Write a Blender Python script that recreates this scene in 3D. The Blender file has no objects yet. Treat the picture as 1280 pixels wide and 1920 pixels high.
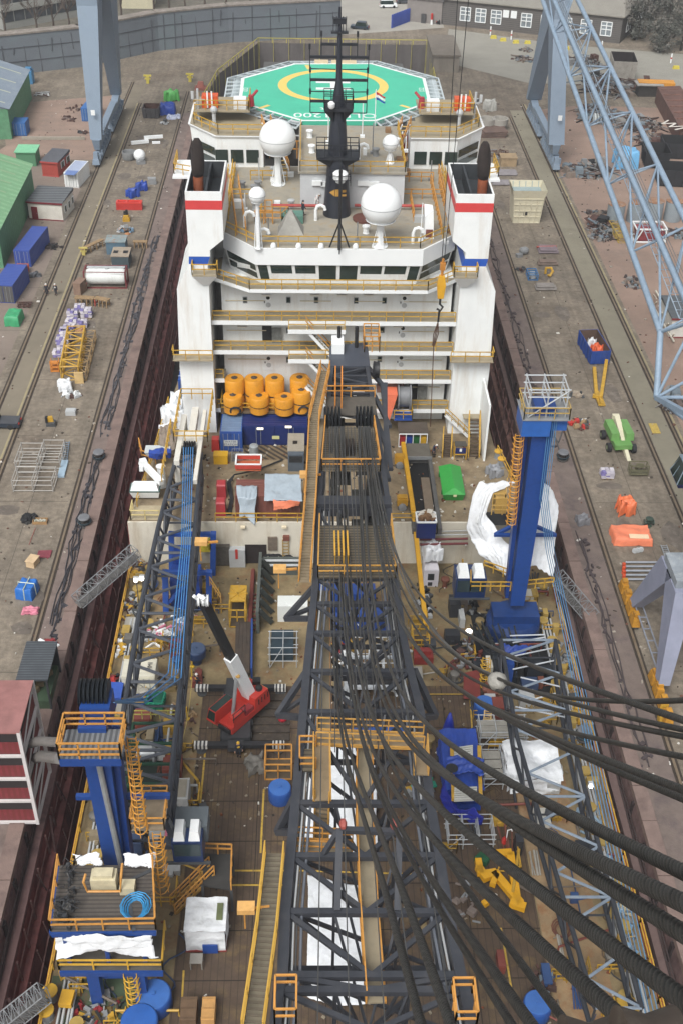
import bpy,bmesh,math,random
from mathutils import Vector as VE,Matrix,noise
random.seed(7)
S=bpy.context.scene
COL=S.collection
R=math.radians
# ------------------------------------------------------------------ camera
FPX,PITCH,YAW,ROLL=2162.0,0.640389,0.0345727,0.0228117
CAM=VE((0,0,74.0))
cf=VE((math.sin(YAW)*math.cos(PITCH),math.cos(YAW)*math.cos(PITCH),-math.sin(PITCH)))
r0=VE((math.cos(YAW),-math.sin(YAW),0))
u0=r0.cross(cf)
cr=math.cos(ROLL)*r0+math.sin(ROLL)*u0
cu=math.cos(ROLL)*u0-math.sin(ROLL)*r0
cam=bpy.data.cameras.new('camera')
cam.sensor_fit='VERTICAL'
cam.sensor_height=36
cam.lens=36*FPX/1920
cam.clip_start=0.3
cam.clip_end=4000
co=bpy.data.objects.new('camera',cam)
COL.objects.link(co)
co.matrix_world=Matrix(((cr.x,cu.x,-cf.x,CAM.x),(cr.y,cu.y,-cf.y,CAM.y),(cr.z,cu.z,-cf.z,CAM.z),(0,0,0,1)))
S.camera=co
# ------------------------------------------------------------------ light: high overcast
W=bpy.data.worlds.new('World')
S.world=W
W.use_nodes=True
nt=W.node_tree
bg=nt.nodes['Background']
sky=nt.nodes.new('ShaderNodeTexSky')
sky.sky_type='NISHITA'
sky.sun_disc=False
sky.sun_elevation=R(52)
sky.sun_rotation=R(205)
sky.dust_density=4.0
sky.air_density=1.0
hs=nt.nodes.new('ShaderNodeHueSaturation')
hs.inputs['Saturation'].default_value=0.16
nt.links.new(sky.outputs[0],hs.inputs['Color'])
nt.links.new(hs.outputs[0],bg.inputs['Color'])
bg.inputs['Strength'].default_value=0.128
sl=bpy.data.lights.new('sun','SUN')
sl.energy=1.8
sl.angle=R(26)
sl.color=(1.0,0.985,0.955)
so=bpy.data.objects.new('sun',sl)
COL.objects.link(so)
sd=VE((math.sin(R(205))*math.cos(R(52)),math.cos(R(205))*math.cos(R(52)),math.sin(R(52))))
so.rotation_euler=(-sd).to_track_quat('-Z','Y').to_euler()
so.location=(0,-30,120)
S.view_settings.view_transform='Standard'
S.view_settings.look='None'
S.view_settings.gamma=1
S.view_settings.exposure=0.40
S.cycles.max_bounces=5
S.cycles.diffuse_bounces=2
# ------------------------------------------------------------------ pixel of the 1280x1920 survey -> point of the place
def ray(x,y):
 return cf+(x-640)/FPX*cr-(y-960)/FPX*cu
def G(x,y,z=0.0):
 d=ray(x,y)
 return CAM+d*((z-CAM.z)/d.z)
def GY(x,y,Y):
 d=ray(x,y)
 return CAM+d*(Y/d.y)
def GX(x,y,X):
 d=ray(x,y)
 return CAM+d*(X/d.x)
def ppm(p):
 return FPX/((VE(p)-CAM).dot(cf))
 # ------------------------------------------------------------------ materials
def lin(h):
 h=h.lstrip('#')
 c=[int(h[i:i+2],16)/255 for i in(0,2,4)]
 return[(v/12.92 if v<=.04045 else((v+.055)/1.055)**2.4)for v in c]
MC={}
def mat(hexc,rough=.6,var=.22,sc=1.2,metal=0.0,dirt=None,damt=0.0,dsc=.5,bump=0.0,bsc=8,k=.86,emit=0,streak=0):
 key=(hexc,rough,var,sc,metal,dirt,damt,dsc,bump,bsc,k,emit,streak)
 if key in MC:
  return MC[key]
 m=bpy.data.materials.new('paint_'+hexc.lstrip('#'))
 m.use_nodes=True
 n=m.node_tree.nodes
 L=m.node_tree.links
 b=n['Principled BSDF']
 c=[v*k for v in lin(hexc)]
 geo=n.new('ShaderNodeNewGeometry')
 t1=n.new('ShaderNodeTexNoise')
 t1.inputs['Scale'].default_value=sc
 t1.inputs['Detail'].default_value=6
 t1.inputs['Roughness'].default_value=.65
 L.new(geo.outputs['Position'],t1.inputs['Vector'])
 mr=n.new('ShaderNodeMapRange')
 mr.inputs['From Min'].default_value=.3
 mr.inputs['From Max'].default_value=.7
 mr.inputs['To Min'].default_value=1-var
 mr.inputs['To Max'].default_value=1+var*.6
 L.new(t1.outputs['Fac'],mr.inputs['Value'])
 mx=n.new('ShaderNodeMix')
 mx.data_type='RGBA'
 mx.blend_type='MULTIPLY'
 mx.inputs['Factor'].default_value=1
 mx.inputs['A'].default_value=(*c,1)
 L.new(mr.outputs[0],mx.inputs['B'])
 out=mx.outputs['Result']
 if dirt:
  t2=n.new('ShaderNodeTexNoise')
  t2.inputs['Scale'].default_value=dsc
  t2.inputs['Detail'].default_value=8
  t2.inputs['Roughness'].default_value=.7
  if streak:
   mp=n.new('ShaderNodeMapping')
   mp.inputs['Scale'].default_value=(1,1,.12)
   L.new(geo.outputs['Position'],mp.inputs['Vector'])
   L.new(mp.outputs[0],t2.inputs['Vector'])
  else:
   L.new(geo.outputs['Position'],t2.inputs['Vector'])
  m2=n.new('ShaderNodeMapRange')
  m2.inputs['From Min'].default_value=.5
  m2.inputs['From Max'].default_value=.72
  m2.inputs['To Min'].default_value=0
  m2.inputs['To Max'].default_value=damt
  L.new(t2.outputs['Fac'],m2.inputs['Value'])
  m3=n.new('ShaderNodeMix')
  m3.data_type='RGBA'
  L.new(m2.outputs[0],m3.inputs['Factor'])
  L.new(out,m3.inputs['A'])
  m3.inputs['B'].default_value=(*[v*k for v in lin(dirt)],1)
  out=m3.outputs['Result']
 L.new(out,b.inputs['Base Color'])
 b.inputs['Roughness'].default_value=rough
 b.inputs['Metallic'].default_value=metal
 if emit:
  L.new(out,b.inputs['Emission Color'])
  b.inputs['Emission Strength'].default_value=emit
 if bump:
  t3=n.new('ShaderNodeTexNoise')
  t3.inputs['Scale'].default_value=bsc
  t3.inputs['Detail'].default_value=5
  L.new(geo.outputs['Position'],t3.inputs['Vector'])
  bp=n.new('ShaderNodeBump')
  bp.inputs['Strength'].default_value=bump
  bp.inputs['Distance'].default_value=.1
  L.new(t3.outputs['Fac'],bp.inputs['Height'])
  L.new(bp.outputs[0],b.inputs['Normal'])
 MC[key]=m
 return m
def banded(hexa,hexb,freq,axis=0,rough=.7,k=.86,thin=.5,dirt=None,damt=.4,diag=False):
 """two-tone stripes across a surface (planks, gratings, corrugation, slabs)"""
 key=('band',hexa,hexb,freq,axis,thin,dirt,diag)
 if key in MC:
  return MC[key]
 m=mat(hexa,rough,.25,1.1,dirt=dirt,damt=damt,k=k,dsc=.63+len(MC)*1e-4)
 m.name='banded_'+hexa.lstrip('#')
 n=m.node_tree.nodes
 L=m.node_tree.links
 b=n['Principled BSDF']
 old=b.inputs['Base Color'].links[0].from_socket
 geo=n.new('ShaderNodeNewGeometry')
 sp=n.new('ShaderNodeSeparateXYZ')
 L.new(geo.outputs['Position'],sp.inputs[0])
 src=sp.outputs[axis]
 if diag:
  ad=n.new('ShaderNodeMath')
  ad.operation='ADD'
  L.new(sp.outputs[0],ad.inputs[0])
  L.new(sp.outputs[1],ad.inputs[1])
  src=ad.outputs[0]
 mu=n.new('ShaderNodeMath')
 mu.operation='MULTIPLY'
 mu.inputs[1].default_value=freq
 L.new(src,mu.inputs[0])
 fr=n.new('ShaderNodeMath')
 fr.operation='FRACT'
 L.new(mu.outputs[0],fr.inputs[0])
 gt=n.new('ShaderNodeMath')
 gt.operation='LESS_THAN'
 gt.inputs[1].default_value=thin
 L.new(fr.outputs[0],gt.inputs[0])
 mx=n.new('ShaderNodeMix')
 mx.data_type='RGBA'
 L.new(gt.outputs[0],mx.inputs['Factor'])
 L.new(old,mx.inputs['A'])
 mx.inputs['B'].default_value=(*[v*k for v in lin(hexb)],1)
 L.new(mx.outputs['Result'],b.inputs['Base Color'])
 MC[key]=m
 return m
WHITE=mat('#f0f3f2',.45,.05,.5,dirt='#b9a58a',damt=.42,dsc=.75,k=.9,streak=1,bump=.12,bsc=.8)
WHITEC=mat('#f2f5f5',.4,.03,.5,k=.86)
TARPW=mat('#eceff2',.5,.08,1.3,dirt='#c3c4c0',damt=.5,dsc=1.1,bump=.9,bsc=2.2,k=.84)
YEL=mat('#cba038',.5,.25,1.5,dirt='#7d5a28',damt=.5,dsc=1.4)
ORY=mat('#cf9447',.5,.2,1.5,dirt='#85602e',damt=.45,dsc=1.4)
BOOM=mat('#3c3f46',.5,.2,.8,dirt='#55504a',damt=.35,dsc=.8)
ROPE=mat('#434341',.5,.4,5,k=.8,dirt='#2c2b29',damt=.7,dsc=3)
BLUE=mat('#21488f',.4,.2,.9,dirt='#152f5c',damt=.6,dsc=.9)
NAVY=mat('#1b2c66',.4,.2,.8)
CBLUE=mat('#2e55a0',.45,.15,.7)
LBLUE=mat('#8fa3b6',.45,.15,.8,dirt='#75838f',damt=.6,dsc=.9)
GBLUE=mat('#8797a8',.5,.1,.4,dirt='#76818c',damt=.4,dsc=.4)
RED=mat('#c03a34',.45,.15,1)
DKRED=mat('#8c2c30',.5,.2,1)
ORANGE=mat('#e8812c',.5,.15,1.4)
FLOAT=mat('#e09a28',.45,.15,1.3,dirt='#8a5a22',damt=.6,dsc=1.3)
GREEN=mat('#3f9a48',.45,.15,1)
DGREEN=mat('#1d4433',.5,.2,1)
TEAL=mat('#239072',.5,.2,1.2)
GREY=mat('#8b8d8e',.6,.15,.8)
LGREY=mat('#b9bcbd',.55,.1,.8)
DGREY=mat('#4c4e50',.6,.2,1)
BLACK=mat('#222325',.55,.25,1)
RUBBER=mat('#26272a',.8,.2,2)
GLASS=mat('#2c3a36',.08,.35,.35)
STEEL=mat('#a9adb0',.4,.2,1,metal=.4)
SCAF=mat('#c4c8ca',.35,.1,1,metal=.3)
RUST=mat('#7a4a34',.8,.35,1.5,dirt='#4d3a34',damt=.7,dsc=1.1)
WOOD=mat('#a18663',.8,.3,2,dirt='#6f5a44',damt=.6,dsc=1.8)
CARD=mat('#c79a5e',.8,.12,1.5)
PINK=mat('#e58fa5',.6,.2,2)
OTARP=mat('#f08a66',.5,.14,1.2,bump=.6,bsc=2.5)
BTARP=mat('#26479f',.5,.2,1.1,bump=.6,bsc=2.5)
GTARP=mat('#a9b6c0',.5,.1,1.1,bump=.5,bsc=2)
SKIN=mat('#c79a80',.6,.1,4)
HAIR=mat('#3b2c22',.8,.1,4)
# ------------------------------------------------------------------ mesh builder (world coordinates; obj() makes them local to the parent)
# XF enlarges the superstructure about the camera point, which moves it back and down
XF=[None]
XS,XZ=1.052,-3.848
def X5(p):
 return VE((p[0]*XS,p[1]*XS,p[2]*XS+XZ))
class B:
 def __init__(s):
  s.cuts=[]
  s.v=[]
  s.f=[]
  s.mi=[]
  s.m=0
 def face(s,idx):
  s.f.append(tuple(idx))
  s.mi.append(s.m)
 def cut(s):
  """what follows is a separate piece"""
  if s.f and(not s.cuts or s.cuts[-1]!=len(s.f)):
   s.cuts.append(len(s.f))
  return s
 def add(s,pts):
  i=len(s.v)
  s.v+=[tuple(p)for p in pts]
  return i
 def poly(s,pts):
  i=s.add(pts)
  s.face(range(i,i+len(pts)))
  return s
 def hexa(s,p):
  i=s.add(p)
  for q in((3,2,1,0),(4,5,6,7),(0,1,5,4),(1,2,6,5),(2,3,7,6),(3,0,4,7)):
   s.face([i+k for k in q])
  return s
 def box(s,c,d,rz=0,tap=1.0,tapy=None):
  """c = centre of the bottom"""
  tapy=tap if tapy is None else tapy
  x,y,z=d[0]/2,d[1]/2,d[2]
  ca,sa=math.cos(rz),math.sin(rz)
  P=[]
  for zz,tx,ty in((0,1,1),(z,tap,tapy)):
   for a,b2 in((-x,-y),(x,-y),(x,y),(-x,y)):
    a*=tx
    b2*=ty
    P.append((c[0]+a*ca-b2*sa,c[1]+a*sa+b2*ca,c[2]+zz))
  return s.hexa(P)
 def bb(s,x0,x1,y0,y1,z0,z1):
  return s.hexa([(x0,y0,z0),(x1,y0,z0),(x1,y1,z0),(x0,y1,z0),(x0,y0,z1),(x1,y0,z1),(x1,y1,z1),(x0,y1,z1)])
 def bar(s,p,q,w=.1,h=None):
  p,q=VE(p),VE(q)
  h=w if h is None else h
  d=q-p
  if d.length<1e-6:
   return s
  d.normalize()
  a=d.cross(VE((0,0,1)))
  if a.length<1e-3:
   a=VE((1,0,0))
  a.normalize()
  b2=a.cross(d)
  a*=w/2
  b2*=h/2
  return s.hexa([p-a-b2,p+a-b2,p+a+b2,p-a+b2,q-a-b2,q+a-b2,q+a+b2,q-a+b2])
 def tube(s,p,q,r,n=8,r2=None):
  return s.path([p,q],[r,r if r2 is None else r2],n)
 def path(s,pts,r,n=6,cap=True):
  pts=[VE(p)for p in pts]
  rs=r if isinstance(r,(list,tuple))else[r]*len(pts)
  prev=None
  rings=[]
  for k,p in enumerate(pts):
   d=(pts[min(k+1,len(pts)-1)]-pts[max(k-1,0)])
   if d.length<1e-9:
    d=VE((0,0,1))
   d.normalize()
   if prev is None:
    a=d.cross(VE((0,0,1)))
    if a.length<1e-2:
     a=VE((1,0,0))
   else:
    a=prev-d*prev.dot(d)
   a.normalize()
   prev=a
   b2=d.cross(a)
   rings.append(s.add([p+(a*math.cos(t*2*math.pi/n)+b2*math.sin(t*2*math.pi/n))*rs[k]for t in range(n)]))
  for k in range(len(rings)-1):
   for t in range(n):
    u=(t+1)%n
    s.face((rings[k]+t,rings[k]+u,rings[k+1]+u,rings[k+1]+t))
  if cap:
   s.face([rings[0]+t for t in range(n)][::-1])
   s.face([rings[-1]+t for t in range(n)])
  return s
 def lathe(s,c,prof,n=20,axis=None):
  c=VE(c)
  A=VE(axis or(0,0,1)).normalized()
  X=A.cross(VE((0,1,0)))
  if X.length<1e-3:
   X=A.cross(VE((1,0,0)))
  X.normalize()
  Y=A.cross(X)
  rings=[s.add([c+A*z+(X*math.cos(t*2*math.pi/n)+Y*math.sin(t*2*math.pi/n))*r for t in range(n)])for r,z in prof]
  for k in range(len(rings)-1):
   for t in range(n):
    u=(t+1)%n
    s.face((rings[k]+t,rings[k]+u,rings[k+1]+u,rings[k+1]+t))
  s.face([rings[0]+t for t in range(n)][::-1])
  s.face([rings[-1]+t for t in range(n)])
  return s
 def prism(s,pl,z0,z1):
  return s.loft([(p[0],p[1],z0)for p in pl],[(p[0],p[1],z1)for p in pl])
 def loft(s,a,b2,caps=True):
  n=len(a)
  i=s.add(a)
  j=s.add(b2)
  for t in range(n):
   u=(t+1)%n
   s.face((i+t,i+u,j+u,j+t))
  if caps:
   s.face([i+t for t in range(n)][::-1])
   s.face([j+t for t in range(n)])
  return s
 def ball(s,c,r,n=12,sq=1.0):
  prof=[(max(.001,r*math.sin(math.pi*k/n)),-r*sq*math.cos(math.pi*k/n))for k in range(n+1)]
  return s.lathe(c,prof,n*2)
 def grid(s,fn,nu,nv):
  i=s.add([fn(a/nu,b2/nv)for b2 in range(nv+1)for a in range(nu+1)])
  for b2 in range(nv):
   for a in range(nu):
    k=i+b2*(nu+1)+a
    s.face((k,k+1,k+nu+2,k+nu+1))
  return s
 def rail(s,pts,h=1.1,step=1.7,w=.075,bars=(1.0,.55),z=None,close=False):
  pts=[VE(p)for p in pts]
  if close:
   pts.append(pts[0])
  for p,q in zip(pts,pts[1:]):
   for b2 in bars:
    s.bar(p+VE((0,0,h*b2)),q+VE((0,0,h*b2)),w)
   n=max(1,round((q-p).length/step))
   for k in range(n+1):
    a=p.lerp(q,k/n)
    s.bar(a,a+VE((0,0,h)),w)
  return s
 def obj(s,name,m,parent=None,smooth=False,**kw):
  if s.cuts:
   first=None
   e=[0]+[c for c in s.cuts if c<len(s.f)]+[len(s.f)]
   for i,j in zip(e,e[1:]):
    q=B()
    lo=min(min(f)for f in s.f[i:j])
    hi=max(max(f)for f in s.f[i:j])+1
    q.v=s.v[lo:hi]
    q.f=[tuple(k-lo for k in f)for f in s.f[i:j]]
    q.mi=s.mi[i:j]
    o=q.obj(name,m,parent,smooth,**kw)
    first=first or o
   return first
  if XF[0]:
   s.v=[X5(v)for v in s.v]
  me=bpy.data.meshes.new(name)
  off=VE((0,0,0))
  p=parent
  while p is not None:
   off+=p.location
   p=p.parent
  me.from_pydata([tuple(VE(v)-off)for v in s.v],[],s.f)
  for mm in(m if isinstance(m,(list,tuple))else[m]):
   me.materials.append(mm)
  me.polygons.foreach_set('material_index',s.mi)
  if smooth:
   me.polygons.foreach_set('use_smooth',[True]*len(s.f))
  bm=bmesh.new()
  bm.from_mesh(me)
  bmesh.ops.recalc_face_normals(bm,faces=bm.faces)
  bm.to_mesh(me)
  bm.free()
  o=bpy.data.objects.new(name,me)
  COL.objects.link(o)
  if parent is not None:
   o.parent=parent
  if smooth=='auto':
   me.set_sharp_from_angle(angle=R(40))
  for k2,v2 in kw.items():
   o[k2]=v2
  return o
def tag(o,label,cat,group=None):
 o['label']=label
 o['category']=cat
 if group:
  o['group']=group
 return o
def thing(name,label,cat,loc,group=None):
 o=bpy.data.objects.new(name,None)
 o.empty_display_size=.3
 COL.objects.link(o)
 o.location=VE(loc)
 return tag(o,label,cat,group)
def struct(o):
 o['kind']='structure'
 return o
def dup(root,loc,rz=0,label=None):
 r=root.copy()
 COL.objects.link(r)
 r.location=VE(loc)
 r.rotation_euler=(0,0,rz)
 if label:
  r['label']=label
 for ch in list(root.children):
  c=ch.copy()
  COL.objects.link(c)
  c.parent=r
  for g in list(ch.children):
   d=g.copy()
   COL.objects.link(d)
   d.parent=c
 return r
def turn(root,rz):
 root.rotation_euler=(0,0,rz)
 return root
def text_mesh(txt,size,name,m,parent,origin,xdir,ydir,depth=.01,align='CENTER',label=None):
 """lettering laid on a surface: origin = centre, xdir = reading direction, ydir = up of the letters (world)"""
 cu_=bpy.data.curves.new(name,'FONT')
 cu_.body=txt
 cu_.size=size
 cu_.align_x=align
 cu_.align_y='CENTER'
 cu_.extrude=depth/2
 tmp=bpy.data.objects.new(name,cu_)
 COL.objects.link(tmp)
 bpy.context.view_layer.update()
 dg=bpy.context.evaluated_depsgraph_get()
 me=bpy.data.meshes.new_from_object(tmp.evaluated_get(dg))
 bpy.data.objects.remove(tmp)
 X=VE(xdir).normalized()
 Y=VE(ydir).normalized()
 Z=X.cross(Y)
 off=VE((0,0,0))
 p=parent
 while p is not None:
  off+=p.location
  p=p.parent
 O=VE(origin)
 for v in me.vertices:
  c=v.co.copy()
  q=O+X*c.x+Y*c.y+Z*c.z
  v.co=(X5(q)if XF[0]else q)-off
 me.materials.clear()
 me.materials.append(m)
 me.name=name
 o=bpy.data.objects.new(name,me)
 COL.objects.link(o)
 o.parent=parent
 return o
 # ================================================================== SETTING
def ground_mat():
 m=mat('#8c8172',.85,.2,.09,dirt='#65574a',damt=.85,dsc=.06,bump=.3,bsc=3)
 n=m.node_tree.nodes
 L=m.node_tree.links
 b=n['Principled BSDF']
 src=b.inputs['Base Color'].links[0].from_socket
 geo=n.new('ShaderNodeNewGeometry')
 for sc,lo,hi,a,bb_ in((1.7,.35,.7,.76,1.14),(.35,.35,.65,.8,1.1),(9,.3,.7,.8,1.14)):
  t=n.new('ShaderNodeTexNoise')
  t.inputs['Scale'].default_value=sc
  t.inputs['Detail'].default_value=7
  L.new(geo.outputs['Position'],t.inputs['Vector'])
  r=n.new('ShaderNodeMapRange')
  r.inputs['From Min'].default_value=lo
  r.inputs['From Max'].default_value=hi
  r.inputs['To Min'].default_value=a
  r.inputs['To Max'].default_value=bb_
  L.new(t.outputs['Fac'],r.inputs['Value'])
  x=n.new('ShaderNodeMix')
  x.data_type='RGBA'
  x.blend_type='MULTIPLY'
  x.inputs['Factor'].default_value=1
  L.new(src,x.inputs['A'])
  L.new(r.outputs[0],x.inputs['B'])
  src=x.outputs['Result']
  # tyre and oil tracks running along the quay
 mp=n.new('ShaderNodeMapping')
 mp.inputs['Scale'].default_value=(1.2,.045,1)
 L.new(geo.outputs['Position'],mp.inputs['Vector'])
 t=n.new('ShaderNodeTexNoise')
 t.inputs['Scale'].default_value=1
 t.inputs['Detail'].default_value=5
 L.new(mp.outputs[0],t.inputs['Vector'])
 r=n.new('ShaderNodeMapRange')
 r.inputs['From Min'].default_value=.35
 r.inputs['From Max'].default_value=.65
 r.inputs['To Min'].default_value=.87
 r.inputs['To Max'].default_value=1.08
 L.new(t.outputs['Fac'],r.inputs['Value'])
 x=n.new('ShaderNodeMix')
 x.data_type='RGBA'
 x.blend_type='MULTIPLY'
 x.inputs['Factor'].default_value=1
 L.new(src,x.inputs['A'])
 L.new(r.outputs[0],x.inputs['B'])
 L.new(x.outputs['Result'],b.inputs['Base Color'])
 return m
GM=ground_mat()
DL,DR=-22.3,26.5
b=B()
b.poly([(-700,-60,0),(DL,-60,0),(DL,236,0),(-20,258,0),(-12.2,284,0),(-12.2,900,0),(-700,900,0)])
b.poly([(DR,-60,0),(700,-60,0),(700,900,0),(27.5,900,0),(27.5,284,0),(DR,240,0)])
b.poly([(-12.2,284,0),(27.5,284,0),(27.5,900,0),(-12.2,900,0)])
struct(b.obj('quay_ground',GM))
def sheet(name,pts,m,z=.004):
 return struct(B().poly([(p[0],p[1],z)for p in pts]).obj(name,m))
BRICK=mat('#9c8577',.9,.2,.12,dirt='#7d6f66',damt=.8,dsc=.13,bump=.3,bsc=5)
sheet('pavement',[(44.7,95),(140,95),(140,232),(56,240),(44.7,236)],BRICK)
sheet('pavement',[(-39.0,205),(-39.2,243),(-62,236),(-56,212),(-58,205)],BRICK)
sheet('pavement',[(-39.0,118),(-39.0,203),(-60,203),(-60,118)],mat('#877a70',.9,.2,.14,dirt='#74665c',damt=.8,dsc=.17,bump=.3,bsc=5))
sheet('road',[(40.45,30),(43.1,30),(43.1,236),(40.45,236)],mat('#8b8574',.9,.14,.2,dirt='#766f60',damt=.6,dsc=.3))
sheet('road',[(-37.2,30),(-34.9,30),(-34.9,250),(-37.2,250)],mat('#837a6a',.9,.14,.21,dirt='#71685a',damt=.6,dsc=.31))
sheet('pavement',[(DL-3.0,20),(DL-1.1,20),(DL-1.1,232),(DL-3.0,232)],mat('#7f7069',.9,.25,.5,dirt='#5b4f4a',damt=.8,dsc=.4,bump=.3))
sheet('pavement',[(DR+.9,20),(DR+3.7,20),(DR+3.7,236),(DR+.9,236)],mat('#776a63',.9,.25,.5,dirt='#52474a',damt=.8,dsc=.4,bump=.3))
sheet('street',[(30,270),(47,255),(75,252),(110,244),(170,225),(170,262),(95,277),(60,286),(34,299)],mat('#9a978d',.9,.12,.2))
sheet('street',[(7.5,292),(33,300),(33,420),(-10,420),(-8,300)],mat('#a5a198',.9,.12,.15),.008)
# ---- drydock: walls are stepped masonry with rusty stains, floor far below
WL=mat('#935d59',.75,.5,.7,dirt='#6a4a48',damt=1.0,dsc=.35,bump=.4,bsc=3,streak=1)
WR=mat('#86655c',.8,.5,.7,dirt='#5c4a45',damt=1.0,dsc=.35,bump=.4,bsc=3,streak=1)
WU=mat('#77605d',.85,.45,1.4,dirt='#40302f',damt=.9,dsc=.8,bump=.8,bsc=4)
COPE=mat('#857169',.85,.25,.6,dirt='#5e4e4a',damt=.8,dsc=.5,bump=.3)
struct(B().bb(-22,28,-60,284,-12,-11.5).obj('dock_floor',mat('#2f2827',.7,.3,.3)))
def dock_wall(side,label):
 x=DL if side<0 else DR
 s=-side # towards the dock
 w=thing('dock_wall',label,'dock wall',(x,80,-11))
 Y0,Y1=15,236 if side<0 else 240
 def ex(name,prof,m,y0=Y0,y1=Y1):
  n=60
  bb_=B()
  rr=random.Random(3)
  rows=[]
  for k in range(n+1):
   y=y0+(y1-y0)*k/n
   rows.append(bb_.add([(x+s*(px_+rr.uniform(-.03,.03)),y,pz)for px_,pz in prof]))
  for k in range(n):
   for t in range(len(prof)-1):
    bb_.face((rows[k]+t,rows[k]+t+1,rows[k+1]+t+1,rows[k+1]+t))
  return bb_.obj(name,m,w)
  # coping stones as individual blocks
 bb_=B()
 y=Y0
 rr=random.Random(5)
 while y<Y1-4:
  l=rr.uniform(3.5,6.5)
  bb_.bb(min(x-side*0+side*1.05,x-side*.12),max(x+side*1.05,x-side*.12),y+.04,min(y+l,Y1)-.04,-.4,.22+rr.uniform(-.05,.05))
  y+=l
 bb_.obj('coping',COPE,w)
 ex('upper_face',[(0.0,.0),(0.02,-.5),(.1,-1.2),(.12,-2.6)],WU)
 ex('ledge',[(.12,-2.6),(.9,-2.65),(.92,-3.1)],mat('#8d6f6c' if side<0 else '#77635f',.85,.3,.6,dirt='#3c3030',damt=.8,dsc=.6))
 ex('lower_face',[(.92,-3.1),(1.0,-5.6),(1.5,-5.65),(1.55,-5.9)],WL if side<0 else WR)
 ex('battered_face',[(1.55,-5.9),(2.3,-11.5)],WL if side<0 else WR)
 bb_=B()
 y=Y0+1
 while y<Y1-1:
  bb_.bar((x+s*1.0,y,-3.2),(x+s*1.08,y,-5.55),.16)
  bb_.bar((x+s*1.58,y,-5.95),(x+s*2.3,y,-11.4),.14)
  y+=rr.uniform(2.2,3.4)
 for zz,xx in((-4.4,1.02),(-7.6,1.86),(-9.4,2.12)):
  bb_.bar((x+s*xx,Y0,zz),(x+s*xx,Y1,zz),.12)
 bb_.obj('wall_rib',mat('#8d6a64',.8,.35,.8,dirt='#5a4340',damt=.7,dsc=1),w)
 # timber fenders, ladders and pipes on the face
 bb_=B()
 y=Y0+4
 while y<Y1-3:
  bb_.bb(x+s*.12-.12,x+s*.12+.16,y,y+rr.uniform(.3,.5),-2.55,-.6)
  y+=rr.uniform(2.4,5)
 bb_.obj('fender_timber',mat('#332a2a',.9,.4,2),w)
 for y in[44,60,69,88,104,121,140,160,185,210]:
  y+=side*3
  bb_=B()
  xx=x+s*1.08
  bb_.bar((xx+s*1.0,y,-10.6),(xx,y+4.5,-3.0),.16)
  bb_.bar((xx+s*1.0,y,-10.6),(xx+s*.0,y-1.2,-3.0),.1)
  bb_.obj('side_shore',mat('#5e4644',.8,.3,2),w)
 bb_=B()
 for zz,rad in((-2.35,.09),(-1.7,.06)):
  bb_.path([(x+s*(.3+.05*math.sin(k)),Y0+(Y1-Y0)*k/50,zz+.12*math.sin(k*1.7))for k in range(51)],rad,6)
 bb_.obj('service_pipe',mat('#4a3f3e',.6,.3,2),w)
 return w
dock_wall(-1,'long reddish brown stepped dock wall left of the ship with light coping stones')
dock_wall(1,'long dark brown stepped dock wall right of the ship with stained coping')
hw=thing('dock_wall','grey end wall of the dry dock behind the helideck with yellow pipes down it','dock wall',(7,284,-11))
HP=[(-22.3,236),(-20,258),(-12.2,284),(27.5,284),(26.5,240)]
b=B()
for p,q in zip(HP,HP[1:]):
 b.poly([(p[0],p[1],0),(q[0],q[1],0),(q[0],q[1],-11.5),(p[0],p[1],-11.5)])
b.obj('end_face',mat('#6d6866',.85,.2,.3,dirt='#4f4a48',damt=.7,dsc=.25,streak=1),hw)
b=B()
for p,q in zip(HP,HP[1:]):
 p,q=VE((*p,0)),VE((*q,0))
 n=int((q-p).length/3.4)
 inn=VE((3,262,0))-(p+q)/2
 inn=inn.normalized()*.25
 for k in range(n+1):
  a=p.lerp(q,k/n)+inn
  b.tube(a+VE((0,0,.9)),a+VE((0,0,-8.5)),.08,5)
b.obj('drop_pipe',mat('#b9b06a',.6,.2,1),hw)
b=B().rail([(p[0],p[1],0)for p in HP],1.1,3.4,.13,bars=(1.0,))
b.obj('safety_rail',mat('#c9bd55',.6,.15,1),hw)
b=B()
for y in range(62,240,13):
 for x0,x1 in((-34,-26),(31.2,39.4),(-60,-38.2)):
  b.poly([(x0,y,.005),(x1,y,.005),(x1,y+.09,.005),(x0,y+.09,.005)])
for x in(-30,35.5):
 b.poly([(x,60,.006),(x+.07,60,.006),(x+.07,236,.006),(x,236,.006)])
struct(b.obj('pavement',mat('#5f574e',.9,.3,.8)))
b=B()
rr=random.Random(77)
for k in range(26):
 x,y=rr.choice((-30,35))+rr.uniform(-4,3.5),rr.uniform(66,225)
 n_=9
 s1,s2=rr.uniform(.5,1.6),rr.uniform(.6,2.4)
 b.poly([(x+math.cos(a*6.28/n_)*s1*rr.uniform(.8,1.2),y+math.sin(a*6.28/n_)*s2*rr.uniform(.8,1.2),.012+.0015*k)for a in range(n_)])
struct(b.obj('pavement',mat('#6c635a',.8,.3,.6,dirt='#8f867a',damt=.9,dsc=.8)))
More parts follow.
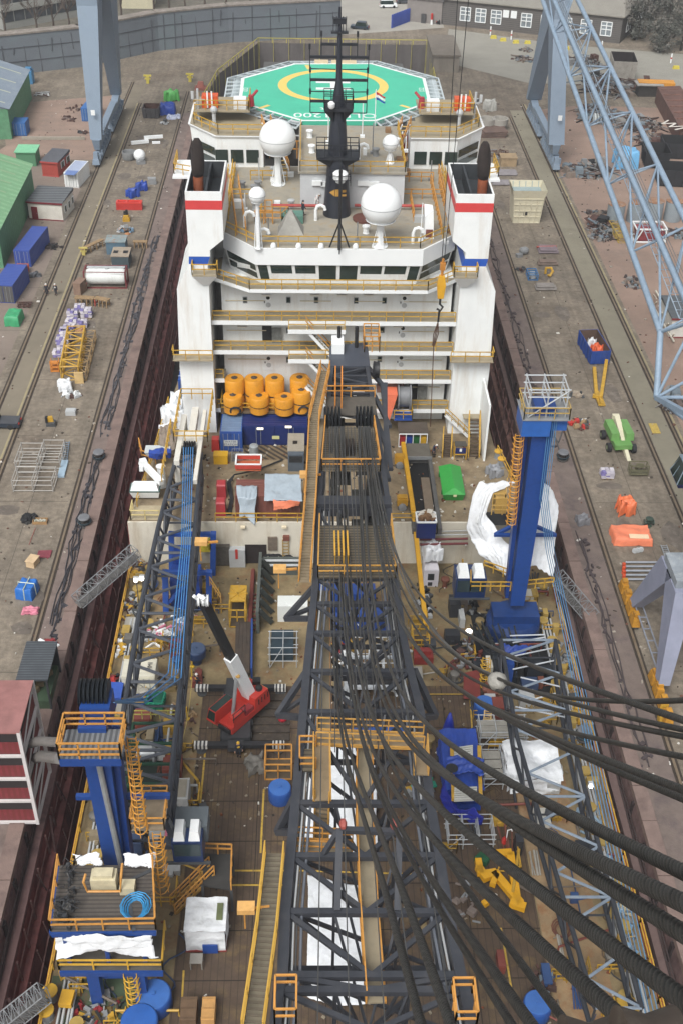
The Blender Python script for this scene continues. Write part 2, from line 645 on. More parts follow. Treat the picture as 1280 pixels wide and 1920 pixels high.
# rails of the quay cranes
def crane_rail(x,y0,y1,label):
 t=thing('crane_rail',label,'crane rail',(x,y0,0),'crane rails along the quays')
 B().poly([(x-.34,y0,.008),(x+.34,y0,.008),(x+.34,y1,.008),(x-.34,y1,.008)]).obj('rail_slot',mat('#3e352d',.9,.3,1.2),t)
 B().bb(x-.11,x+.11,y0,y1,.009,.07).obj('rail_head',mat('#8a7a66',.5,.25,.7,metal=.3),t)
 if x not in(-34.4,43.5):
  return
 bb_=B()
 sx=.55 if x>0 else-.55
 bb_.poly([(x+sx-.12,y0,.012),(x+sx+.12,y0,.012),(x+sx+.12,y1,.012),(x+sx-.12,y1,.012)])
 bb_.obj('edge_stripe',mat('#a69a78',.9,.3,.8,dirt='#857b6b',damt=.9,dsc=.4),t)
crane_rail(-37.6,40,252,'outermost crane rail on the left quay, under the gantry foot')
crane_rail(-34.4,40,238,'middle crane rail on the left quay, right of the tan strip')
crane_rail(-25.45,40,246,'crane rail nearest the dock edge on the left quay')
crane_rail(30.5,40,240,'crane rail nearest the dock edge on the right quay, under the yellow bogies')
crane_rail(40.0,40,232,'middle crane rail on the right quay, left of the tan strip')
crane_rail(43.5,40,240,'outermost crane rail on the right quay, under the gantry foot')
# clutter of hoses and cables along each dock edge
def hose_run(x,y0,y1,label,colr,n=5,seed=1):
 rr=random.Random(seed)
 t=B()
 for k in range(n):
  ph=rr.uniform(0,6)
  pts=[]
  y=y0+rr.uniform(0,4)
  while y<y1:
   pts.append((x+rr.uniform(-.25,.25)+.3*math.sin(y*.21+ph)+(k-n/2)*.12,y,.06+rr.uniform(0,.12)))
   y+=rr.uniform(1.2,2.6)
  t.path(pts,rr.uniform(.04,.075),5)
 for k in range(int((y1-y0)/1.1)):
  t.box((x+rr.uniform(-.6,.6),rr.uniform(y0,y1),0),(rr.uniform(.15,.5),rr.uniform(.15,.8),rr.uniform(.08,.3)),rr.uniform(0,3),.8)
 tag(t.obj('hose_bundle',colr),label,'hoses')
hose_run(-23.95,78,112,'dark tangle of hoses and cables on the left dock edge below the bollard',mat('#35343a',.8,.4,1.3,dirt='#585358',damt=.8,dsc=2),6,1)
hose_run(-24.0,113,172,'long dark run of cables on the left dock edge beside the white tank container',mat('#4a494e',.8,.4,1.5,dirt='#6d686a',damt=.8,dsc=2),6,2)
hose_run(28.3,62,96,'dark hoses on the right dock edge near the yellow bogies',mat('#4a4142',.8,.4,1.2),3,3)
hose_run(28.2,112,190,'loose cables and scrap along the right dock edge near the funnel',mat('#4d4344',.8,.4,1.1),4,4)
def bollard(px,py,label):
 p=G(px,py)
 t=thing('mooring_bollard',label,'bollard',p,'mooring bollards on the dock edges')
 B().lathe(p,[(.6,0),(.62,.12),(.42,.2),(.38,.8),(.48,.95)],14).obj('post',mat('#4a4644',.6,.3,2),t,'auto')
 B().lathe(p+VE((0,0,.95)),[(.6,0),(.64,.1),(.58,.2),(.3,.25)],16).obj('cap',mat('#74767a',.5,.2,2),t,'auto')
 bb_=B()
 for k in range(3):
  bb_.path([(p.x+math.cos(a)*(.5+.1*k),p.y+math.sin(a)*(.5+.1*k),p.z+.3+.15*k)for a in[i*.5 for i in range(14)]],.06,5)
 bb_.obj('rope_turns',mat('#2c3c44',.8,.3,2),t)
bollard(187,862,'mooring bollard wrapped in rope on the left dock edge')
bollard(1053,862,'mooring bollard with a pale grey cap on the right dock edge')
bollard(1092,1385,'weathered mooring bollard on the right dock edge behind the wire ropes')
bollard(160,985,'grey boxed bollard on the left dock edge')
# ---- perimeter wall
PW=[(-125,226),(-66.4,254.9),(-49.4,262.8),(-34.5,276.2),(-19,283.7),(7.2,290.8)]
pw=thing('perimeter_wall','tall slate grey wall with dark vertical battens behind the left quay','wall',(-34.5,276,0))
b,b2,b3=B(),B(),B()
rr=random.Random(11)
for p,q in zip(PW,PW[1:]):
 p,q=VE((*p,0)),VE((*q,0))
 d=(q-p).normalized()
 nrm=VE((d.y,-d.x,0))
 b.hexa([p,q,q-nrm*.5,p-nrm*.5,p+VE((0,0,8)),q+VE((0,0,8)),q-nrm*.5+VE((0,0,8)),p-nrm*.5+VE((0,0,8))])
 b3.hexa([v+VE((0,0,8.003))for v in(p+nrm*.15,q+nrm*.15,q-nrm*2.6,p-nrm*2.6)]+[v+VE((0,0,8.35))for v in(p+nrm*.15,q+nrm*.15,q-nrm*2.6,p-nrm*2.6)])
 n=int((q-p).length/2.6)
 for k in range(n):
  a=p.lerp(q,(k+rr.uniform(0,.8))/n)+nrm*.03
  h0=rr.choice((0,0,0,4))
  b2.bar(a+VE((0,0,h0)),a+VE((rr.uniform(-.3,.3),0,rr.uniform(5,7.9))),.16)
 for zz in(2.6,5.4):
  b2.bar(p+nrm*.04+VE((0,0,zz)),q+nrm*.04+VE((0,0,zz)),.12)
b.obj('panel',mat('#737a81',.75,.12,.2,dirt='#6d7f80',damt=.7,dsc=.1),pw)
b2.obj('batten',mat('#53575d',.8,.25,1),pw)
b3.obj('wall_top',mat('#8a8279',.9,.35,.7,dirt='#b2a6a0',damt=.6,dsc=.9),pw)
# land behind the wall
sheet('bank_behind_wall',[(-250,180),(-125,229),(-66,258),(-34,279),(-19,287),(5,293),(5,520),(-250,520)],mat('#6f6a5f',.95,.35,.5,dirt='#51503f',damt=.7,dsc=.3,bump=.4),.006)
# ---- apartment block
def along(p,q,t,z=0):
 return VE((p[0]+(q[0]-p[0])*t,p[1]+(q[1]-p[1])*t,z))
A0,A1=GY(8,60,292),GY(150,40,306)
A0.z=A1.z=0
ab=thing('apartment_block','grey apartment block with long window bands behind the perimeter wall','building',(A0+A1)/2)
d=(A1-A0).normalized()
nb=VE((-d.y,d.x,0))
def facade(bld,p,q,t0,t1,z0,z1,out,m,name,th=.15,frame=None,nx=2):
 d_=(q-p).normalized()
 n_=VE((d_.y,-d_.x,0))
 a,c=p.lerp(q,t0),p.lerp(q,t1)
 b_=B().hexa([a+n_*out+VE((0,0,z0)),c+n_*out+VE((0,0,z0)),c+n_*(out-th)+VE((0,0,z0)),a+n_*(out-th)+VE((0,0,z0)),
 a+n_*out+VE((0,0,z1)),c+n_*out+VE((0,0,z1)),c+n_*(out-th)+VE((0,0,z1)),a+n_*(out-th)+VE((0,0,z1))])
 o=b_.obj(name,m,bld)
 if frame:
  fb=B()
  o1=out+.05
  for k in range(nx+1):
   e=a.lerp(c,k/nx)+n_*o1
   fb.bar(e+VE((0,0,z0)),e+VE((0,0,z1)),.2)
  for zz in(z0,z0+(z1-z0)*.45,z0+(z1-z0)*.72,z1):
   fb.bar(a+n_*o1+VE((0,0,zz)),c+n_*o1+VE((0,0,zz)),.18)
  fb.obj('frame',frame,o)
 return o
B().hexa([A0,A1,A1+nb*14,A0+nb*14]+[v+VE((0,0,21))for v in(A0,A1,A1+nb*14,A0+nb*14)]).obj('wall',mat('#9b9c97',.8,.12,.3),ab)
for fl in range(5):
 for k in range(7):
  facade(ab,A0,A1,.02+k*.14,.02+k*.14+.125,1.6+fl*4.1,3.9+fl*4.1,.06,mat('#50555a',.25,.4,.5),'window',.12)
 facade(ab,A0,A1,-.01,1.01,4.1+fl*4.1,5.6+fl*4.1,.5,mat('#a7a8a2',.8,.1,.4),'balcony_front',.35)
p=GY(262,22,318)
ho=thing('pale_house','small pale cream house just over the perimeter wall','building',(p.x,p.y,0))
B().box((p.x,p.y,0),(8,7,12.2)).obj('wall',mat('#cfc8ac',.8,.1,.5),ho)
B().loft([(p.x-4.4,p.y-4,12.2),(p.x+4.4,p.y-4,12.2),(p.x+4.4,p.y+4,12.2),(p.x-4.4,p.y+4,12.2)],[(p.x-4.4,p.y-.1,15),(p.x+4.4,p.y-.1,15),(p.x+4.4,p.y+.1,15),(p.x-4.4,p.y+.1,15)]).obj('roof',mat('#7c6f66',.8,.2,1),ho)
for k in(-2,1.2):
 B().bb(p.x+k,p.x+k+1.5,p.y-3.56,p.y-3.45,8.6,10.6).obj('window',mat('#41474b',.2,.2,1),ho)
 # ---- brick office
P0,P1=VE((28.5,304.6,0)),VE((73.9,287.4,0))
P2=VE((93,326,0))
ob=thing('brick_office','long dark brick office with tall white windows and grey roof at the top right','building',(P0+P1)/2)
P3=P2+(P0-P1)
H=6.2
B().hexa([P0,P1,P2,P3]+[v+VE((0,0,H))for v in(P0,P1,P2,P3)]).obj('wall',banded('#5b5855','#66625f',2.2,2,dirt='#4a4846'),ob)
e=.5
d1=(P1-P0).normalized()
d2=(P2-P1).normalized()
Q=[P0-d1*e-d2*e,P1+d1*e-d2*e,P2+d1*e+d2*e,P3-d1*e+d2*e]
m1,m2=(Q[0]+Q[3])/2+d1*6,(Q[1]+Q[2])/2-d1*6
hh=VE((0,0,H+.02))
rz_=VE((0,0,H+4.2))
b=B()
i=b.add([q+hh for q in Q]+[m1+rz_,m2+rz_]+[q+hh-VE((0,0,.3))for q in Q])
for f in((0,1,5,4),(1,2,5),(2,3,4,5),(3,0,4),(6,7,1,0),(7,8,2,1),(8,9,3,2),(9,6,0,3),(9,8,7,6)):
 b.face([i+k for k in f])
b.obj('roof',mat('#918d84',.8,.12,.3,dirt='#7d7a70',damt=.5,dsc=.2),ob)
WG=mat('#8d979c',.15,.3,.6)
for t0 in(.02,.185,.265,.345,.50,.60,.70,.80,.90):
 if t0<.1 and t0>.05:
  continue
 facade(ob,P0,P1,t0,t0+.052,1.5,4.6,.04,WG,'window',.1,WHITEC,2)
for t0 in(.405,.445):
 facade(ob,P0,P1,t0,t0+.03,3.2,4.9,.06,WHITEC,'blind_panel',.1)
for t0 in(.12,.4,.66):
 facade(ob,P1,P2,t0,t0+.1,1.5,4.6,.04,WG,'window',.1,WHITEC,2)
p=VE((30,309,0))
gh=thing('gate_house','plain grey brick gatehouse at the left end of the brick office','building',p)
B().box(p,(9,10,5.4),-.36).obj('wall',mat('#8e8884',.85,.12,.8),gh)
B().box(p+VE((0,0,5.4)),(9.6,10.6,.35),-.36).obj('roof',mat('#6d6a68',.85,.2,1),gh)
B().box(p+VE((-1.9,-5.0,0)),(1.2,.3,2.2),-.36).obj('door',mat('#4a4a4c',.5,.2,1),gh)
bf=thing('blue_fence','blue slatted fence panel beside the white van at the top','fence',G(733,50))
a,c=G(734,53),G(778,36)
b=B()
for k in range(15):
 e=a.lerp(c,k/14)
 b.bar(e,e+VE((0,0,3.2)),.45,.08)
b.obj('slat',mat('#3b50a0',.5,.15,1),bf)
b=B()
for zz in(.5,2.8):
 b.bar(a+VE((0,.1,zz)),c+VE((0,.1,zz)),.1)
b.obj('cross_rail',mat('#4a4f5c',.5,.15,1),bf)
# ---- bare trees behind the wall, dark wood at the right
def bare_tree(x,y,h,seed,label):
 rr=random.Random(seed)
 t=thing('bare_tree',label,'tree',(x,y,0),'bare trees behind the grey wall')
 tr,cw=B(),B()
 tr.path([(x,y,0),(x+.1,y,h*.25),(x-.1,y+.1,h*.5)],[.3,.24,.14],7)
 def branch(p,d,l,r,dep):
  q=p+d*l
  (tr if dep<2 else cw).path([p,p.lerp(q,.5)+VE((rr.uniform(-.1,.1),rr.uniform(-.1,.1),.05))*l*.4,q],[r,r*.8,r*.5],4,False)
  if dep<4:
   for k in range(4 if dep else 6):
    dd=(d+VE((rr.uniform(-.8,.8),rr.uniform(-.8,.8),rr.uniform(-.15,.7)))).normalized()
    branch(p.lerp(q,rr.uniform(.35,1)),dd,l*rr.uniform(.5,.75),max(r*.55,.022),dep+1)
 for k in range(5):
  a_=k*1.26+rr.uniform(-.4,.4)
  branch(VE((x,y,h*rr.uniform(.25,.5))),VE((math.cos(a_)*.6,math.sin(a_)*.6,rr.uniform(.6,1.1))).normalized(),h*.26,.1,1)
 tr.obj('trunk',mat('#5a4f47',.9,.3,2),t)
 cw.obj('crown',mat('#6f6259',.9,.3,1.5),t)
 return t
for i,(px,Y,h,lab)in enumerate([(6,284,13,'bare brown tree at the left end of the row behind the wall'),(66,286,12,'bare tree in front of the apartment windows'),
(98,288,13,'bare tree in front of the right half of the apartment block'),(128,290,11,'bare tree just left of the left gantry leg'),
(228,300,13,'bare tree between the gantry leg and the pale house'),(290,312,12,'bare tree right of the pale house'),(318,308,13,'second bare tree right of the pale house'),
(348,306,12,'bare tree above the middle of the grey wall'),(385,310,12,'bare tree in the row where the grey wall bends'),(425,312,13,'bare tree second from the right end of the row behind the wall'),(470,316,11,'bare tree at the right end of the row behind the wall')]):
 q=GY(px,30,Y)
 bare_tree(q.x,q.y,h,40+i,lab)
def dense_tree(x,y,h,w,seed,label,cols,group='dark trees at the top right'):
 rr=random.Random(seed)
 t=thing('dense_tree',label,'tree',(x,y,0),group)
 tr,cw=B(),B()
 tr.path([(x,y,0),(x+.2,y,h*.4),(x,y,h*.8)],[.35,.25,.1],7)
 for k in range(6):
  a_=k*1.05
  tr.path([(x,y,h*(.2+.1*k)),(x+math.cos(a_)*w*.35,y+math.sin(a_)*w*.35,h*(.35+.1*k))],[.1,.04],5)
 cl=[(VE((x+rr.gauss(0,.32)*w,y+rr.gauss(0,.32)*w,h*rr.uniform(.12,1))),rr.uniform(.7,1.8))for _ in range(40)]
 for c,r in cl:
  cw.m=rr.choice((0,0,1))
  for k in range(55):
   v=VE((rr.gauss(0,1),rr.gauss(0,1),rr.gauss(0,1))).normalized()*r*rr.uniform(.5,1.05)+c
   a_=VE((rr.gauss(0,1),rr.gauss(0,1),rr.gauss(0,1))).normalized()*.22
   b_=VE((rr.gauss(0,1),rr.gauss(0,1),rr.gauss(0,1))).normalized()*.22
   cw.poly([v-a_,v+b_,v+a_,v-b_])
 tr.obj('trunk',mat('#3f3a35',.9,.3,2),t)
 cw.obj('crown',cols,t)
dk=[mat('#62645d',.9,.3,.6),mat('#75716a',.9,.3,.6)]
labs=['dark ivy clad tree nearest the corner of the brick office','dark dense tree right behind the office gable','tall dark tree at the right edge above the street','dark tree in the middle of the wood by the office','grey green tree at the back of the dark wood','dark bushy tree low at the right street edge','dark tree at the far right corner of the picture','loose grey tree behind the office roof end']
for i,(px,py,h,w)in enumerate([(1190,74,9,4),(1215,60,12,5),(1275,95,12,6),(1245,70,13,6),(1225,30,14,6),(1235,98,7,4),(1290,70,14,6),(1190,20,10,4)]):
 q=G(px,py)
 dense_tree(q.x,q.y,h,w,80+i,labs[i],dk)
 # ---- concrete pier and street furniture
t=thing('concrete_pier','big pale concrete pier block at the corner of the dock end','pier',(30,272,0))
B().bb(26.9,32.6,262,278,-11.4,3.4).obj('block',mat('#8c857b',.9,.15,.3,dirt='#6d665e',damt=.7,dsc=.4,streak=1),t)
B().bb(26.6,32.9,261.7,278.3,3.4,3.8).obj('cap_slab',mat('#7f776d',.9,.15,.5),t)
for i,(px,py,lab)in enumerate([(918,66,'leftmost white post along the street by the brick office'),(957,74,'white post in the middle of the street edge'),(1126,94,'white post right of the blue jib'),(1256,118,'rightmost white post along the street')]):
 q=G(px,py)
 t=thing('marker_post',lab,'post',q,'white posts along the street')
 B().lathe(q,[(.18,0),(.16,1.9),(.05,2.1)],8).obj('shaft',WHITEC,t)
 B().lathe(q+VE((0,0,.9)),[(.19,0),(.19,.35)],8).obj('red_band',RED,t)
for i,(px,py)in enumerate([(924,72),(942,77),(966,81),(988,82),(1060,93),(1266,129),(1010,86)]):
 q=G(px,py)
 o=B().box(q,(1.5,.7,.7),.1,.8).obj('yellow_block',mat('#d6c552',.7,.2,2))
 tag(o,'low yellow concrete block '+('beside the first white post below the office','right of the first white post','right of the second white post','under the office window left of the jib','behind the blue jib','alone below the last white post','between the office window block and the jib')[i],'block','yellow blocks along the street')
q=G(808,46)
t=thing('barrier_post','red and white barrier post at the gate near the blue fence','barrier',q)
B().lathe(q,[(.3,0),(.25,1.2)],8).obj('lower_post',WHITEC,t)
B().lathe(q+VE((0,0,1.2)),[(.3,0),(.3,1.3),(.1,1.5)],8).obj('upper_post',RED,t)
# ---- cars
def car(px,py,rz,label,colr,kind='car',L=4.3,H=1.5,z=0):
 p=G(px,py,z)
 t=thing('parked_'+kind,label,kind,p,'cars parked at the top of the yard' if kind!='pickup' else None)
 w=1.8
 hood=.82 if kind!='van' else.95
 def pr(x0,x1,z0,z1,ins0=0,ins1=0,y=w):
  bb_=B()
  bb_.loft([(p.x+x0,p.y-y/2+ins0,p.z+z0),(p.x+x1,p.y-y/2+ins0,p.z+z0),(p.x+x1,p.y+y/2-ins0,p.z+z0),(p.x+x0,p.y+y/2-ins0,p.z+z0)],
  [(p.x+x0+ins1,p.y-y/2+ins1*.5,p.z+z1),(p.x+x1-ins1,p.y-y/2+ins1*.5,p.z+z1),(p.x+x1-ins1,p.y+y/2-ins1*.5,p.z+z1),(p.x+x0+ins1,p.y+y/2-ins1*.5,p.z+z1)])
  return bb_
 pr(-L/2,L/2,.3,hood,0,.08).obj('body',colr,t)
 if kind=='van':
  c0,c1=-L/2+.05,L/2-.9
 elif kind=='pickup':
  c0,c1=-.3,1.35
 else:
  c0,c1=-L/2+.5,L/2-1.2
 pr(c0,c1,hood,H-.1,.05,.28).obj('windows',GLASS,t)
 pr(c0+.26,c1-.26,H-.1,H,.18,.06).obj('roof',colr,t)
 if kind=='pickup':
  pr(-L/2+.12,-.4,hood+.002,hood+.04,.12,.0).obj('load_cover',mat('#4b4d52',.7,.2,1),t)
 for sx in(-1,1):
  for sy in(-1,1):
   wc=VE((p.x+sx*L*.31,p.y+sy*(w/2-.12),p.z+.34))
   wo=B().lathe(wc-VE((0,.12,0)),[(.2,-.02),(.34,0),(.34,.24),(.2,.26)],14,(0,1,0)).obj('wheel',RUBBER,t)
   B().lathe(wc-VE((0,.135,0)),[(.2,0),(.2,.27)],10,(0,1,0)).obj('rim',STEEL,wo)
 for sy in(-.55,.55):
  B().box((p.x+L/2-.02,p.y+sy,p.z+.58),(.08,.4,.16)).obj('headlight',mat('#dfe3e4',.2,.05,1),t)
  B().box((p.x-L/2+.02,p.y+sy,p.z+.6),(.08,.3,.16)).obj('tail_light',RED,t)
 turn(t,rz)
 return t
car(727,14,.1,'small white van parked at the top beside the blue fence',WHITEC,'van',4.5,1.9)
car(674,54,2.9,'dark blue car parked beside the end of the grey wall',mat('#34424f',.3,.15,1),'car',4.5,1.7)
car(757,6,.1,'dark grey car parked right of the white van',mat('#55585c',.3,.1,1),'car',4.3,1.6)
car(793,3,.2,'black car at the top edge right of the dark grey car',mat('#2a2b30',.3,.1,1),'car',4.5,1.5)
car(830,44,.3,'black low car parked against the gatehouse',mat('#26282c',.3,.1,1),'car',4.2,1.4)
car(-3,798,3.12,'dark navy pickup truck at the left edge of the quay',mat('#2f3844',.35,.15,1),'pickup',5.4,1.85)
# small litter all over the quays: nobody could count it
b=B()
rr=random.Random(31)
for k in range(1700):
 x=rr.uniform(-52,DL-1)if k%2 else rr.uniform(DR+1,64)
 if abs(x)<30 and rr.random()<.2:
  x=(DL-rr.uniform(1,2.6))if k%2 else DR+rr.uniform(1.2,3.4)
 y=60+180*rr.random()**1.3
 b.m=rr.choice((0,0,0,1,1,2,3))
 f=rr.choice((.7,.7,1,1.5))
 b.box((x,y,.008),(rr.uniform(.06,.3)*f,rr.uniform(.06,.3)*f,rr.uniform(.03,.14)),rr.uniform(0,3),rr.uniform(.5,1))
o=b.obj('litter',[mat('#4f463d',.9,.3,2),mat('#a59c8f',.8,.2,2),mat('#d8d4cc',.7,.1,2),mat('#6d4a3c',.8,.3,2)])
o['kind']='stuff'
# ================================================================== QUAY CRANES
def quad_loft(b_,a,c):
 b_.loft(a,c)
def rect(x0,x1,y0,y1,z):
 return[(x0,y0,z),(x1,y0,z),(x1,y1,z),(x0,y1,z)]
gc=thing('gantry_crane','tall slate blue gantry crane straddling the dock on A shaped legs','gantry crane',(3,217,0))
for side in(-1,1):
 X=-37.8 if side<0 else 43.9
 ap=217 if side<0 else 218
 if side<0:
  xa0,xa1=GY(147,0,210).x,GY(186,0,210).x
  za=GY(160,0,212).z
  xb0,xb1=GY(181,0,220).x,GY(218,0,220).x
 else:
  xa0,xa1=GY(1034,30,210).x,GY(1060,30,210).x
  za=GY(1040,20,214).z
  xb0,xb1=GY(1017,30,222).x,GY(1038,30,222).x
 for(yf,ya0,ya1,x0,x1)in((204.2,208,213.5,xa0,xa1),(230,214.0,222,xb0,xb1)):
  b=B()
  wf=1.0 if side<0 else 1.4
  a=rect(X-wf,X+wf,yf-.7,yf+.7,4.2)
  c=rect(x0,x1,ya0,ya1,za)
  b.loft(a,c)
  b.loft(c,rect(x0,x1,ya0,ya1,62))
  leg=b.obj('leg',GBLUE,gc)
  q=B()
  cx=X-side*(.05)
  q.box((X,yf-.72,9 if yf>210 else 8.5),(.7,.06,.9))
  q.obj('number_plate',WHITEC,leg)
  # bogies
  for k in range(-3,4):
   yy=yf+(k*2.1+(4 if yf<210 else-4))
   bo=B()
   bo.box((X,yy,.55),(1.3,1.8,.9),0,.8)
   bo.box((X,yy,1.45),(.9,1.1,.6+.5*(k%2)),0,.8).box((X+.5,yy+.4,1.2),(.7,.6,1.0))
   o=bo.obj('bogie',GBLUE,gc)
   wh=B()
   for s2 in(-.5,.5):
    wh.lathe((X-.2,yy+s2,.42),[(.36,0),(.36,.4)],12,(1,0,0))
   wh.obj('wheel',DGREY,o)
  b=B()
  yc=yf+(4 if yf<210 else-4)
  b.loft(rect(X-.45,X+.45,yc-4.5,yc+4.5,2.3),rect(X-.7,X+.7,yf-1,yf+1,4.2))
  b.obj('equalizer_beam',GBLUE,gc)
 B().bb(X-.6,X+.6,209,226,3.2,4.0).obj('sill_beam',GBLUE,gc)
B().bb(-44,50,209,222,56,63).obj('main_girder',GBLUE,gc)
# ---- light blue luffing jib reaching along the right quay from a portal crane
sc_=.93
def J(px,py,Y):
 return GY(px,py,Y*sc_)
pc=thing('portal_crane','light blue lattice jib crane on grey portal legs with yellow wheel bogies','portal crane',(37,84,0))
Lc=[J(1230,745,108),J(1237,622,112)]
def seg(pa,pb,t):
 return VE(pa).lerp(VE(pb),t)
far=208
cL=[J(1237,622,112),J(1012,-12,far)]
cM=[J(1297,622,108),J(1024,-12,far-3)]
cR=[J(1355,560,112),J(1076,-12,far)]
# middle chord is the upper ridge
cM=[cM[0]+VE((0,0,1.2)),cM[1]+VE((0,0,1.2))]
b=B()
for c,r in((cL,.34),(cM,.36),(cR,.34)):
 b.tube(c[0],c[1],r,10)
foot=J(1230,745,106)
footR=foot+VE((7.2,0,0))
b.tube(cL[0],foot,.33,10)
b.tube(cR[0],footR,.33,10)
b.tube(foot,footR,.2,8)
b.tube(foot,J(1300,800,100),.2,8)
b.tube(cM[0],foot,.16,8)
b.tube(cM[0],footR,.16,8)
b.tube(cL[0],cM[0],.2,8)
b.tube(foot,J(1330,690,106),.16,8)
b.obj('jib_chord',LBLUE,pc,'auto')
b=B()
NP=6
for k in range(NP+1):
 t0=k/NP
 t1=min(1,(k+.5)/NP)
 t2=min(1,(k+1)/NP)
 for a,c in((cL,cM),(cM,cR),(cL,cR)):
  b.tube(seg(*a,t0),seg(*c,t0),.12,6)
  if k<NP and a is not cL:
   b.tube(seg(*c,t2),seg(*a,t1),.12,6)
  if k<NP:
   b.tube(seg(*a,t0),seg(*c,t2)if c is cR else seg(*c,t2),.13,6)
b.obj('jib_lacing',LBLUE,pc,'auto')
b=B()
m0,m1=(cL[0]+cR[0])/2,(cL[1]+cR[1])/2
w0=(cL[0]*.62+cR[0]*.38)
w1=(cL[1]*.62+cR[1]*.38)
for dx in(-.5,.5):
 o_=VE((dx,0,.1))
 b.bar(w0+o_,w1+o_,.08)
 b.bar(w0+o_+VE((0,0,1)),w1+o_+VE((0,0,1)),.06)
for k in range(60):
 e=w0.lerp(w1,k/59)
 b.bar(e+VE((-.5,0,.1)),e+VE((.5,0,.1)),.06)
 if k%3==0:
  b.bar(e+VE((-.5,0,.1)),e+VE((-.5,0,1.1)),.05)
  b.bar(e+VE((.5,0,.1)),e+VE((.5,0,1.1)),.05)
b.obj('jib_walkway',mat('#a9b8c6',.5,.1,1),pc)
# two signs of rigging inside the jib: sheave nest and winch blocks
q=cL[0].lerp(cL[1],.52)
b=B()
for k in range(4):
 b.lathe(q+VE((1.0+k*.35,-.5,.3)),[(.7,0),(.75,.1),(.7,.2)],14,(1,0,0))
b.obj('sheave',mat('#c7ccca',.5,.2,1),pc)
b=B()
for k in range(3):
 b.tube(cM[0]+VE((k*.3,0,0.6)),cM[1]+VE((k*.3,0,.8)),.035,4)
b.obj('jib_rope',mat('#5c6064',.5,.1,1),pc)
# portal base
PXL,PXR=31.2,43.5
for X in(PXL,PXR):
 s=1 if X==PXL else-1
 for yf in(72.2,82.6):
  b=B()
  b.loft(rect(X-.5,X+.5,yf-.6,yf+.6,1.6),rect(X+s*1.2-.9,X+s*1.2+.9,77.4-1.6+(yf-77.4)*.18,77.4+1.6+(yf-77.4)*.18,9.6))
  leg=b.obj('portal_leg',mat('#8f93a6',.5,.15,.4,dirt='#7c8494',damt=.5,dsc=.5),pc)
  # ladder along the near leg, walkway between the feet
 b=B()
 for dx in(-.35,.35):
  b.bar((X+.2+dx,72.3,1.6),(X+.2+dx,82.3,1.6),.12)
 for k in range(7):
  b.bar((X-.15,72.6+k*1.6,1.6),(X+.55,72.6+k*1.6,1.6),.1)
 b.obj('tie_beam',mat('#8b8f99',.5,.15,1),pc)
 for yf,n in((71.0,4),(83.5,4)):
  for k in range(n):
   yy=yf+(k-1.5)*1.6
   o=B().box((X-.3,yy,.45),(.8,1.35,.95),0,.75).box((X-.3,yy,1.3),(.5,.6,.45)).obj('bogie',mat('#c08a2c',.55,.25,1.5,dirt='#5c3f20',damt=.7,dsc=1.6),pc)
   B().lathe((X-.55,yy-.35,.38),[(.33,0),(.33,.5)],10,(1,0,0)).lathe((X-.55,yy+.35,.38),[(.33,0),(.33,.5)],10,(1,0,0)).obj('wheel',DGREY,o)
b=B()
b.bb(PXL+.4,PXR-.4,75.4,79.4,9.0,10.4)
b.obj('portal_deck',mat('#9299a0',.6,.3,.7,dirt='#c8ccca',damt=.5,dsc=1.2),pc)
b=B()
b.lathe((37.4,77.4,10.4),[(3.4,0),(3.4,1.2),(2.6,1.6),(2.4,8)],20)
b.obj('slewing_column',LBLUE,pc,'auto')
b=B()
b.hexa([VE(v)for v in((34.5,71,18.4),(41.2,71,18.4),(41.2,88,18.4),(34.5,88,18.4),(34.5,71,23),(41.2,71,23),(41.2,86,23),(34.5,86,23))])
b.obj('machine_house',LBLUE,pc)
b=B()
b.bar((35.6,87,19),foot,.5)
b.bar((40.4,87,19),footR,.5)
b.bar((35.8,85,23),(36.6,82,36),.5)
b.bar((40,85,23),(39.2,82,36),.5)
b.bar((36.6,82,36),(39.2,82,36),.5)
b.bar((37.9,82,36),cM[0],.14)
b.obj('luffing_frame',LBLUE,pc)
# operator cab hanging at the right edge
q=GY(1287,885,92)
b=B()
b.loft([(q.x-1.0,q.y-1.2,q.z-1.1),(q.x+1.4,q.y-1.2,q.z-1.1),(q.x+1.4,q.y+1.2,q.z-1.1),(q.x-1.0,q.y+1.2,q.z-1.1)],[(q.x-1.3,q.y-1.5,q.z-.5),(q.x+1.4,q.y-1.5,q.z-.5),(q.x+1.4,q.y+1.2,q.z-.5),(q.x-1.3,q.y+1.2,q.z-.5)])
cab=b.obj('operator_cab',NAVY,pc)
b=B()
b.loft([(q.x-1.28,q.y-1.48,q.z-.49),(q.x+1.38,q.y-1.48,q.z-.49),(q.x+1.38,q.y+1.18,q.z-.49),(q.x-1.28,q.y+1.18,q.z-.49)],[(q.x-.7,q.y-.9,q.z+1.3),(q.x+1.38,q.y-.9,q.z+1.3),(q.x+1.38,q.y+1.0,q.z+1.3),(q.x-.7,q.y+1.0,q.z+1.3)])
b.obj('cab_glass',GLASS,cab)
b=B()
for(x,y)in((-1.3,-1.5),(0,-1.5),(1.4,-1.5),(-1.3,0),(-1.3,1.2)):
 b.bar(q+VE((x,y,-.5)),q+VE((x*.55+.1,y*.62,1.32)),.09)
b.bb(q.x-.75,q.x+1.4,q.y-.95,q.y+1.05,q.z+1.31,q.z+1.4)
b.obj('cab_frame',mat('#7d8c98',.5,.1,1),cab)
B().bar(q+VE((1.4,0,0)),VE((37.5,85,19.5)),.5).obj('cab_arm',LBLUE,pc)
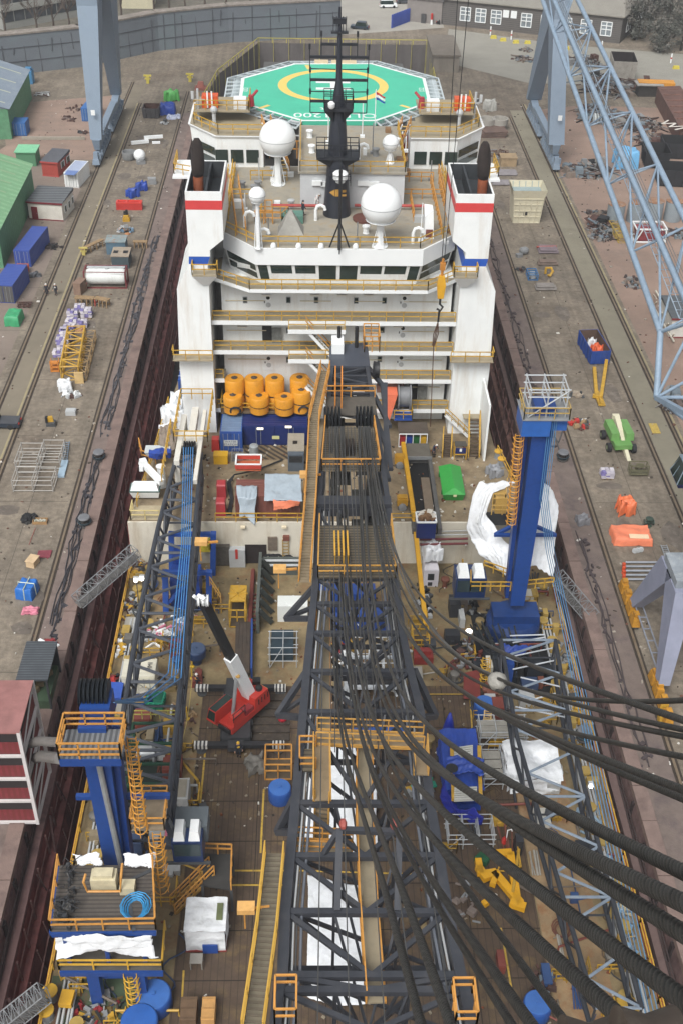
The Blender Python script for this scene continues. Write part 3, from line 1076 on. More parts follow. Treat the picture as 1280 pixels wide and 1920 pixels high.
# ================================================================== QUAY OBJECTS
def rot2(x,y,rz):
 return VE((x*math.cos(rz)-y*math.sin(rz),x*math.sin(rz)+y*math.cos(rz),0))
def container(p,L_,W_,H_,rz,m,label,cat='container',name='container',roof=None,doors='near',group=None,door_m=None):
 """shipping box: p = centre of the base, L along local y. Ribbed sides, corner posts, two door leaves with lock bars"""
 p=VE(p)
 t=thing(name,label,cat,p,group)
 b_=B()
 hx,hy=W_/2-.06,L_/2-.06
 def wall(a,c):
  a,c=VE(a),VE(c)
  d_=(c-a)
  n_=max(4,int(d_.length/.28))
  nn=VE((d_.y,-d_.x,0)).normalized()*.05
  pts=[]
  for k in range(n_+1):
   e=a.lerp(c,k/n_)+(nn if k%2 else VE((0,0,0)))
   pts.append(e)
  for e,f in zip(pts,pts[1:]):
   b_.poly([p+e+VE((0,0,.12)),p+f+VE((0,0,.12)),p+f+VE((0,0,H_-.1)),p+e+VE((0,0,H_-.1))])
 wall((-hx,-hy,0),(hx,-hy,0))
 wall((hx,-hy,0),(hx,hy,0))
 wall((hx,hy,0),(-hx,hy,0))
 wall((-hx,hy,0),(-hx,-hy,0))
 b_.poly([p+VE(v)for v in((-hx,-hy,.12),(hx,-hy,.12),(hx,hy,.12),(-hx,hy,.12))])
 b_.obj('body',m,t)
 b_=B()
 for sx in(-1,1):
  for sy in(-1,1):
   b_.box(p+VE((sx*(W_/2-.08),sy*(L_/2-.08),0)),(.16,.16,H_))
 for zz in(0.0,H_-.16):
  for sx in(-1,1):
   b_.bb(p.x+sx*(W_/2-.08)-.06,p.x+sx*(W_/2-.08)+.06,p.y-L_/2+.16,p.y+L_/2-.16,p.z+zz+.01,p.z+zz+.14)
   b_.bb(p.x-W_/2+.16,p.x+W_/2-.16,p.y+sx*(L_/2-.08)-.06,p.y+sx*(L_/2-.08)+.06,p.z+zz+.01,p.z+zz+.14)
 b_.obj('frame',m,t)
 b_=B()
 n_=int(L_/.5)
 for k in range(n_):
  y0=-L_/2+.1+(L_-.2)*k/n_
  y1=-L_/2+.1+(L_-.2)*(k+1)/n_
  ym=(y0+y1)/2
  for a,c,z0,z1 in((y0,ym,0,.03),(ym,y1,.03,0)):
   b_.poly([p+VE((-W_/2+.1,a,H_-.04+z0)),p+VE((W_/2-.1,a,H_-.04+z0)),p+VE((W_/2-.1,c,H_-.04+z1)),p+VE((-W_/2+.1,c,H_-.04+z1))])
 b_.obj('roof',roof or m,t)
 if doors:
  sy=-1
  for sx in(-1,1):
   dr=B().box(p+VE((sx*W_/4,sy*(L_/2+.02),.16)),(W_/2-.1,.07,H_-.3)).obj('door',door_m or m,t)
   lb=B()
   for dx in(-.25,.25):
    lb.bar(p+VE((sx*W_/4+dx,sy*(L_/2+.08),.2)),p+VE((sx*W_/4+dx,sy*(L_/2+.08),H_-.2)),.05)
   lb.obj('lock_bar',STEEL,dr)
 turn(t,rz)
 return t
def near_face(px,py,L_,rz,z=0):
 """base centre from the pixel of the middle of the near bottom edge"""
 return G(px,py,z)+rot2(0,L_/2,rz)
BC=mat('#3f56a2',.5,.15,.8,dirt='#33457f',damt=.5,dsc=.8)
BC2=mat('#3b6fae',.5,.15,.8)
container(near_face(45,500,9.0,-.12),9.0,2.44,2.6,-.12,BC,'long blue container beside the big green hall')
container(near_face(10,568,7.0,-.1),7.0,2.9,2.7,-.1,BC,'blue container with a dark end at the left edge below the long blue one',door_m=mat('#5b5a5a',.6,.2,1))
container(near_face(38,255,3.2,0),3.2,2.6,2.5,0,BC2,'small bright blue container against the green shed wall')
container(near_face(166,228,6,-.1),6.0,2.44,2.6,-.1,BC2,'blue container half hidden behind the left gantry leg')
container(near_face(136,352,6.0,-.16),6.0,2.44,2.6,-.16,WHITE,'white container with a pale blue roof next to the white site hut',roof=mat('#a9b4cc',.6,.2,.6))
o=B().box(G(133,322,2.6)+VE((.2,-.6,.03)),(1.9,2.0,.05),-.16).obj('tarpaulin',mat('#6d86bb',.6,.2,1))
tag(o,'blue tarpaulin patch on the roof of the white container','tarp')
# site huts
def hut(p,L_,W_,H_,rz,wall_m,roof_m,trim_m,label,name='site_hut',slope=.35,door=True,wins=3):
 p=VE(p)
 t=thing(name,label,'hut',p)
 B().box(p,(W_,L_,H_)).obj('wall',wall_m,t)
 b_=B()
 e=.15
 b_.loft([(p.x-W_/2-e,p.y-L_/2-e,p.z+H_+.003),(p.x+W_/2+e,p.y-L_/2-e,p.z+H_+.003),(p.x+W_/2+e,p.y+L_/2+e,p.z+H_+.003),(p.x-W_/2-e,p.y+L_/2+e,p.z+H_+.003)],
 [(p.x-W_/2-e,p.y-L_/2-e,p.z+H_+.12),(p.x+W_/2+e,p.y-L_/2-e,p.z+H_+.12),(p.x+W_/2+e,p.y+L_/2+e,p.z+H_+.12+slope),(p.x-W_/2-e,p.y+L_/2+e,p.z+H_+.12+slope)])
 b_.obj('roof',roof_m,t)
 b_=B()
 b_.bb(p.x-W_/2-.18,p.x+W_/2+.18,p.y-L_/2-.2,p.y-L_/2-.152,p.z+H_-.15,p.z+H_+.13)
 b_.bb(p.x-W_/2-.05,p.x+W_/2+.05,p.y-L_/2-.05,p.y-L_/2-.002,p.z,p.z+.18)
 b_.obj('trim',trim_m,t)
 if door:
  d_=B().box(p+VE((-W_/2+1.0,-L_/2-.03,.15)),(1.0,.08,2.0)).obj('door',trim_m,t)
  B().box(p+VE((-W_/2+1.35,-L_/2-.09,1.1)),(.12,.06,.06)).obj('handle',STEEL,d_)
 for k in range(wins):
  y=p.y-L_/2+(k+.6)*L_/(wins+.2)
  wn=B().bb(p.x+W_/2+.002,p.x+W_/2+.05,y,y+L_/wins*.5,p.z+1.0,p.z+2.1).obj('window',GLASS,t)
  f_=B()
  for yy in(y,y+L_/wins*.5):
   f_.bar((p.x+W_/2+.06,yy,p.z+1.0),(p.x+W_/2+.06,yy,p.z+2.1),.1)
  f_.bar((p.x+W_/2+.06,y,p.z+2.1),(p.x+W_/2+.06,y+L_/wins*.5,p.z+2.1),.1)
  f_.obj('frame',WHITEC,wn)
 turn(t,rz)
 return t
hut(near_face(88,413,5.8,-.14),5.8,5.6,2.9,-.14,mat('#dedad0',.6,.1,.6,dirt='#b5ac9c',damt=.5),banded('#56595d','#6b6f72',1.1,1),mat('#7c2c34',.5,.1,1),'white site hut with a dark grey roof and maroon door beside the green hall')
hut(near_face(96,331,5.6,-.2),5.6,2.9,2.5,-.2,mat('#a9493f',.6,.15,1),mat('#5b5d63',.7,.2,1),mat('#b8504a',.5,.1,1),'red site hut with a dark grey roof behind the white hut',door=False,wins=2)
hut(near_face(1304,634,6,-.0),6.0,7.5,2.9,0,mat('#d9d7cf',.6,.1,.6),mat('#5b6064',.7,.2,1),mat('#83383a',.5,.1,1),'white portable cabin with a dark grey roof seen through the blue jib',door=False,wins=3)
# glazed lean-to frames beside the cabin
# halls
def hall(name,label,pts,eave,ridge,wall_m,roof_m,strips=0,win=None):
 """pts = four ground corners (near-left, near-right, far-right, far-left); ridge along y"""
 a,b2,c,d_=[VE((*q,0))for q in pts]
 t=thing(name,label,'building',(a+c)/2)
 up=VE((0,0,eave))
 B().hexa([a,b2,c,d_,a+up,b2+up,c+up,d_+up]).obj('wall',wall_m,t)
 e=VE((.4,0,0))
 r1=(a+b2)/2+VE((0,-.3,ridge))
 r2=(c+d_)/2+VE((0,.3,ridge))
 upp=VE((0,0,eave+.01))
 b_=B()
 b_.poly([b2+e+upp+VE((0,-.3,0)),c+e+upp+VE((0,.3,0)),r2,r1])
 b_.poly([a-e+upp+VE((0,-.3,0)),r1,r2,d_-e+upp+VE((0,.3,0))])
 b_.poly([a+upp,b2+upp,r1-VE((0,-.3,.1))])
 b_.poly([d_+upp,r2-VE((0,.3,.1)),c+upp])
 b_.obj('roof',roof_m,t)
 if strips:
  for k in range(strips):
   f0=(k+.35)/strips
   s_=B()
   p1=(b2+e+upp).lerp(c+e+upp,f0)
   p2=r1.lerp(r2,f0)
   u_=(c-b2).normalized()*.45
   n_=VE((0,0,.04))
   s_.poly([p1.lerp(p2,.12)+n_,p1.lerp(p2,.12)+u_+n_,p1.lerp(p2,.55 if win else.97)+u_+n_,p1.lerp(p2,.55 if win else.97)+n_])
   s_.obj('roof_light',mat('#c3c9b4' if win else '#8fae86',.5,.1,1),t)
 return t
HGREEN=banded('#5f9470','#578a68',.9,1,dirt='#6f9a7c')
g1=G(8,503)
hall('green_hall','big green corrugated hall behind the two blue containers',[(-72,g1.y),(g1.x,g1.y),(-45.6,186),(-72,186)],6.0,10.5,HGREEN,banded('#86b48a','#7aa97f',.7,1,dirt='#9fb58f'),7)
hall('green_shed','green shed with a grey roof and pale roof lights at the upper left',[(-74,214),(-55.6,215.5),(-56.6,240),(-75,240)],5.6,8.6,HGREEN,mat('#8996a4',.6,.12,.4,dirt='#a2a9a4',damt=.4,dsc=.4),4,True)
o=thing('green_lean_to','small mint green roofed lean-to behind the big green hall','hut',G(55,305))
q=G(55,305)
B().box(q,(3.4,3.6,2.4)).obj('wall',HGREEN,o)
B().box(q+VE((0,0,2.41)),(3.8,4.0,.2)).obj('roof',mat('#86cca0',.5,.1,1),o)
o=B().box(G(57,155),(1.6,2.2,2.6)).box(G(57,155)+VE((0,0,2.6)),(1.2,1.4,.5)).obj('water_tank',mat('#4d8ab5',.5,.15,1))
tag(o,'blue tank behind the far corner of the green shed','tank')
# tank container
p=near_face(199,541,2.44,0)
t=thing('tank_container','white tank container in a red frame lying across the left quay','tank container',p)
B().lathe(p+VE((-2.85,0,1.35)),[(.6,0),(1.0,.12),(1.13,.45),(1.13,5.25),(1.0,5.58),(.6,5.7)],24,(1,0,0)).obj('tank',mat('#e9edea',.35,.08,.6,dirt='#a9a9a4',damt=.5,dsc=1,streak=1),t,'auto')
b=B()
for sx in(-1,1):
 for sy in(-1,1):
  b.box(p+VE((sx*2.95,sy*1.14,0)),(.16,.16,2.55))
  b.bar(p+VE((sx*2.95,sy*1.14,.1)),p+VE((sx*1.9,sy*1.14,.1)),.14)
 for zz in(.08,2.5):
  b.bar(p+VE((sx*2.95,-1.14,zz)),p+VE((sx*2.95,1.14,zz)),.15)
for sy in(-1,1):
 b.bar(p+VE((-2.95,sy*1.14,.08)),p+VE((2.95,sy*1.14,.08)),.18)
 b.bar(p+VE((-2.95,sy*1.14,2.5)),p+VE((2.95,sy*1.14,2.5)),.1)
b.obj('frame',mat('#7c3338',.5,.2,1),t)
b=B()
for sx in(-2,-.9,1.1,2.1):
 b.box(p+VE((sx,.55,2.46)),(.7,.5,.12))
b.box(p+VE((0,.6,2.46)),(5.4,.7,.06))
b.lathe(p+VE((.2,.1,2.4)),[(.3,0),(.3,.25)],12)
b.obj('walkway',LGREY,t)
def person(p,rz,label,suit,helmet,pose='stand',vest=None):
 p=VE(p)
 t=thing('person',label,'person',p)
 def sk(name,V,Ed,m,root=0):
  me=bpy.data.meshes.new(name)
  me.from_pydata([tuple(v[:3])for v in V],Ed,[])
  me.materials.append(m)
  o_=bpy.data.objects.new(name,me)
  COL.objects.link(o_)
  o_.parent=t
  md=o_.modifiers.new('skin','SKIN')
  for k,v in enumerate(V):
   r_=v[3]if len(v)>3 else.05
   me.skin_vertices[0].data[k].radius=(r_,r_)
  me.skin_vertices[0].data[root].use_root=True
  md2=o_.modifiers.new('sub','SUBSURF')
  md2.levels=md2.render_levels=1
  return o_
 bend=.75 if pose=='bend' else 0.05
 sq=.0
 cx=lambda h:(0,-math.sin(bend)*(h-.95),.95+math.cos(bend)*(h-.95))if h>.95 else(0,0,h)
 ch,nk,hd,tp=cx(1.3),cx(1.5),cx(1.62),cx(1.72)
 st=.16 if pose=='walk' else.03
 lh,rh=(-.34,ch[1]-.22,ch[2]-.45),(.33,ch[1]-.14,ch[2]-.48)
 V=[(0,0,.95,.13),(*ch,.15),(*nk,.055),(*hd,.085),(*tp,.07),
 (-.19,ch[1],ch[2]+.1,.065),(-.28,ch[1]-.04,ch[2]-.18,.045),(*lh,.03),
 (.19,ch[1],ch[2]+.1,.065),(.28,ch[1]-.02,ch[2]-.18,.045),(*rh,.03),
 (-.1,0,.86,.09),(-.11,st*.6,.48,.06),(-.11,st*1.6,.08,.042),(-.12,st*1.6-.17,.03,.035),
 (.1,0,.86,.09),(.11,-st*.6,.48,.06),(.11,-st*1.2,.08,.042),(.12,-st*1.2-.17,.03,.035)]
 Ed=[(0,1),(1,2),(2,3),(3,4),(1,5),(5,6),(6,7),(1,8),(8,9),(9,10),(0,11),(11,12),(12,13),(13,14),(0,15),(15,16),(16,17),(17,18)]
 for hv,sx in((7,-1),(10,1)):
  h0=VE(V[hv][:3])
  for k,(dx,ln)in enumerate(((-.035,.08),(-.012,.095),(.012,.09),(.034,.07))):
   i_=len(V)
   V.append((h0.x+dx*.6,h0.y+dx,h0.z-.07,.012))
   V.append((h0.x+dx*.8,h0.y+dx-.015,h0.z-.07-ln,.009))
   Ed+=[(hv,i_),(i_,i_+1)]
  i_=len(V)
  V.append((h0.x-sx*.03,h0.y-.05,h0.z-.05,.012))
  V.append((h0.x-sx*.035,h0.y-.07,h0.z-.1,.01))
  Ed+=[(hv,i_),(i_,i_+1)]
 i_=len(V)
 V.append((hd[0],hd[1]-.1,hd[2]-.01,.018))
 Ed.append((3,i_))
 sk('body',V,Ed,SKIN)
 C2=[(0,0,.95,.165),(*ch,.185),(nk[0],nk[1],nk[2]-.06,.09),(-.2,ch[1],ch[2]+.1,.09),(-.285,ch[1]-.04,ch[2]-.18,.068),(lh[0],lh[1],lh[2]+.05,.05),
 (.2,ch[1],ch[2]+.1,.09),(.285,ch[1]-.02,ch[2]-.18,.068),(rh[0],rh[1],rh[2]+.05,.05),
 (-.1,0,.84,.115),(-.11,st*.6,.48,.085),(-.11,st*1.6,.12,.066),(.1,0,.84,.115),(.11,-st*.6,.48,.085),(.11,-st*1.2,.12,.066)]
 sk('coverall',C2,[(0,1),(1,2),(1,3),(3,4),(4,5),(1,6),(6,7),(7,8),(0,9),(9,10),(10,11),(0,12),(12,13),(13,14)],suit)
 if vest:
  sk('hi_vis_vest',[(0,-.0,1.0,.19),(*ch,.205),(nk[0],nk[1],nk[2]-.1,.12)],[(0,1),(1,2)],vest)
 hv_=VE(hd)
 B().lathe(p+hv_+VE((0,0,.03)),[(.15,0),(.13,.03),(.12,.08),(.07,.14),(.01,.16)],12).obj('hard_hat',helmet,t,True)
 e_=B()
 for s in(-.03,.03):
  e_.ball(p+hv_+VE((s,-.082,.015)),.012,4)
 e_.obj('eyes',BLACK,t)
 B().box(p+hv_+VE((0,-.08,-.05)),(.05,.015,.012)).obj('mouth',DKRED,t)
 b_=B()
 for s,yy in((-.115,st*1.6),(.115,-st*1.2)):
  b_.box(p+VE((s,yy-.07,0)),(.11,.3,.1),0,.8)
 b_.obj('boots',BLACK,t)
 turn(t,rz)
 return t
SUITD=mat('#2b2f3a',.8,.2,3)
person(G(89,553),.2,'person in dark work clothes on the left of the pair standing on the left quay',SUITD,mat('#e8e8e4',.4,.05,1),'stand')
person(G(106,553),-.2,'person in dark work clothes and a white vest beside the rail on the quay',SUITD,mat('#e8e8e4',.4,.05,1),'stand',mat('#c9c9c4',.6,.1,2))
# ---------------------------------------------------------------- makers for yard goods
def open_bin(name,label,cat,p,W_,L_,H_,rz,m,inner,flare=1.08,ribs=True,group=None,fill=None):
 p=VE(p)
 t=thing(name,label,cat,p,group)
 x,y,X,Y=W_/2/flare,L_/2/flare,W_/2,L_/2
 th=.09
 b_=B()
 lo=[p+VE(v)for v in((-x,-y,.1),(x,-y,.1),(x,y,.1),(-x,y,.1))]
 hi=[p+VE(v)for v in((-X,-Y,H_),(X,-Y,H_),(X,Y,H_),(-X,Y,H_))]
 lo2=[p+VE(v)for v in((-x+th,-y+th,.2),(x-th,-y+th,.2),(x-th,y-th,.2),(-x+th,y-th,.2))]
 hi2=[p+VE(v)for v in((-X+th,-Y+th,H_),(X-th,-Y+th,H_),(X-th,Y-th,H_),(-X+th,Y-th,H_))]
 b_.loft(lo,hi,False)
 b_.poly(lo[::-1])
 for k in range(4):
  u=(k+1)%4
  b_.poly([hi[k],hi[u],hi2[u],hi2[k]])
 b_.obj('shell',m,t)
 b_=B()
 b_.loft(lo2,hi2,False)
 b_.poly(lo2)
 b_.obj('lining',inner,t)
 if ribs:
  b_=B()
  for s in(-1,1):
   for k in range(5):
    yy=-.8+.4*k
    b_.bar(p+VE((s*(x+.05),yy*y,.1)),p+VE((s*(X+.05),yy*Y,H_-.02)),.1)
   for k in range(3):
    xx=-.6+.6*k
    b_.bar(p+VE((xx*x,s*(y+.05),.1)),p+VE((xx*X,s*(Y+.05),H_-.02)),.1)
  b_.obj('rib',m,t)
 turn(t,rz)
 return t
def cloth(p,W_,L_,H_,seed,skirt=.35,am=.12,sag=.0):
 """crumpled cover over a box, falling to the ground at the rim"""
 rr=random.Random(seed)
 ph=[rr.uniform(0,6.3)for _ in range(8)]
 def fn(u,v):
  x,y=(u-.5)*2,(v-.5)*2
  m_=max(abs(x),abs(y))
  k=1-skirt*.5
  z=H_ if m_<k else H_*max(0,1-((m_-k)/(1-k))**1.3)
  sx=x if abs(x)<k else math.copysign(k+(abs(x)-k)*.45,x)
  sy=y if abs(y)<k else math.copysign(k+(abs(y)-k)*.45,y)
  w=am*(math.sin(5*x+ph[0]+2*math.sin(3*y+ph[1]))+.7*math.sin(7*y+ph[2]+math.sin(4*x))+.5*math.sin(13*x*y+ph[3]))
  return(p[0]+sx*W_/2+.6*w*(m_>k),p[1]+sy*L_/2+.6*w*(m_>k),p[2]+max(.03,z+w-sag*(1-m_*m_)))
 return B().grid(fn,26,26)
def tarp_thing(name,label,cat,p,W_,L_,H_,rz,m,seed=1,am=.1,sag=0,strap=None,group=None):
 p=VE(p)
 t=thing(name,label,cat,p,group)
 cloth(p,W_,L_,H_,seed,am=am,sag=sag).obj('cover',m,t,True)
 if strap:
  b_=B()
  b_.path([p+VE((-W_*.46,0,.1)),p+VE((-W_*.43,0,H_+.1)),p+VE((W_*.43,0.05,H_+.12)),p+VE((W_*.46,0,.1))],.06,4)
  b_.path([p+VE((.1,-L_*.46,.1)),p+VE((.1,-L_*.43,H_+.1)),p+VE((0,L_*.43,H_+.12)),p+VE((0,L_*.46,.1))],.05,4)
  b_.obj('strap',strap,t)
 turn(t,rz)
 return t
def pile(name,label,cat,p,W_,L_,H_,ms,n,seed,long=.5,group=None):
 """heap of loose pieces"""
 rr=random.Random(seed)
 p=VE(p)
 b_=B()
 for k in range(n):
  b_.m=rr.randrange(len(ms))
  a=rr.uniform(0,6.3)
  r_=rr.uniform(0,1)**.6
  c=p+VE((math.cos(a)*r_*W_/2,math.sin(a)*r_*L_/2,0))
  z=H_*(1-r_)*rr.uniform(0,1)
  if rr.random()<long:
   q=c+VE((rr.uniform(-1,1),rr.uniform(-1,1),0))*rr.uniform(.3,.5)*min(W_,L_)
   b_.bar(c+VE((0,0,z+.1)),q+VE((0,0,z*rr.uniform(.3,1)+.08)),rr.uniform(.08,.25),rr.uniform(.06,.2))
  else:
   b_.box(c+VE((0,0,z*.6)),(rr.uniform(.2,.8),rr.uniform(.2,.8),rr.uniform(.1,.5)),rr.uniform(0,3),rr.uniform(.5,1))
 return tag(b_.obj(name,ms),label,cat,group)
def lattice_box(b_,p,q,w,h,n,r,taper=1.0):
 """four-chord lattice section from p to q"""
 p,q=VE(p),VE(q)
 d_=(q-p).normalized()
 a=d_.cross(VE((0,0,1)))
 if a.length<.01:
  a=VE((1,0,0))
 a.normalize()
 u=a.cross(d_)
 if u.z<0:
  u=-u
 def c(t,i,j):
  k=1+(taper-1)*t
  return p.lerp(q,t)+a*(i*w/2*k)+u*(j*h/2*k)
 for i in(-1,1):
  for j in(-1,1):
   b_.tube(c(0,i,j),c(1,i,j),r,6)
 for k in range(n+1):
  t0,t1=k/n,(k+1)/n
  for s in(-1,1):
   b_.tube(c(t0,-1,s),c(t0,1,s),r*.6,5)
   b_.tube(c(t0,s,-1),c(t0,s,1),r*.6,5)
   if k<n:
    e=1 if k%2 else-1
    b_.tube(c(t0,-e,s),c(t1,e,s),r*.6,5)
    b_.tube(c(t0,s,-e),c(t1,s,e),r*.6,5)
 return b_
RB=mat('#5a4039',.85,.35,1.2,dirt='#3a2f2e',damt=.7,dsc=1.3)
# ---------------------------------------------------------------- left quay, far to near
o=open_bin('scrap_skip','rusty open topped skip behind the ship bow on the left quay','skip',G(284,222)+VE((0,1.4,0)),3.2,3.4,2.0,0,mat('#4b4a4c',.7,.3,1),RB)
tarp_thing('covered_crate','crate under a royal blue tarp beside the rusty skip','covered crate',G(314,216)+VE((0,1,0)),3.4,3.0,1.9,0,BTARP,3)
tarp_thing('covered_pump','bright green tarp lump behind the blue covered crate','covered pump',G(322,190)+VE((0,.8,0)),3.2,2.6,1.7,.3,mat('#5bb25a',.5,.15,1,bump=.4,bsc=2.5),4,.2)
tarp_thing('loose_tarp','crumpled white and blue tarp lying in front of the blue covered crate','tarp',G(326,222),2.8,1.6,.5,.4,mat('#c7cde0',.5,.2,1.2,dirt='#4a66b0',damt=.9,dsc=1.5),5,.16)
pile('machine_parts','pale machine parts in front of the rusty skip','machine parts',G(309,232),2.0,1.6,.9,[LGREY,DGREY],16,6)
t=thing('white_boom','two white telescopic boom sections lying on the left quay','boom',G(275,272))
b=B()
a_,c_=G(247,272),G(306,266)
b.bar(a_+VE((0,0,.4)),a_.lerp(c_,.55)+VE((0,0,.4)),.55)
b.obj('lower_section',WHITEC,t)
b=B()
b.bar(a_.lerp(c_,.4)+VE((0,.6,.95)),c_+VE((0,.3,.95)),.5)
b.bar(a_.lerp(c_,.6)+VE((.4,-.6,.3)),a_.lerp(c_,.9)+VE((.2,-1.0,.3)),.4)
b.obj('upper_section',WHITEC,t)
t=thing('cable_drum','grey round tub with a white buoy beside it on the left quay','tub',G(243,298))
q=G(243,298)
B().lathe(q,[(1.1,0),(1.25,.2),(1.25,1.4),(1.1,1.4),(1.05,.5)],18).obj('tub',GREY,t,'auto')
q=G(263,302)
t=thing('buoy','white ball buoy with grey fittings in front of the white boom sections','buoy',q)
B().ball(q+VE((0,0,1.1)),1.05,10).obj('float',WHITEC,t,True)
b=B()
b.box(q+VE((.3,-1.2,0)),(1.5,1.2,.6),.3).lathe(q+VE((.5,-1.3,.6)),[(.5,0),(.5,.3)],12)
b.obj('fitting',GREY,t)
o=B().box(G(286,344),(1.5,1.1,.9),.1,.9).lathe(G(286,344)+VE((-.7,0,.9)),[(.28,0),(.28,1.4)],10,(1,0,0)).obj('grey_hopper',GREY)
tag(o,'small grey hopper left of the port funnel','hopper')
tarp_thing('covered_hose_reel','two lumps under royal blue tarps above the red trough','covered reel',G(250,368),2.2,1.8,1.2,.6,BTARP,8,.15)
tarp_thing('covered_hose_reel','smaller blue tarp lump right behind the two lumps','covered reel',G(266,356),2.0,1.6,1.2,.2,BTARP,9,.15)
q=G(243,394)
t=thing('red_trough','bright red steel trough with two long slots on the left quay','trough',q)
b=B()
b.bb(q.x-2.1,q.x+2.1,q.y,q.y+1.2,0,1.1)
b.obj('body',RED,t)
b=B()
for(x0,x1,y0,y1)in((-2.1,2.1,0,.18),(-2.1,2.1,1.02,1.2),(-2.1,-1.8,.18,1.02),(-.5,-.2,.18,1.02),(1.8,2.1,.18,1.02)):
 b.bb(q.x+x0,q.x+x1,q.y+y0,q.y+y1,1.102,1.3)
b.obj('rim',mat('#d8463c',.45,.1,1),t)
q=G(238,414)
t=thing('compactor','small yellow compactor with a black engine below the red trough','machine',q)
B().box(q,(1.1,.9,.6)).box(q+VE((0,0,.6)),(.8,.7,.4)).obj('base',YEL,t)
B().box(q+VE((-.05,.2,1.0)),(.7,.5,.5)).lathe(q+VE((.1,.2,1.5)),[(.2,0),(.2,.25)],10).obj('engine',BLACK,t)
pile('scrap_heap','heap of grey and orange scrap above the blue grey tank','scrap heap',G(238,434),2.6,2.2,1.3,[GREY,LGREY,mat('#b07a50',.7,.2,2),mat('#6f8aa0',.6,.2,2)],34,9,.4)
q=G(219,478)
t=thing('settling_tank','blue grey rectangular tank with a rust streaked top on the left quay','tank',q)
B().box(q+VE((0,1.2,0)),(2.9,2.4,2.0)).obj('body',mat('#5b7687',.6,.2,1,dirt='#45555f',damt=.5,dsc=1.2),t)
B().box(q+VE((0,1.2,2.0)),(3.1,2.6,.16)).obj('lid',mat('#8d9c9e',.7,.2,1,dirt='#a86a34',damt=.95,dsc=.9),t)
q=G(227,504)
t=thing('engine_box','grey flat topped box with two dark openings in front of the blue grey tank','box',q)
B().box(q+VE((0,1.6,0)),(2.5,3.2,1.9)).obj('body',mat('#505e64',.7,.25,1),t)
B().box(q+VE((0,1.6,1.9)),(2.7,3.4,.12)).obj('top_plate',mat('#a39685',.8,.2,1),t)
for dx in(-.75,.7):
 B().box(q+VE((dx,1.5,2.022)),(.7,.9,.03)).obj('opening',BLACK,t)
def trestle(a,c,label,h=1.0,w=.7):
 a,c=VE(a),VE(c)
 t=thing('wooden_trestle',label,'trestle',(a+c)/2)
 d_=(c-a).normalized()
 n_=VE((-d_.y,d_.x,0))*w/2
 B().bar(a+VE((0,0,h)),c+VE((0,0,h)),w,.14).obj('top_plank',WOOD,t)
 for k in range(4):
  e=a.lerp(c,(k+.3)/3.6)
  bb_=B()
  bb_.bar(e+n_,e+n_*.8+VE((0,0,h)),.13)
  bb_.bar(e-n_,e-n_*.8+VE((0,0,h)),.13)
  bb_.bar(e+n_+VE((0,0,.4)),e-n_+VE((0,0,.4)),.1)
  bb_.obj('leg',WOOD,t)
 return t
trestle(G(154,479),G(194,460),'long wooden trestle lying slanted beside the tan rail strip')
trestle(G(251,464),G(278,464),'short wooden trestle table right of the blue grey tank')
trestle(G(143,570),G(178,572),'left timber trestle in front of the white tank container',1.1,.9)
o=trestle(G(180,571),G(206,576),'red topped timber trestle in front of the white tank container',1.1,.9)
o.children[0].data.materials[0]=mat('#c05a4e',.7,.2,1)
q=G(150,553)
o=B().box(q+VE((0,.9,0)),(1.1,2.0,1.7),-.3).box(q+VE((0,.9,1.71)),(1.2,2.1,.08),-.3).obj('brown_crate',mat('#8c7363',.8,.25,1.3))
tag(o,'brown upright crate at the left end of the white tank container','crate')
q=G(158,478)
o=B().box(q,(.5,.5,1.0)).box(q+VE((0,0,1.0)),(1.3,.25,.25)).box(q+VE((0,0,.5)),(.9,.25,.25)).obj('rail_buffer',mat('#c9b96a',.6,.2,1))
tag(o,'yellow rail buffer stop at the wooden trestle end','buffer stop')
for px,py,lab in((278,156,'yellow rail buffer stop at the far end of the middle left rail'),(357,153,'yellow rail buffer stop at the far end of the dockside left rail'),(1046,262,'yellow rail buffer at the right gantry foot')):
 q=G(px,py)
 o=B().box(q,(.6,.6,1.4)).box(q+VE((0,0,1.4)),(1.6,.3,.35)).box(q+VE((0,0,.8)),(1.2,.3,.3)).obj('rail_buffer',mat('#cdbd55',.6,.2,1))
 tag(o,lab,'buffer stop')
 # pallets of wrapped bags
BAGC=[mat('#cfcad0',.6,.15,2),mat('#7d74a8',.6,.2,2.5),mat('#b9b3bd',.6,.2,2)]
def bag_pallet(p,label,seed,W_=1.3,H_=1.0,ms=BAGC,group='pallets of wrapped bags on the left quay'):
 rr=random.Random(seed)
 p=VE(p)
 t=thing('bag_pallet',label,'pallet',p,group)
 b_=B()
 for k in(-.5,0,.5):
  b_.box(p+VE((k,0,0)),(.12,1.2,.1))
 b_.box(p+VE((0,0,.1)),(1.25,1.2,.05))
 b_.obj('pallet_base',WOOD,t)
 b_=B()
 z=.16
 while z<H_:
  for i in(-1,0,1):
   for j in(-1,1):
    b_.m=rr.randrange(3)
    b_.box(p+VE((i*W_/3+rr.uniform(-.06,.06),j*.3+rr.uniform(-.06,.06),z)),(W_/3+rr.uniform(-.03,.08),.6,.2),rr.uniform(-.15,.15),.8)
  z+=.19
 b_.obj('bags',ms,t)
 return t
bl=['first pallet of purple and white bags below the timber trestles','leftmost pallet of bags in the top row','purple pallet at the right end of the top row','tall white pallet below the purple one','whitish wide pallet left of the tall white one','lilac pallet at the back left of the lower stack','lilac pallet nearest the yellow lattice top','blue white pallet left of the yellow lattice','pale pallet below the blue white one','last lilac pallet above the orange rack','small lilac pallet beside the last one']
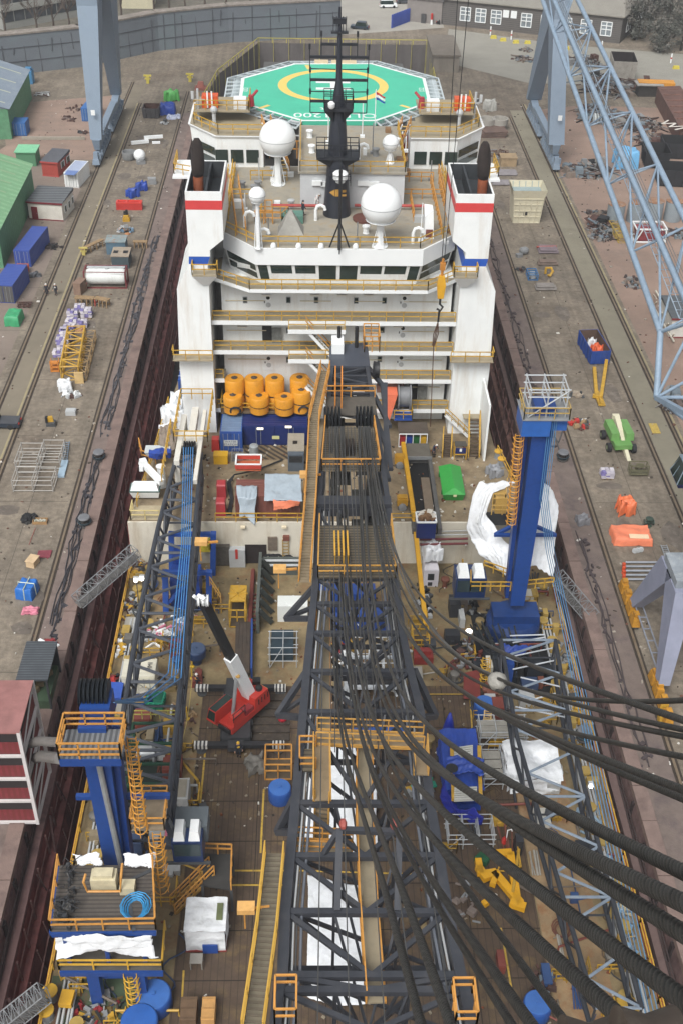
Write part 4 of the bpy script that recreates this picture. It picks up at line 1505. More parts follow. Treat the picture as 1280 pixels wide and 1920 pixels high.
for k,(px,py)in enumerate([(151,583),(138,596),(164,594),(155,612),(136,612),(124,632),(131,622),(118,645),(126,637),(112,668),(120,655)]):
 bag_pallet(G(px,py),bl[k],k,1.5,.8+.2*(k%3))
q=G(151,622)
o=B().box(q,(1.3,1.2,.3)).box(q+VE((0,0,.3)),(1.25,1.15,.06)).lathe(q+VE((0,0,.36)),[(.4,0),(.4,.12)],12).obj('plywood_box',mat('#b98e68',.7,.2,1))
tag(o,'low plywood box with a dark hole between the bag pallets','box')
t=thing('lattice_section','yellow steel lattice section lying on the left quay','lattice section',G(130,715))
lattice_box(B(),G(122,716)+VE((.7,.4,1.0)),G(147,636)+VE((0,0,1.0)),2.2,1.9,6,.14).obj('frame',YEL,t)
t=thing('lattice_section','tan lattice section with a wooden board end lying beside the yellow one','lattice section',G(152,717))
lattice_box(B(),G(152,717)+VE((0,.3,.7)),G(172,636)+VE((0,0,.7)),1.3,1.2,8,.08).obj('frame',mat('#a58a62',.7,.25,1),t)
B().box(G(150,718)+VE((0,0,0)),(1.1,.3,1.5)).obj('end_board',mat('#d3b47c',.7,.2,1),t)
q=G(104,698)
t=thing('tool_rack','small orange tool rack left of the yellow lattice','rack',q)
b=B()
for z in(.05,.6,1.15):
 b.box(q+VE((0,.4,z)),(1.1,.8,.1))
for sx in(-.5,.5):
 for sy in(.05,.75):
  b.bar(q+VE((sx,sy,0)),q+VE((sx,sy,1.6)),.09)
b.obj('frame',mat('#cf8436',.6,.2,1),t)
tarp_thing('covered_drum','white covered box at the foot of the yellow lattice','covered box',G(121,733)+VE((0,.6,0)),1.8,1.9,1.0,.3,TARPW,12,.06)
pile('scrap_heap','scatter of white and brown offcuts below the lattice sections','scrap heap',G(138,742),2.6,1.3,.5,[WHITEC,LGREY,RB],22,13,.6)
o=B().box(G(134,776),(1.2,.9,.55)).box(G(134,776)+VE((0,0,.55)),(1.0,.7,.08)).obj('metal_chest',LGREY)
tag(o,'pale grey metal chest in the middle of the left quay','chest')
q=G(97,797)
t=thing('compactor','yellow and black compressor standing alone above the scaffold racks','machine',q)
B().box(q,(1.1,.8,.5)).obj('base',DGREY,t)
B().box(q+VE((-.1,.1,.5)),(.8,.5,.6),.2,.8).obj('engine',YEL,t)
B().box(q+VE((-.45,-.1,.5)),(.25,.5,.7)).obj('handle',BLACK,t)
# scaffold racks
def rack(a,W_,L_,H_,nx,ny,label):
 a=VE(a)
 t=thing('scaffold_rack',label,'rack',a)
 b_=B()
 for i in range(nx+1):
  for j in range(ny+1):
   b_.cut().tube(a+VE((i*W_/nx,j*L_/ny,0)),a+VE((i*W_/nx,j*L_/ny,H_)),.06,6)
 b_.obj('post',mat('#a5a29d',.5,.15,1),t)
 b_=B()
 for z in(.15,H_*.55,H_-.1):
  for i in range(nx+1):
   b_.tube(a+VE((i*W_/nx,0,z)),a+VE((i*W_/nx,L_,z)),.045,6)
  for j in range(ny+1):
   b_.tube(a+VE((0,j*L_/ny,z)),a+VE((W_,j*L_/ny,z)),.045,6)
 b_.obj('rail',mat('#b3b0aa',.5,.15,1),t)
rack(G(26,922),4.3,2.6,1.6,2,1,'front empty grey scaffold rack on the left quay')
rack(G(32,888),2.4,3.6,1.8,1,2,'rear left grey scaffold rack near the pickup truck')
rack(G(76,880),2.3,3.4,1.8,1,2,'rear right grey scaffold rack beside the ladder bundle')
def ladder(a,c,w,label,m=STEEL,name='ladder',n=10,group=None):
 a,c=VE(a),VE(c)
 t=thing(name,label,'ladder',a,group)
 d_=(c-a).normalized()
 s_=d_.cross(VE((0,0,1))).normalized()*w/2
 b_=B()
 b_.bar(a+s_,c+s_,.09)
 b_.bar(a-s_,c-s_,.09)
 b_.obj('stile',m,t)
 b_=B()
 for k in range(n):
  e=a.lerp(c,(k+.5)/n)
  b_.bar(e-s_,e+s_,.07)
 b_.obj('rung',m,t)
ladder(G(121,866,.15),G(126,828,.15),.55,'grey ladder bundle right of the scaffold racks',mat('#7b8b9a',.5,.2,1))
o=B().bar(G(115,896)+VE((0,0,.15)),G(123,866)+VE((0,0,.15)),.75,.25).obj('plank_bundle',mat('#a5bccd',.5,.15,1))
tag(o,'pale blue plank panel lying below the grey ladder bundle','panel')
pile('black_net','heap of black netting on the left quay','netting',G(56,974),1.3,1.3,.35,[BLACK,mat('#3b3b39',.9,.3,3)],40,15,.2)
q=G(75,984)
t=thing('parts_tray','wooden tray full of white and green bits beside the black netting','tray',q)
b=B()
b.bb(q.x-.75,q.x+.75,q.y,q.y+.8,0.02,.1)
for x0,x1,y0,y1 in((-.75,.75,0,.08),(-.75,.75,.72,.8),(-.75,-.67,.08,.72),(.67,.75,.08,.72)):
 b.bb(q.x+x0,q.x+x1,q.y+y0,q.y+y1,.101,.35)
b.obj('tray',mat('#a5835a',.8,.2,2),t)
b=B()
for k in range(7):
 b.box((q.x-.5+.17*k,q.y+.3+.15*(k%2),.11),(.15,.3,.25),k)
b.obj('bits',mat('#c9c6b8',.6,.3,5,dirt='#56704a',damt=.9,dsc=4),t)
o=B().path([G(67,990)+VE((0,0,.03)),G(62,1003)+VE((0,0,.03)),G(55,1022)+VE((0,0,.03))],.03,5).obj('red_hose',mat('#a0524a',.7,.2,1))
tag(o,'thin red hose lying on the quay under the black netting','hose')
o=B().box(G(61,1064)+VE((0,.5,0)),(.9,1.2,.7),-.3,.95).box(G(61,1064)+VE((0,.5,.7)),(1.0,1.3,.06),-.3).obj('pale_crate',mat('#d3b792',.8,.15,1.5))
tag(o,'pale wooden crate left of the red slatted mat','crate')
q=G(84,1048)
b=B()
for k in range(6):
 b.bar(q+VE((-.8,.1+k*.2,.12)),q+VE((.55,.2+k*.2,.12)),.13,.1)
b.bar(q+VE((-.5,.0,.05)),q+VE((-.5,1.2,.05)),.1)
b.bar(q+VE((.3,.0,.05)),q+VE((.3,1.2,.05)),.1)
tag(b.obj('slatted_mat',mat('#8c4550',.7,.2,2)),'dark red slatted pallet beside the pale crate','pallet')
tarp_thing('covered_pallet','bright blue tarp box with a pale strap on the left quay','covered pallet',G(50,1124)+VE((0,.8,0)),1.9,2.2,1.3,-.2,mat('#2b6fc0',.45,.1,1,bump=.4,bsc=2.5),17,.04,strap=mat('#c5d0c0',.5,.1,1))
tarp_thing('loose_tarp','flat pink tarp bundle below the bright blue box','tarp',G(56,1153)+VE((0,.4,0)),1.7,1.0,.35,0,mat('#d77f95',.5,.2,2,dirt='#c8c0b8',damt=.7,dsc=2),18,.07)
pile('black_cable','dark coil of cable beside the long blue container','cable coil',G(97,464),3.0,2.2,.4,[BLACK,mat('#4a4140',.8,.3,2)],44,19,.8)
q=G(41,516)
t=open_bin('parts_bin','small orange bin with bits inside at the foot of the long blue container','bin',q+VE((0,.8,0)),1.6,1.7,1.1,0,mat('#d2603a',.6,.15,1),mat('#9a6a55',.7,.3,2))
pile('rubber_hose','grey coiled hose right of the orange bin','hose coil',G(66,518),1.6,1.4,.5,[mat('#6d6f74',.6,.2,2),DGREY],20,20,.5)
tarp_thing('covered_skip','green covered skip with a dark gap at the left edge of the quay','covered skip',G(25,612)+VE((0,1.2,0)),2.2,3.0,1.5,-.05,mat('#3fa06d',.5,.15,1,bump=.3,bsc=2),21,.04)
b=B()
q=G(45,578)
for k in range(3):
 b.bar(q+VE((-.9,k*.6,.3)),q+VE((1.0,.1+k*.6,.3)),.16)
for k in range(3):
 b.bar(q+VE((-.7+k*.7,0,.15)),q+VE((-.7+k*.7,1.4,.15)),.16)
 b.bar(q+VE((-.7+k*.7,0,.15)),q+VE((-.7+k*.7,0,1.0)),.12)
tag(b.obj('rusty_trestle',RB),'rusty steel frame above the green covered skip','frame')
for(px,py,w,l,h,lab,m)in((80,178,3.4,3,1.2,'pale junk and a white sack on the brick paving by the green shed',[LGREY,WHITEC,RB]),(143,205,3.5,5,.3,'flat rusty plates on the brick paving left of the gantry',[RB,mat('#6b5b55',.8,.3,1)]),
(132,224,4,2.5,.25,'second group of flat plates on the brick paving',[RB,mat('#75665f',.8,.3,1)]),(156,250,2.2,1.4,.5,'dark scrap near the gantry foot on the brick paving',[BLACK,RB])):
 pile('steel_plates',lab,'scrap',G(px,py),w,l,h,m,16,int(px),.5)
o=B().bar(G(42,262)+VE((0,0,.3)),G(160,262)+VE((0,0,.3)),.5,.5).obj('concrete_beam',mat('#a19a8d',.9,.15,1))
tag(o,'long pale concrete beam lying along the edge of the brick paving','beam')
q=G(377,167)
t=thing('winch_box','faded red winch box beside the dock end fence','winch',q)
B().box(q,(2.4,2.0,.5)).obj('base',mat('#9c5f54',.7,.2,1),t)
B().box(q+VE((0,.1,.5)),(1.5,1.3,1.0),0,.7).obj('housing',mat('#a8675a',.7,.2,1),t)
# corrugated shed and red stair tower at the lower left
q=G(72,1262)
t=thing('dock_shed','dark shed with a grey corrugated roof at the left dock edge','shed',G(72,1330))
p=G(72,1330)+VE((0,2,0))
B().loft(rect(p.x-1.35,p.x+1.35,p.y-2.2,p.y+2.6,3.6),rect(p.x-1.35,p.x+1.35,p.y-2.2,p.y+2.6,3.75)).obj('roof',banded('#54595e','#3f4449',3.3,1),t)
b=B()
for sx in(-1.2,1.2):
 for sy in(-2.1,2.4):
  b.bar(p+VE((sx,sy,0)),p+VE((sx,sy,3.6)),.16)
b.bb(p.x-1.25,p.x-1.15,p.y-2,p.y+2.3,0.05,3.5)
b.bb(p.x-1.15,p.x+1.2,p.y+2.42,p.y+2.5,0.05,3.5)
b.obj('frame',mat('#3b3d42',.7,.2,1),t)
B().bb(p.x-1.1,p.x+1.1,p.y-2.1,p.y+2.3,.04,1.1).obj('green_floor',mat('#40553f',.7,.3,1),t)
b=B()
for k in range(5):
 b.box(p+VE((-.5+.25*k,-1.6+k*.7,1.1)),(.5,.6,.5),k)
b.obj('stored_goods',mat('#7a6a4c',.7,.3,2),t)
t=thing('stair_tower','stacked dark red access tower with white corner posts and grey ducts','tower',G(20,1545))
p=G(20,1545)+VE((1.1,0,0))
XW,YL=4.2,5.2
for k in range(4):
 z0=k*2.55
 b=B()
 b.bb(p.x-XW,p.x+.95,p.y+.15,p.y+YL-.1,z0+.3,z0+1.5)
 b.obj('panel',banded('#83343a','#74302f',2.3,0),t)
 b=B()
 b.bb(p.x-XW,p.x+.9,p.y+.2,p.y+YL-.15,z0+1.501,z0+2.35)
 b.obj('opening',mat('#312a2b',.8,.2,1),t)
 b=B()
 b.bar((p.x-XW,p.y+.05,z0+.15),(p.x+1.1,p.y+.05,z0+.15),.2)
 b.bar((p.x+1.05,p.y,z0+.15),(p.x+1.05,p.y+YL,z0+.15),.2)
 b.bar((p.x+1.02,p.y+.1,z0+.3),(p.x+1.02,p.y+YL-.1,z0+2.4),.1)
 b.obj('floor_frame',mat('#d8d4d2',.5,.1,1),t)
b=B()
for yy in(.05,YL):
 b.bar((p.x+1.05,p.y+yy,0),(p.x+1.05,p.y+yy,10.4),.26)
b.obj('corner_post',mat('#d8d4d2',.5,.1,1),t)
B().bb(p.x-XW,p.x+1.15,p.y-.05,p.y+YL+.1,10.3,10.45).obj('roof',mat('#a0706c',.7,.25,.8,dirt='#8a5c58',damt=.6,dsc=.6),t)
for k,z in enumerate((7.0,5.0)):
 a_,c_=VE((p.x+1.1,p.y+2.0+k*.3,z)),G(112,1392+k*30,12.2)
 o=B().path([a_,a_.lerp(c_,.3)+VE((0,0,.25)),a_.lerp(c_,.7)+VE((0,0,.1)),c_],.42 if k else.36,10).obj('vent_duct',mat('#77736f',.6,.2,1))
 tag(o,['upper grey ventilation duct from the red tower to the left crane','lower grey ventilation duct with a shiny end at the red tower'][k],'duct')
pile('red_boat_cover','small red and white cover at the dock edge behind the corrugated shed','cover',G(90,1213),1.6,1.2,.9,[RED,WHITEC,DKRED],14,33,.1)
# ---------------------------------------------------------------- right quay
q=G(986,421)
t=thing('hopper','big cream ribbed steel hopper with an open grey top on the right quay','hopper',q)
CRM=mat('#d8d1b8',.6,.1,1,dirt='#a89a78',damt=.5,dsc=1)
y0,y1=q.y,q.y+4.6
b=B()
b.loft(rect(q.x-2.2,q.x+2.2,y0+.6,y1-.4,0),rect(q.x-2.45,q.x+2.45,y0+.3,y1,4.2))
b.obj('body',CRM,t)
b=B()
for k in range(6):
 f=-1+.4*k
 b.bar((q.x+f*2.1,y0+.55,.05),(q.x+f*2.4,y0+.25,4.2),.14)
for z in(.1,1.1,2.1,3.2,4.15):
 b.bar((q.x-2.2-.06*z,y0+.56-.07*z,z),(q.x+2.2+.06*z,y0+.56-.07*z,z),.14)
b.obj('rib',CRM,t)
B().box((q.x-.3,y0+.42,1.4),(.6,.06,.6)).obj('port',BLACK,t)
b=B()
o0,o1=rect(q.x-2.45,q.x+2.45,y0+.3,y1,4.2),rect(q.x-2.8,q.x+2.8,y0,y1+.3,5.6)
b.loft(o0,o1,False)
b.loft([VE(v)+VE((0,0,.01))for v in rect(q.x-2.3,q.x+2.3,y0+.45,y1-.15,4.2)],rect(q.x-2.68,q.x+2.68,y0+.12,y1+.18,5.6),False)
for k in range(4):
 pass
b.obj('rim',CRM,t)
b=B()
b.poly(rect(q.x-2.35,q.x+2.35,y0+.4,y1-.1,4.6))
for k in range(5):
 xx=q.x-2.1+k*1.05
 b.bar((xx,y1-.05,4.3),(xx,y1+.1,5.5),.1)
b.obj('lining',mat('#9fb0b2',.6,.15,1),t)
t=thing('plate_stack','stack of big rusty plates under the concrete rings on the right quay','plates',G(922,260))
q=G(922,258)+VE((0,3,0))
b=B()
for k in range(4):
 b.box(q+VE((.2*k-.3,.1*k,.28*k)),(5.6-.3*k,6.5,.2),.04*k)
b.obj('plate',[mat('#6f5b52',.85,.3,.8,dirt='#4b403d',damt=.7,dsc=.7)],t)
for k,(px,lab)in enumerate(((912,'left concrete ring standing on the rusty plates'),(936,'right concrete ring standing on the rusty plates'))):
 q2=G(px,232,1.05)
 o=B().lathe(q2,[(1.55,0),(1.6,1.1),(1.35,1.1),(1.3,.1)],24).obj('concrete_ring',mat('#a39f97',.85,.15,1))
 tag(o,lab,'concrete ring')
tarp_thing('sand_bag','pale grey bulk bag behind the concrete rings','bulk bag',G(917,206),2.6,2.2,1.8,.2,mat('#a9a8a2',.7,.15,2,bump=.4),25,.2)
pile('machine_parts','light grey machinery on the right quay beside the helideck net','machine parts',G(891,192),2.6,2.6,1.2,[LGREY,mat('#a8a196',.7,.2,2),DGREY],26,27,.4)
pile('scrap_heap','rusty scrap and plates left of the cream hopper near the starboard funnel','scrap heap',G(936,290),4.0,5.5,.9,[RB,mat('#8a7a6a',.8,.3,1),GREY,mat('#6f5a50',.8,.3,1)],60,28,.5)
q=G(952,312)
o=B().box(q+VE((0,1,0)),(2.8,2.4,1.5)).box(q+VE((0,1,1.5)),(3,2.6,.15)).obj('timber_block',mat('#a58f70',.8,.2,1.5,dirt='#6b5a48',damt=.6,dsc=1))
tag(o,'stack of squared timber beside the scrap near the starboard funnel','timber')
for px,py,lab,n in((947,330,'grey pipes lying behind the cream hopper',7),(945,348,'grey steel sections left of the cream hopper',6)):
 q=G(px,py)
 b=B()
 for k in range(n):
  b.tube(q+VE((-2.2+.2*(k%3),k*.38,.2)),q+VE((2.0+.15*(k%2),k*.38+.1,.2)),.17,8)
 tag(b.obj('pipe_stack',mat('#8a8587',.6,.25,1)),lab,'pipes')
for px,py,lab,c_,n in((1027,476,'stack of purple grey pipes with a red tip on the right quay','#7d7176',6),(1026,498,'thin row of brown pipes below the purple grey stack','#7a6a60',3),(1022,545,'grey tubular frame lying on the right quay','#8b8580',4)):
 q=G(px,py)
 b=B()
 for k in range(n):
  b.tube(q+VE((-1.5,k*.36,.2)),q+VE((1.55+.1*(k%2),k*.36+.05,.2)),.16,8)
  b.tube(q+VE((-1.3,k*.36+.18,.5)),q+VE((1.3,k*.36+.2,.5)),.15,8)
 tag(b.obj('pipe_stack',mat(c_,.6,.25,1)),lab,'pipes')
o=B().tube(G(1005,463,.5),G(1042,462,.5),.16,8).obj('red_pipe',mat('#a45a50',.6,.2,1))
tag(o,'single dull red pipe above the purple grey stack','pipe')
q=G(981,480)
t=thing('gearbox','grey gearbox lying on its side on the right quay','gearbox',q)
B().lathe(q+VE((-.6,.4,.6)),[(.3,0),(.55,.2),(.6,1.0),(.4,1.3),(.2,1.5)],12,(1,.4,0)).obj('housing',GREY,t)
B().box(q+VE((-.8,-.3,0)),(.9,.7,.5),.4).obj('foot',GREY,t)
q=G(998,526)
t=thing('parts_crate','blue steel frame crate with bright parts on the right quay','crate',q)
b=B()
for x in(-.7,.7):
 for y in(0,2.2):
  b.bar(q+VE((x,y,0)),q+VE((x,y,.9)),.12)
 b.bar(q+VE((x,0,.9)),q+VE((x,2.2,.9)),.12)
 b.bar(q+VE((x,0,.1)),q+VE((x,2.2,.1)),.12)
for y in(0,.75,1.5,2.2):
 b.bar(q+VE((-.7,y,.9)),q+VE((.7,y,.9)),.12)
 b.bar(q+VE((-.7,y,.1)),q+VE((.7,y,.1)),.12)
b.obj('frame',mat('#4477a8',.5,.15,1),t)
B().box(q+VE((0,.6,.16)),(.7,.7,.5),.3).box(q+VE((.1,1.6,.16)),(.8,.6,.6),-.2).obj('parts',LGREY,t)
q=G(1029,520)
o=B().path([q+VE((-.5,.9,.2)),q+VE((-.5,.9,1.1)),q+VE((.3,.9,1.1)),q+VE((.45,.3,.8)),q+VE((.0,-.1,.3)),q+VE((-.1,.4,.15))],.2,8).obj('yellow_hook',YEL)
tag(o,'yellow lifting hook lying on the right quay','hook')
pile('scrap_heap','small dark scrap near the dock edge above the blue crate','scrap heap',G(976,506),1.4,1.4,.4,[DGREY,RB],12,41,.5)
# blue open-top container
q=G(1122,684)
t=open_bin('open_container','blue open topped container with orange and white sacks inside','container',q+VE((-.25,3.0,0)),2.6,6.0,2.0,.1,mat('#274a96',.5,.15,1),mat('#5f4a3f',.8,.3,1),1.02)
o=tarp_thing('rubble_sack','orange sack inside the blue open container','sack',G(1117,658,.25),1.5,1.6,.8,.3,mat('#e86f45',.5,.15,2,bump=.4),44,.18)
o=tarp_thing('rubble_sack','white sack inside the blue open container','sack',G(1107,648,.25),1.0,1.1,.9,.1,TARPW,45,.14)
q=G(1122,762)
t=thing('lifting_beam','yellow forked lifting beam with a comb foot on the right quay','lifting beam',q)
a_,c_=G(1117,742,.4),G(1113,690,.4)
b=B()
b.bar(a_,c_,.42)
b.bar(G(1126,742,.4),G(1136,676,.7),.42)
b.bar(G(1110,742,.4),G(1128,744,.4),.42)
b.obj('arm',YEL,t)
b=B()
for k in range(9):
 yy=.3*k
 b.bar(q+VE((-.1,yy,.2)),q+VE((.75,yy,.2)),.2)
b.bar(q+VE((.3,0,.35)),q+VE((.4,3,.35)),.25)
b.obj('comb',mat('#c29a3a',.6,.2,1),t)
# green boom lift
q=G(1163,848)
t=thing('boom_lift','green telescopic boom lift with a cream boom and dark tyres on the right quay','boom lift',q)
LG=mat('#6fa05a',.5,.15,1)
def off(x,y,z):
 return q+VE((x,y,z))
b=B()
b.box(off(0,1.4,.6),(2.0,3.6,.6),.06)
b.obj('chassis',LG,t)
b=B()
b.box(off(-.85,2.3,1.2),(1.0,3.4,.9),.06,.92)
b.box(off(.85,2.3,1.2),(1.0,3.4,.9),.06,.92)
b.box(off(0,3.0,1.15),(1.0,1.9,.4),.06)
b.obj('turret_cover',LG,t)
for x,y in((-1.45,.2),(1.4,0),(-1.6,2.9),(1.45,2.8)):
 w_=B().lathe(off(x-.22,y,.55),[(.3,-.02),(.55,0),(.55,.44),(.3,.46)],16,(1,.06,0)).obj('tyre',RUBBER,t)
 B().lathe(off(x-.25,y,.55),[(.26,0),(.26,.5)],10,(1,.06,0)).obj('rim',mat('#7d8a6a',.5,.1,1),w_)
b=B()
c1,c2=off(-.05,4.0,2.3),GY(1186,895,q.y-3.6)
b.bar(c1,c1.lerp(c2,.55),.6,.65)
b.bar(c1.lerp(c2,.45),c2,.42,.46)
b.bar(c1+VE((-.4,.3,-.1)),c1+VE((.4,.3,-.1)),.5)
b.obj('boom',mat('#d9d3b8',.5,.1,1),t)
b=B()
bx=VE((c2.x+.1,c2.y-.9,max(.25,c2.z-1.4)))
for x in(-1.0,1.0):
 for y in(-.5,.5):
  b.bar(bx+VE((x,y,0)),bx+VE((x,y,1.2)),.1)
for z in(0.05,.6,1.2):
 for y in(-.5,.5):
  b.bar(bx+VE((-1,y,z)),bx+VE((1,y,z)),.09)
 for x in(-1,1):
  b.bar(bx+VE((x,-.5,z)),bx+VE((x,.5,z)),.09)
b.box(bx+VE((0,0,.0)),(2,1,.06))
b.box(bx+VE((.2,.3,.5)),(.8,.3,.5))
b.bar(bx+VE((0,.5,.6)),c2,.25)
b.obj('basket',mat('#6d6a52',.6,.3,2),t)
# litter and covered loads
pile('rubbish_heap','rubbish heap with red and white pieces near the mast crane on the right quay','rubbish',G(1084,797),2.0,2.4,.8,[RB,RED,WHITEC,DGREY,WOOD],26,51,.5)
pile('rubbish_heap','flat dark offcuts left of the yellow lifting frame','rubbish',G(1080,742),1.7,1.0,.4,[DGREY,mat('#a89a88',.8,.2,2)],12,52,.5)
bag_pallet(G(1136,894),'pallet of white and purple wrapped bags right of the green boom lift',53,1.5,.8,BAGC,None)
tarp_thing('covered_valve','tall lump under an orange tarp on the right quay','covered load',G(1172,966)+VE((0,.5,0)),1.9,1.7,1.7,.1,mat('#e77a4d',.5,.15,1,bump=.6,bsc=2.5),54,.16)
tarp_thing('covered_load','big flat load under a salmon orange tarp on the right quay','covered load',G(1186,1024)+VE((0,1.3,0)),4.6,3.0,.9,-.02,OTARP,55,.05)
o=B().box(G(1197,1006,.93),(2.0,.7,.05),-.05).obj('cream_sheet',mat('#efd3b0',.6,.1,1))
tag(o,'cream sheet lying on the salmon orange tarp','sheet')
q=G(1214,986)
t=thing('valve','dark green valve standing beside the orange covered load','valve',q)
B().lathe(q,[(.35,0),(.4,.1),(.2,.2),(.25,.8),(.42,.9),(.42,1.0),(.15,1.1)],12).obj('body',mat('#3a4a40',.5,.2,1),t,'auto')
B().lathe(q+VE((-.5,0,.5)),[(.32,0),(.32,.1),(.15,.12),(.15,.9),(.32,.92),(.32,1.02)],12,(1,0,0)).obj('flange',mat('#44524a',.5,.2,1),t,'auto')
q=G(1195,1038)
b=B()
for k in range(3):
 b.lathe(q+VE((-.4+.35*k,.1*k,.3)),[(.28,0),(.28,.22)],10,(.4,1,0))
tag(b.obj('pipe_clamps',LGREY),'three grey pipe clamps below the orange covered load','clamps')
ladder(G(1256,1056,.3),G(1243,1022,.3),.6,'silver ladder lying right of the salmon covered load')
t=thing('scaffold_tubes','stack of silver scaffold tubes with red end clamps on the right quay','tubes',G(1205,1080))
b=B()
for k in range(5):
 a_=G(1172,1054+k*8,.35-.05*(k%2))
 b.tube(a_,a_+VE((3.3+.1*(k%3),0,0)),.1,8)
b.obj('tube',mat('#b9bfc9',.3,.15,1,metal=.4),t)
b=B()
for k in range(4):
 b.cut().box(G(1168,1062+k*7,0.1),(.3,.3,.4),k)
b.obj('clamp',mat('#d2532f',.5,.15,1),t)
q=G(1240,1352)
t=thing('power_box','yellow lidded box beside the crane rail behind the wire ropes','box',q)
B().box(q,(.75,.6,.8)).obj('body',YEL,t)
B().box(q+VE((.1,.5,.8)),(.7,.06,.7)).obj('lid',YEL,t)
o=B().box(G(1226,804),(.5,.5,.05)).box(G(1226,804)+VE((0,.0,.05)),(1.0,2.2,.03)).obj('rail_grate',mat('#c7ab55',.6,.3,4))
tag(o,'yellow slotted grate in the tan strip between the right crane rails','grate')
o=B().path([G(1052,855,.1),G(1030,795,.1),G(1060,790,.1),G(1046,830,.1),G(1035,812,.1)],.07,5).obj('cable_loop',DGREY)
tag(o,'dark cable loop on the right dock edge beside the bollard','cable')
o=tarp_thing('grey_cover','grey covered winch on the right dock edge','covered winch',G(1090,980),1.5,1.3,.8,.2,mat('#7b7c80',.6,.2,2),57,.08)
# far right scrap yard
q=G(1170,152)
t=open_bin('scrap_hopper','tall pale open hopper with a dark inside in the scrap yard','hopper',q+VE((0,3.5,0)),5.2,8.0,4.2,-.12,mat('#aaa59c',.7,.2,1),mat('#2f2a2a',.9,.2,1),1.1)
q=G(1228,180)
container(q+VE((0,1.3,0)),2.5,7.6,2.7,-.08,mat('#dd9a3c',.5,.15,.8),'orange container at the edge of the scrap yard',doors=None)
q=G(1212,178)
t=thing('site_shelter','grey flat shelter in front of the orange container','shelter',q)
B().box(q,(4.6,2.6,2.3)).obj('wall',mat('#3c3937',.8,.3,1),t)
B().box(q+VE((0,0,2.3)),(5.6,3.4,.2)).obj('roof',mat('#a9a7a2',.7,.2,1),t)
q=G(1258,262)
t=thing('rusty_barge_section','rusty brown steel section with white lettering at the right edge','steel section',q)
a_=[G(1226,192),G(1268,190),G(1330,268),G(1268,272)]
b=B()
b.loft([v for v in a_],[v+VE((0,0,3.2))for v in a_])
b.obj('hull_plate',mat('#6a4d44',.85,.35,.8,dirt='#4c3a36',damt=.7,dsc=.7),t)
b=B()
for k in range(7):
 e=a_[0].lerp(a_[3],(k+.5)/7)+VE((.4,0,3.2))
 b.bar(e,e+VE((3.6,.3,0)),.3)
b.obj('stiffener',mat('#7d5b50',.85,.35,1),t)
text_mesh('WM',4.2,'lettering',mat('#d8d2c8',.6,.2,1),t,G(1266,238,3.42),(.5,-.87,0),(.87,.5,0),.04)
q=G(1175,318)
t=tarp_thing('covered_boat','rounded load under a bright light blue tarp seen through the blue jib','covered load',q+VE((0,2,0)),4.4,4.6,3.0,0,mat('#72b2de',.5,.12,1,bump=.4,bsc=1.5),61,.15)
for px,py,w,l,lab in((1232,318,4.5,6,'left black skip in the scrap yard'),(1268,300,5,5,'upper black skip at the right edge of the scrap yard'),(1262,352,5.5,5,'lower black skip at the right edge of the scrap yard')):
 open_bin('scrap_skip',lab,'skip',G(px,py)+VE((0,l/2,0)),w,l,3.0,-.1,mat('#2d2f33',.7,.25,1),BLACK,1.15,group=None)
for k,(px,py,lab)in enumerate(((1150,418,'leftmost grey drum behind the blue jib'),(1188,414,'second grey drum with a rusty torn top'),(1222,412,'third grey drum in the scrap yard row'),(1258,412,'rightmost grey drum with a rusty top'))):
 q=G(px,py)
 t=thing('steel_drum',lab,'drum',q,None)
 B().lathe(q,[(1.35,0),(1.4,.2),(1.4,3.2)],18).obj('shell',mat('#98a2a8',.6,.15,.8,dirt='#7d868c',damt=.5,dsc=.8),t,'auto')
 B().lathe(q+VE((0,0,3.201)),[(1.42,0),(1.42,.1),(1.2,.12)],18).obj('lid',mat('#9a7358',.8,.4,1.2,dirt='#a9aaa5',damt=.9,dsc=.8),t)
q=G(1217,455)
t=thing('red_skip','dark red skip inside a white tube frame beneath the blue jib','skip',q)
B().loft(rect(q.x-1.8,q.x+1.8,q.y+.3,q.y+2.7,.2),rect(q.x-2.2,q.x+2.2,q.y+.1,q.y+3.0,1.8)).obj('shell',mat('#8d3a40',.6,.2,1),t)
b=B()
for x in(-2.4,2.4):
 for y in(0,3.1):
  b.bar(q+VE((x,y,0)),q+VE((x*.95,y,2.2)),.2)
for z in(.1,2.2):
 for y in(0,3.1):
  b.bar(q+VE((-2.4,y,z)),q+VE((2.4,y,z)),.2)
 for x in(-2.4,2.4):
  b.bar(q+VE((x,0,z)),q+VE((x,3.1,z)),.2)
b.bar(q+VE((2.4,0,0)),q+VE((.9,0,2.2)),.15)
b.bar(q+VE((-2.4,0,0)),q+VE((-1.4,0,2.2)),.15)
b.obj('frame',WHITEC,t)
t=thing('lattice_section','bundle of yellow lattice tubes on the brick paving under the blue jib','lattice section',G(1162,458))
lattice_box(B(),G(1168,456)+VE((0,0,.5)),G(1148,424)+VE((0,0,.5)),1.6,.9,6,.09).obj('frame',mat('#b59a4c',.6,.25,1),t)
SC1=[mat('#8d8a86',.7,.2,1),RB,mat('#4c4442',.85,.3,1),mat('#6b5d57',.8,.3,1),GREY,mat('#84776c',.8,.3,1),BLACK,mat('#76828a',.7,.3,1)]
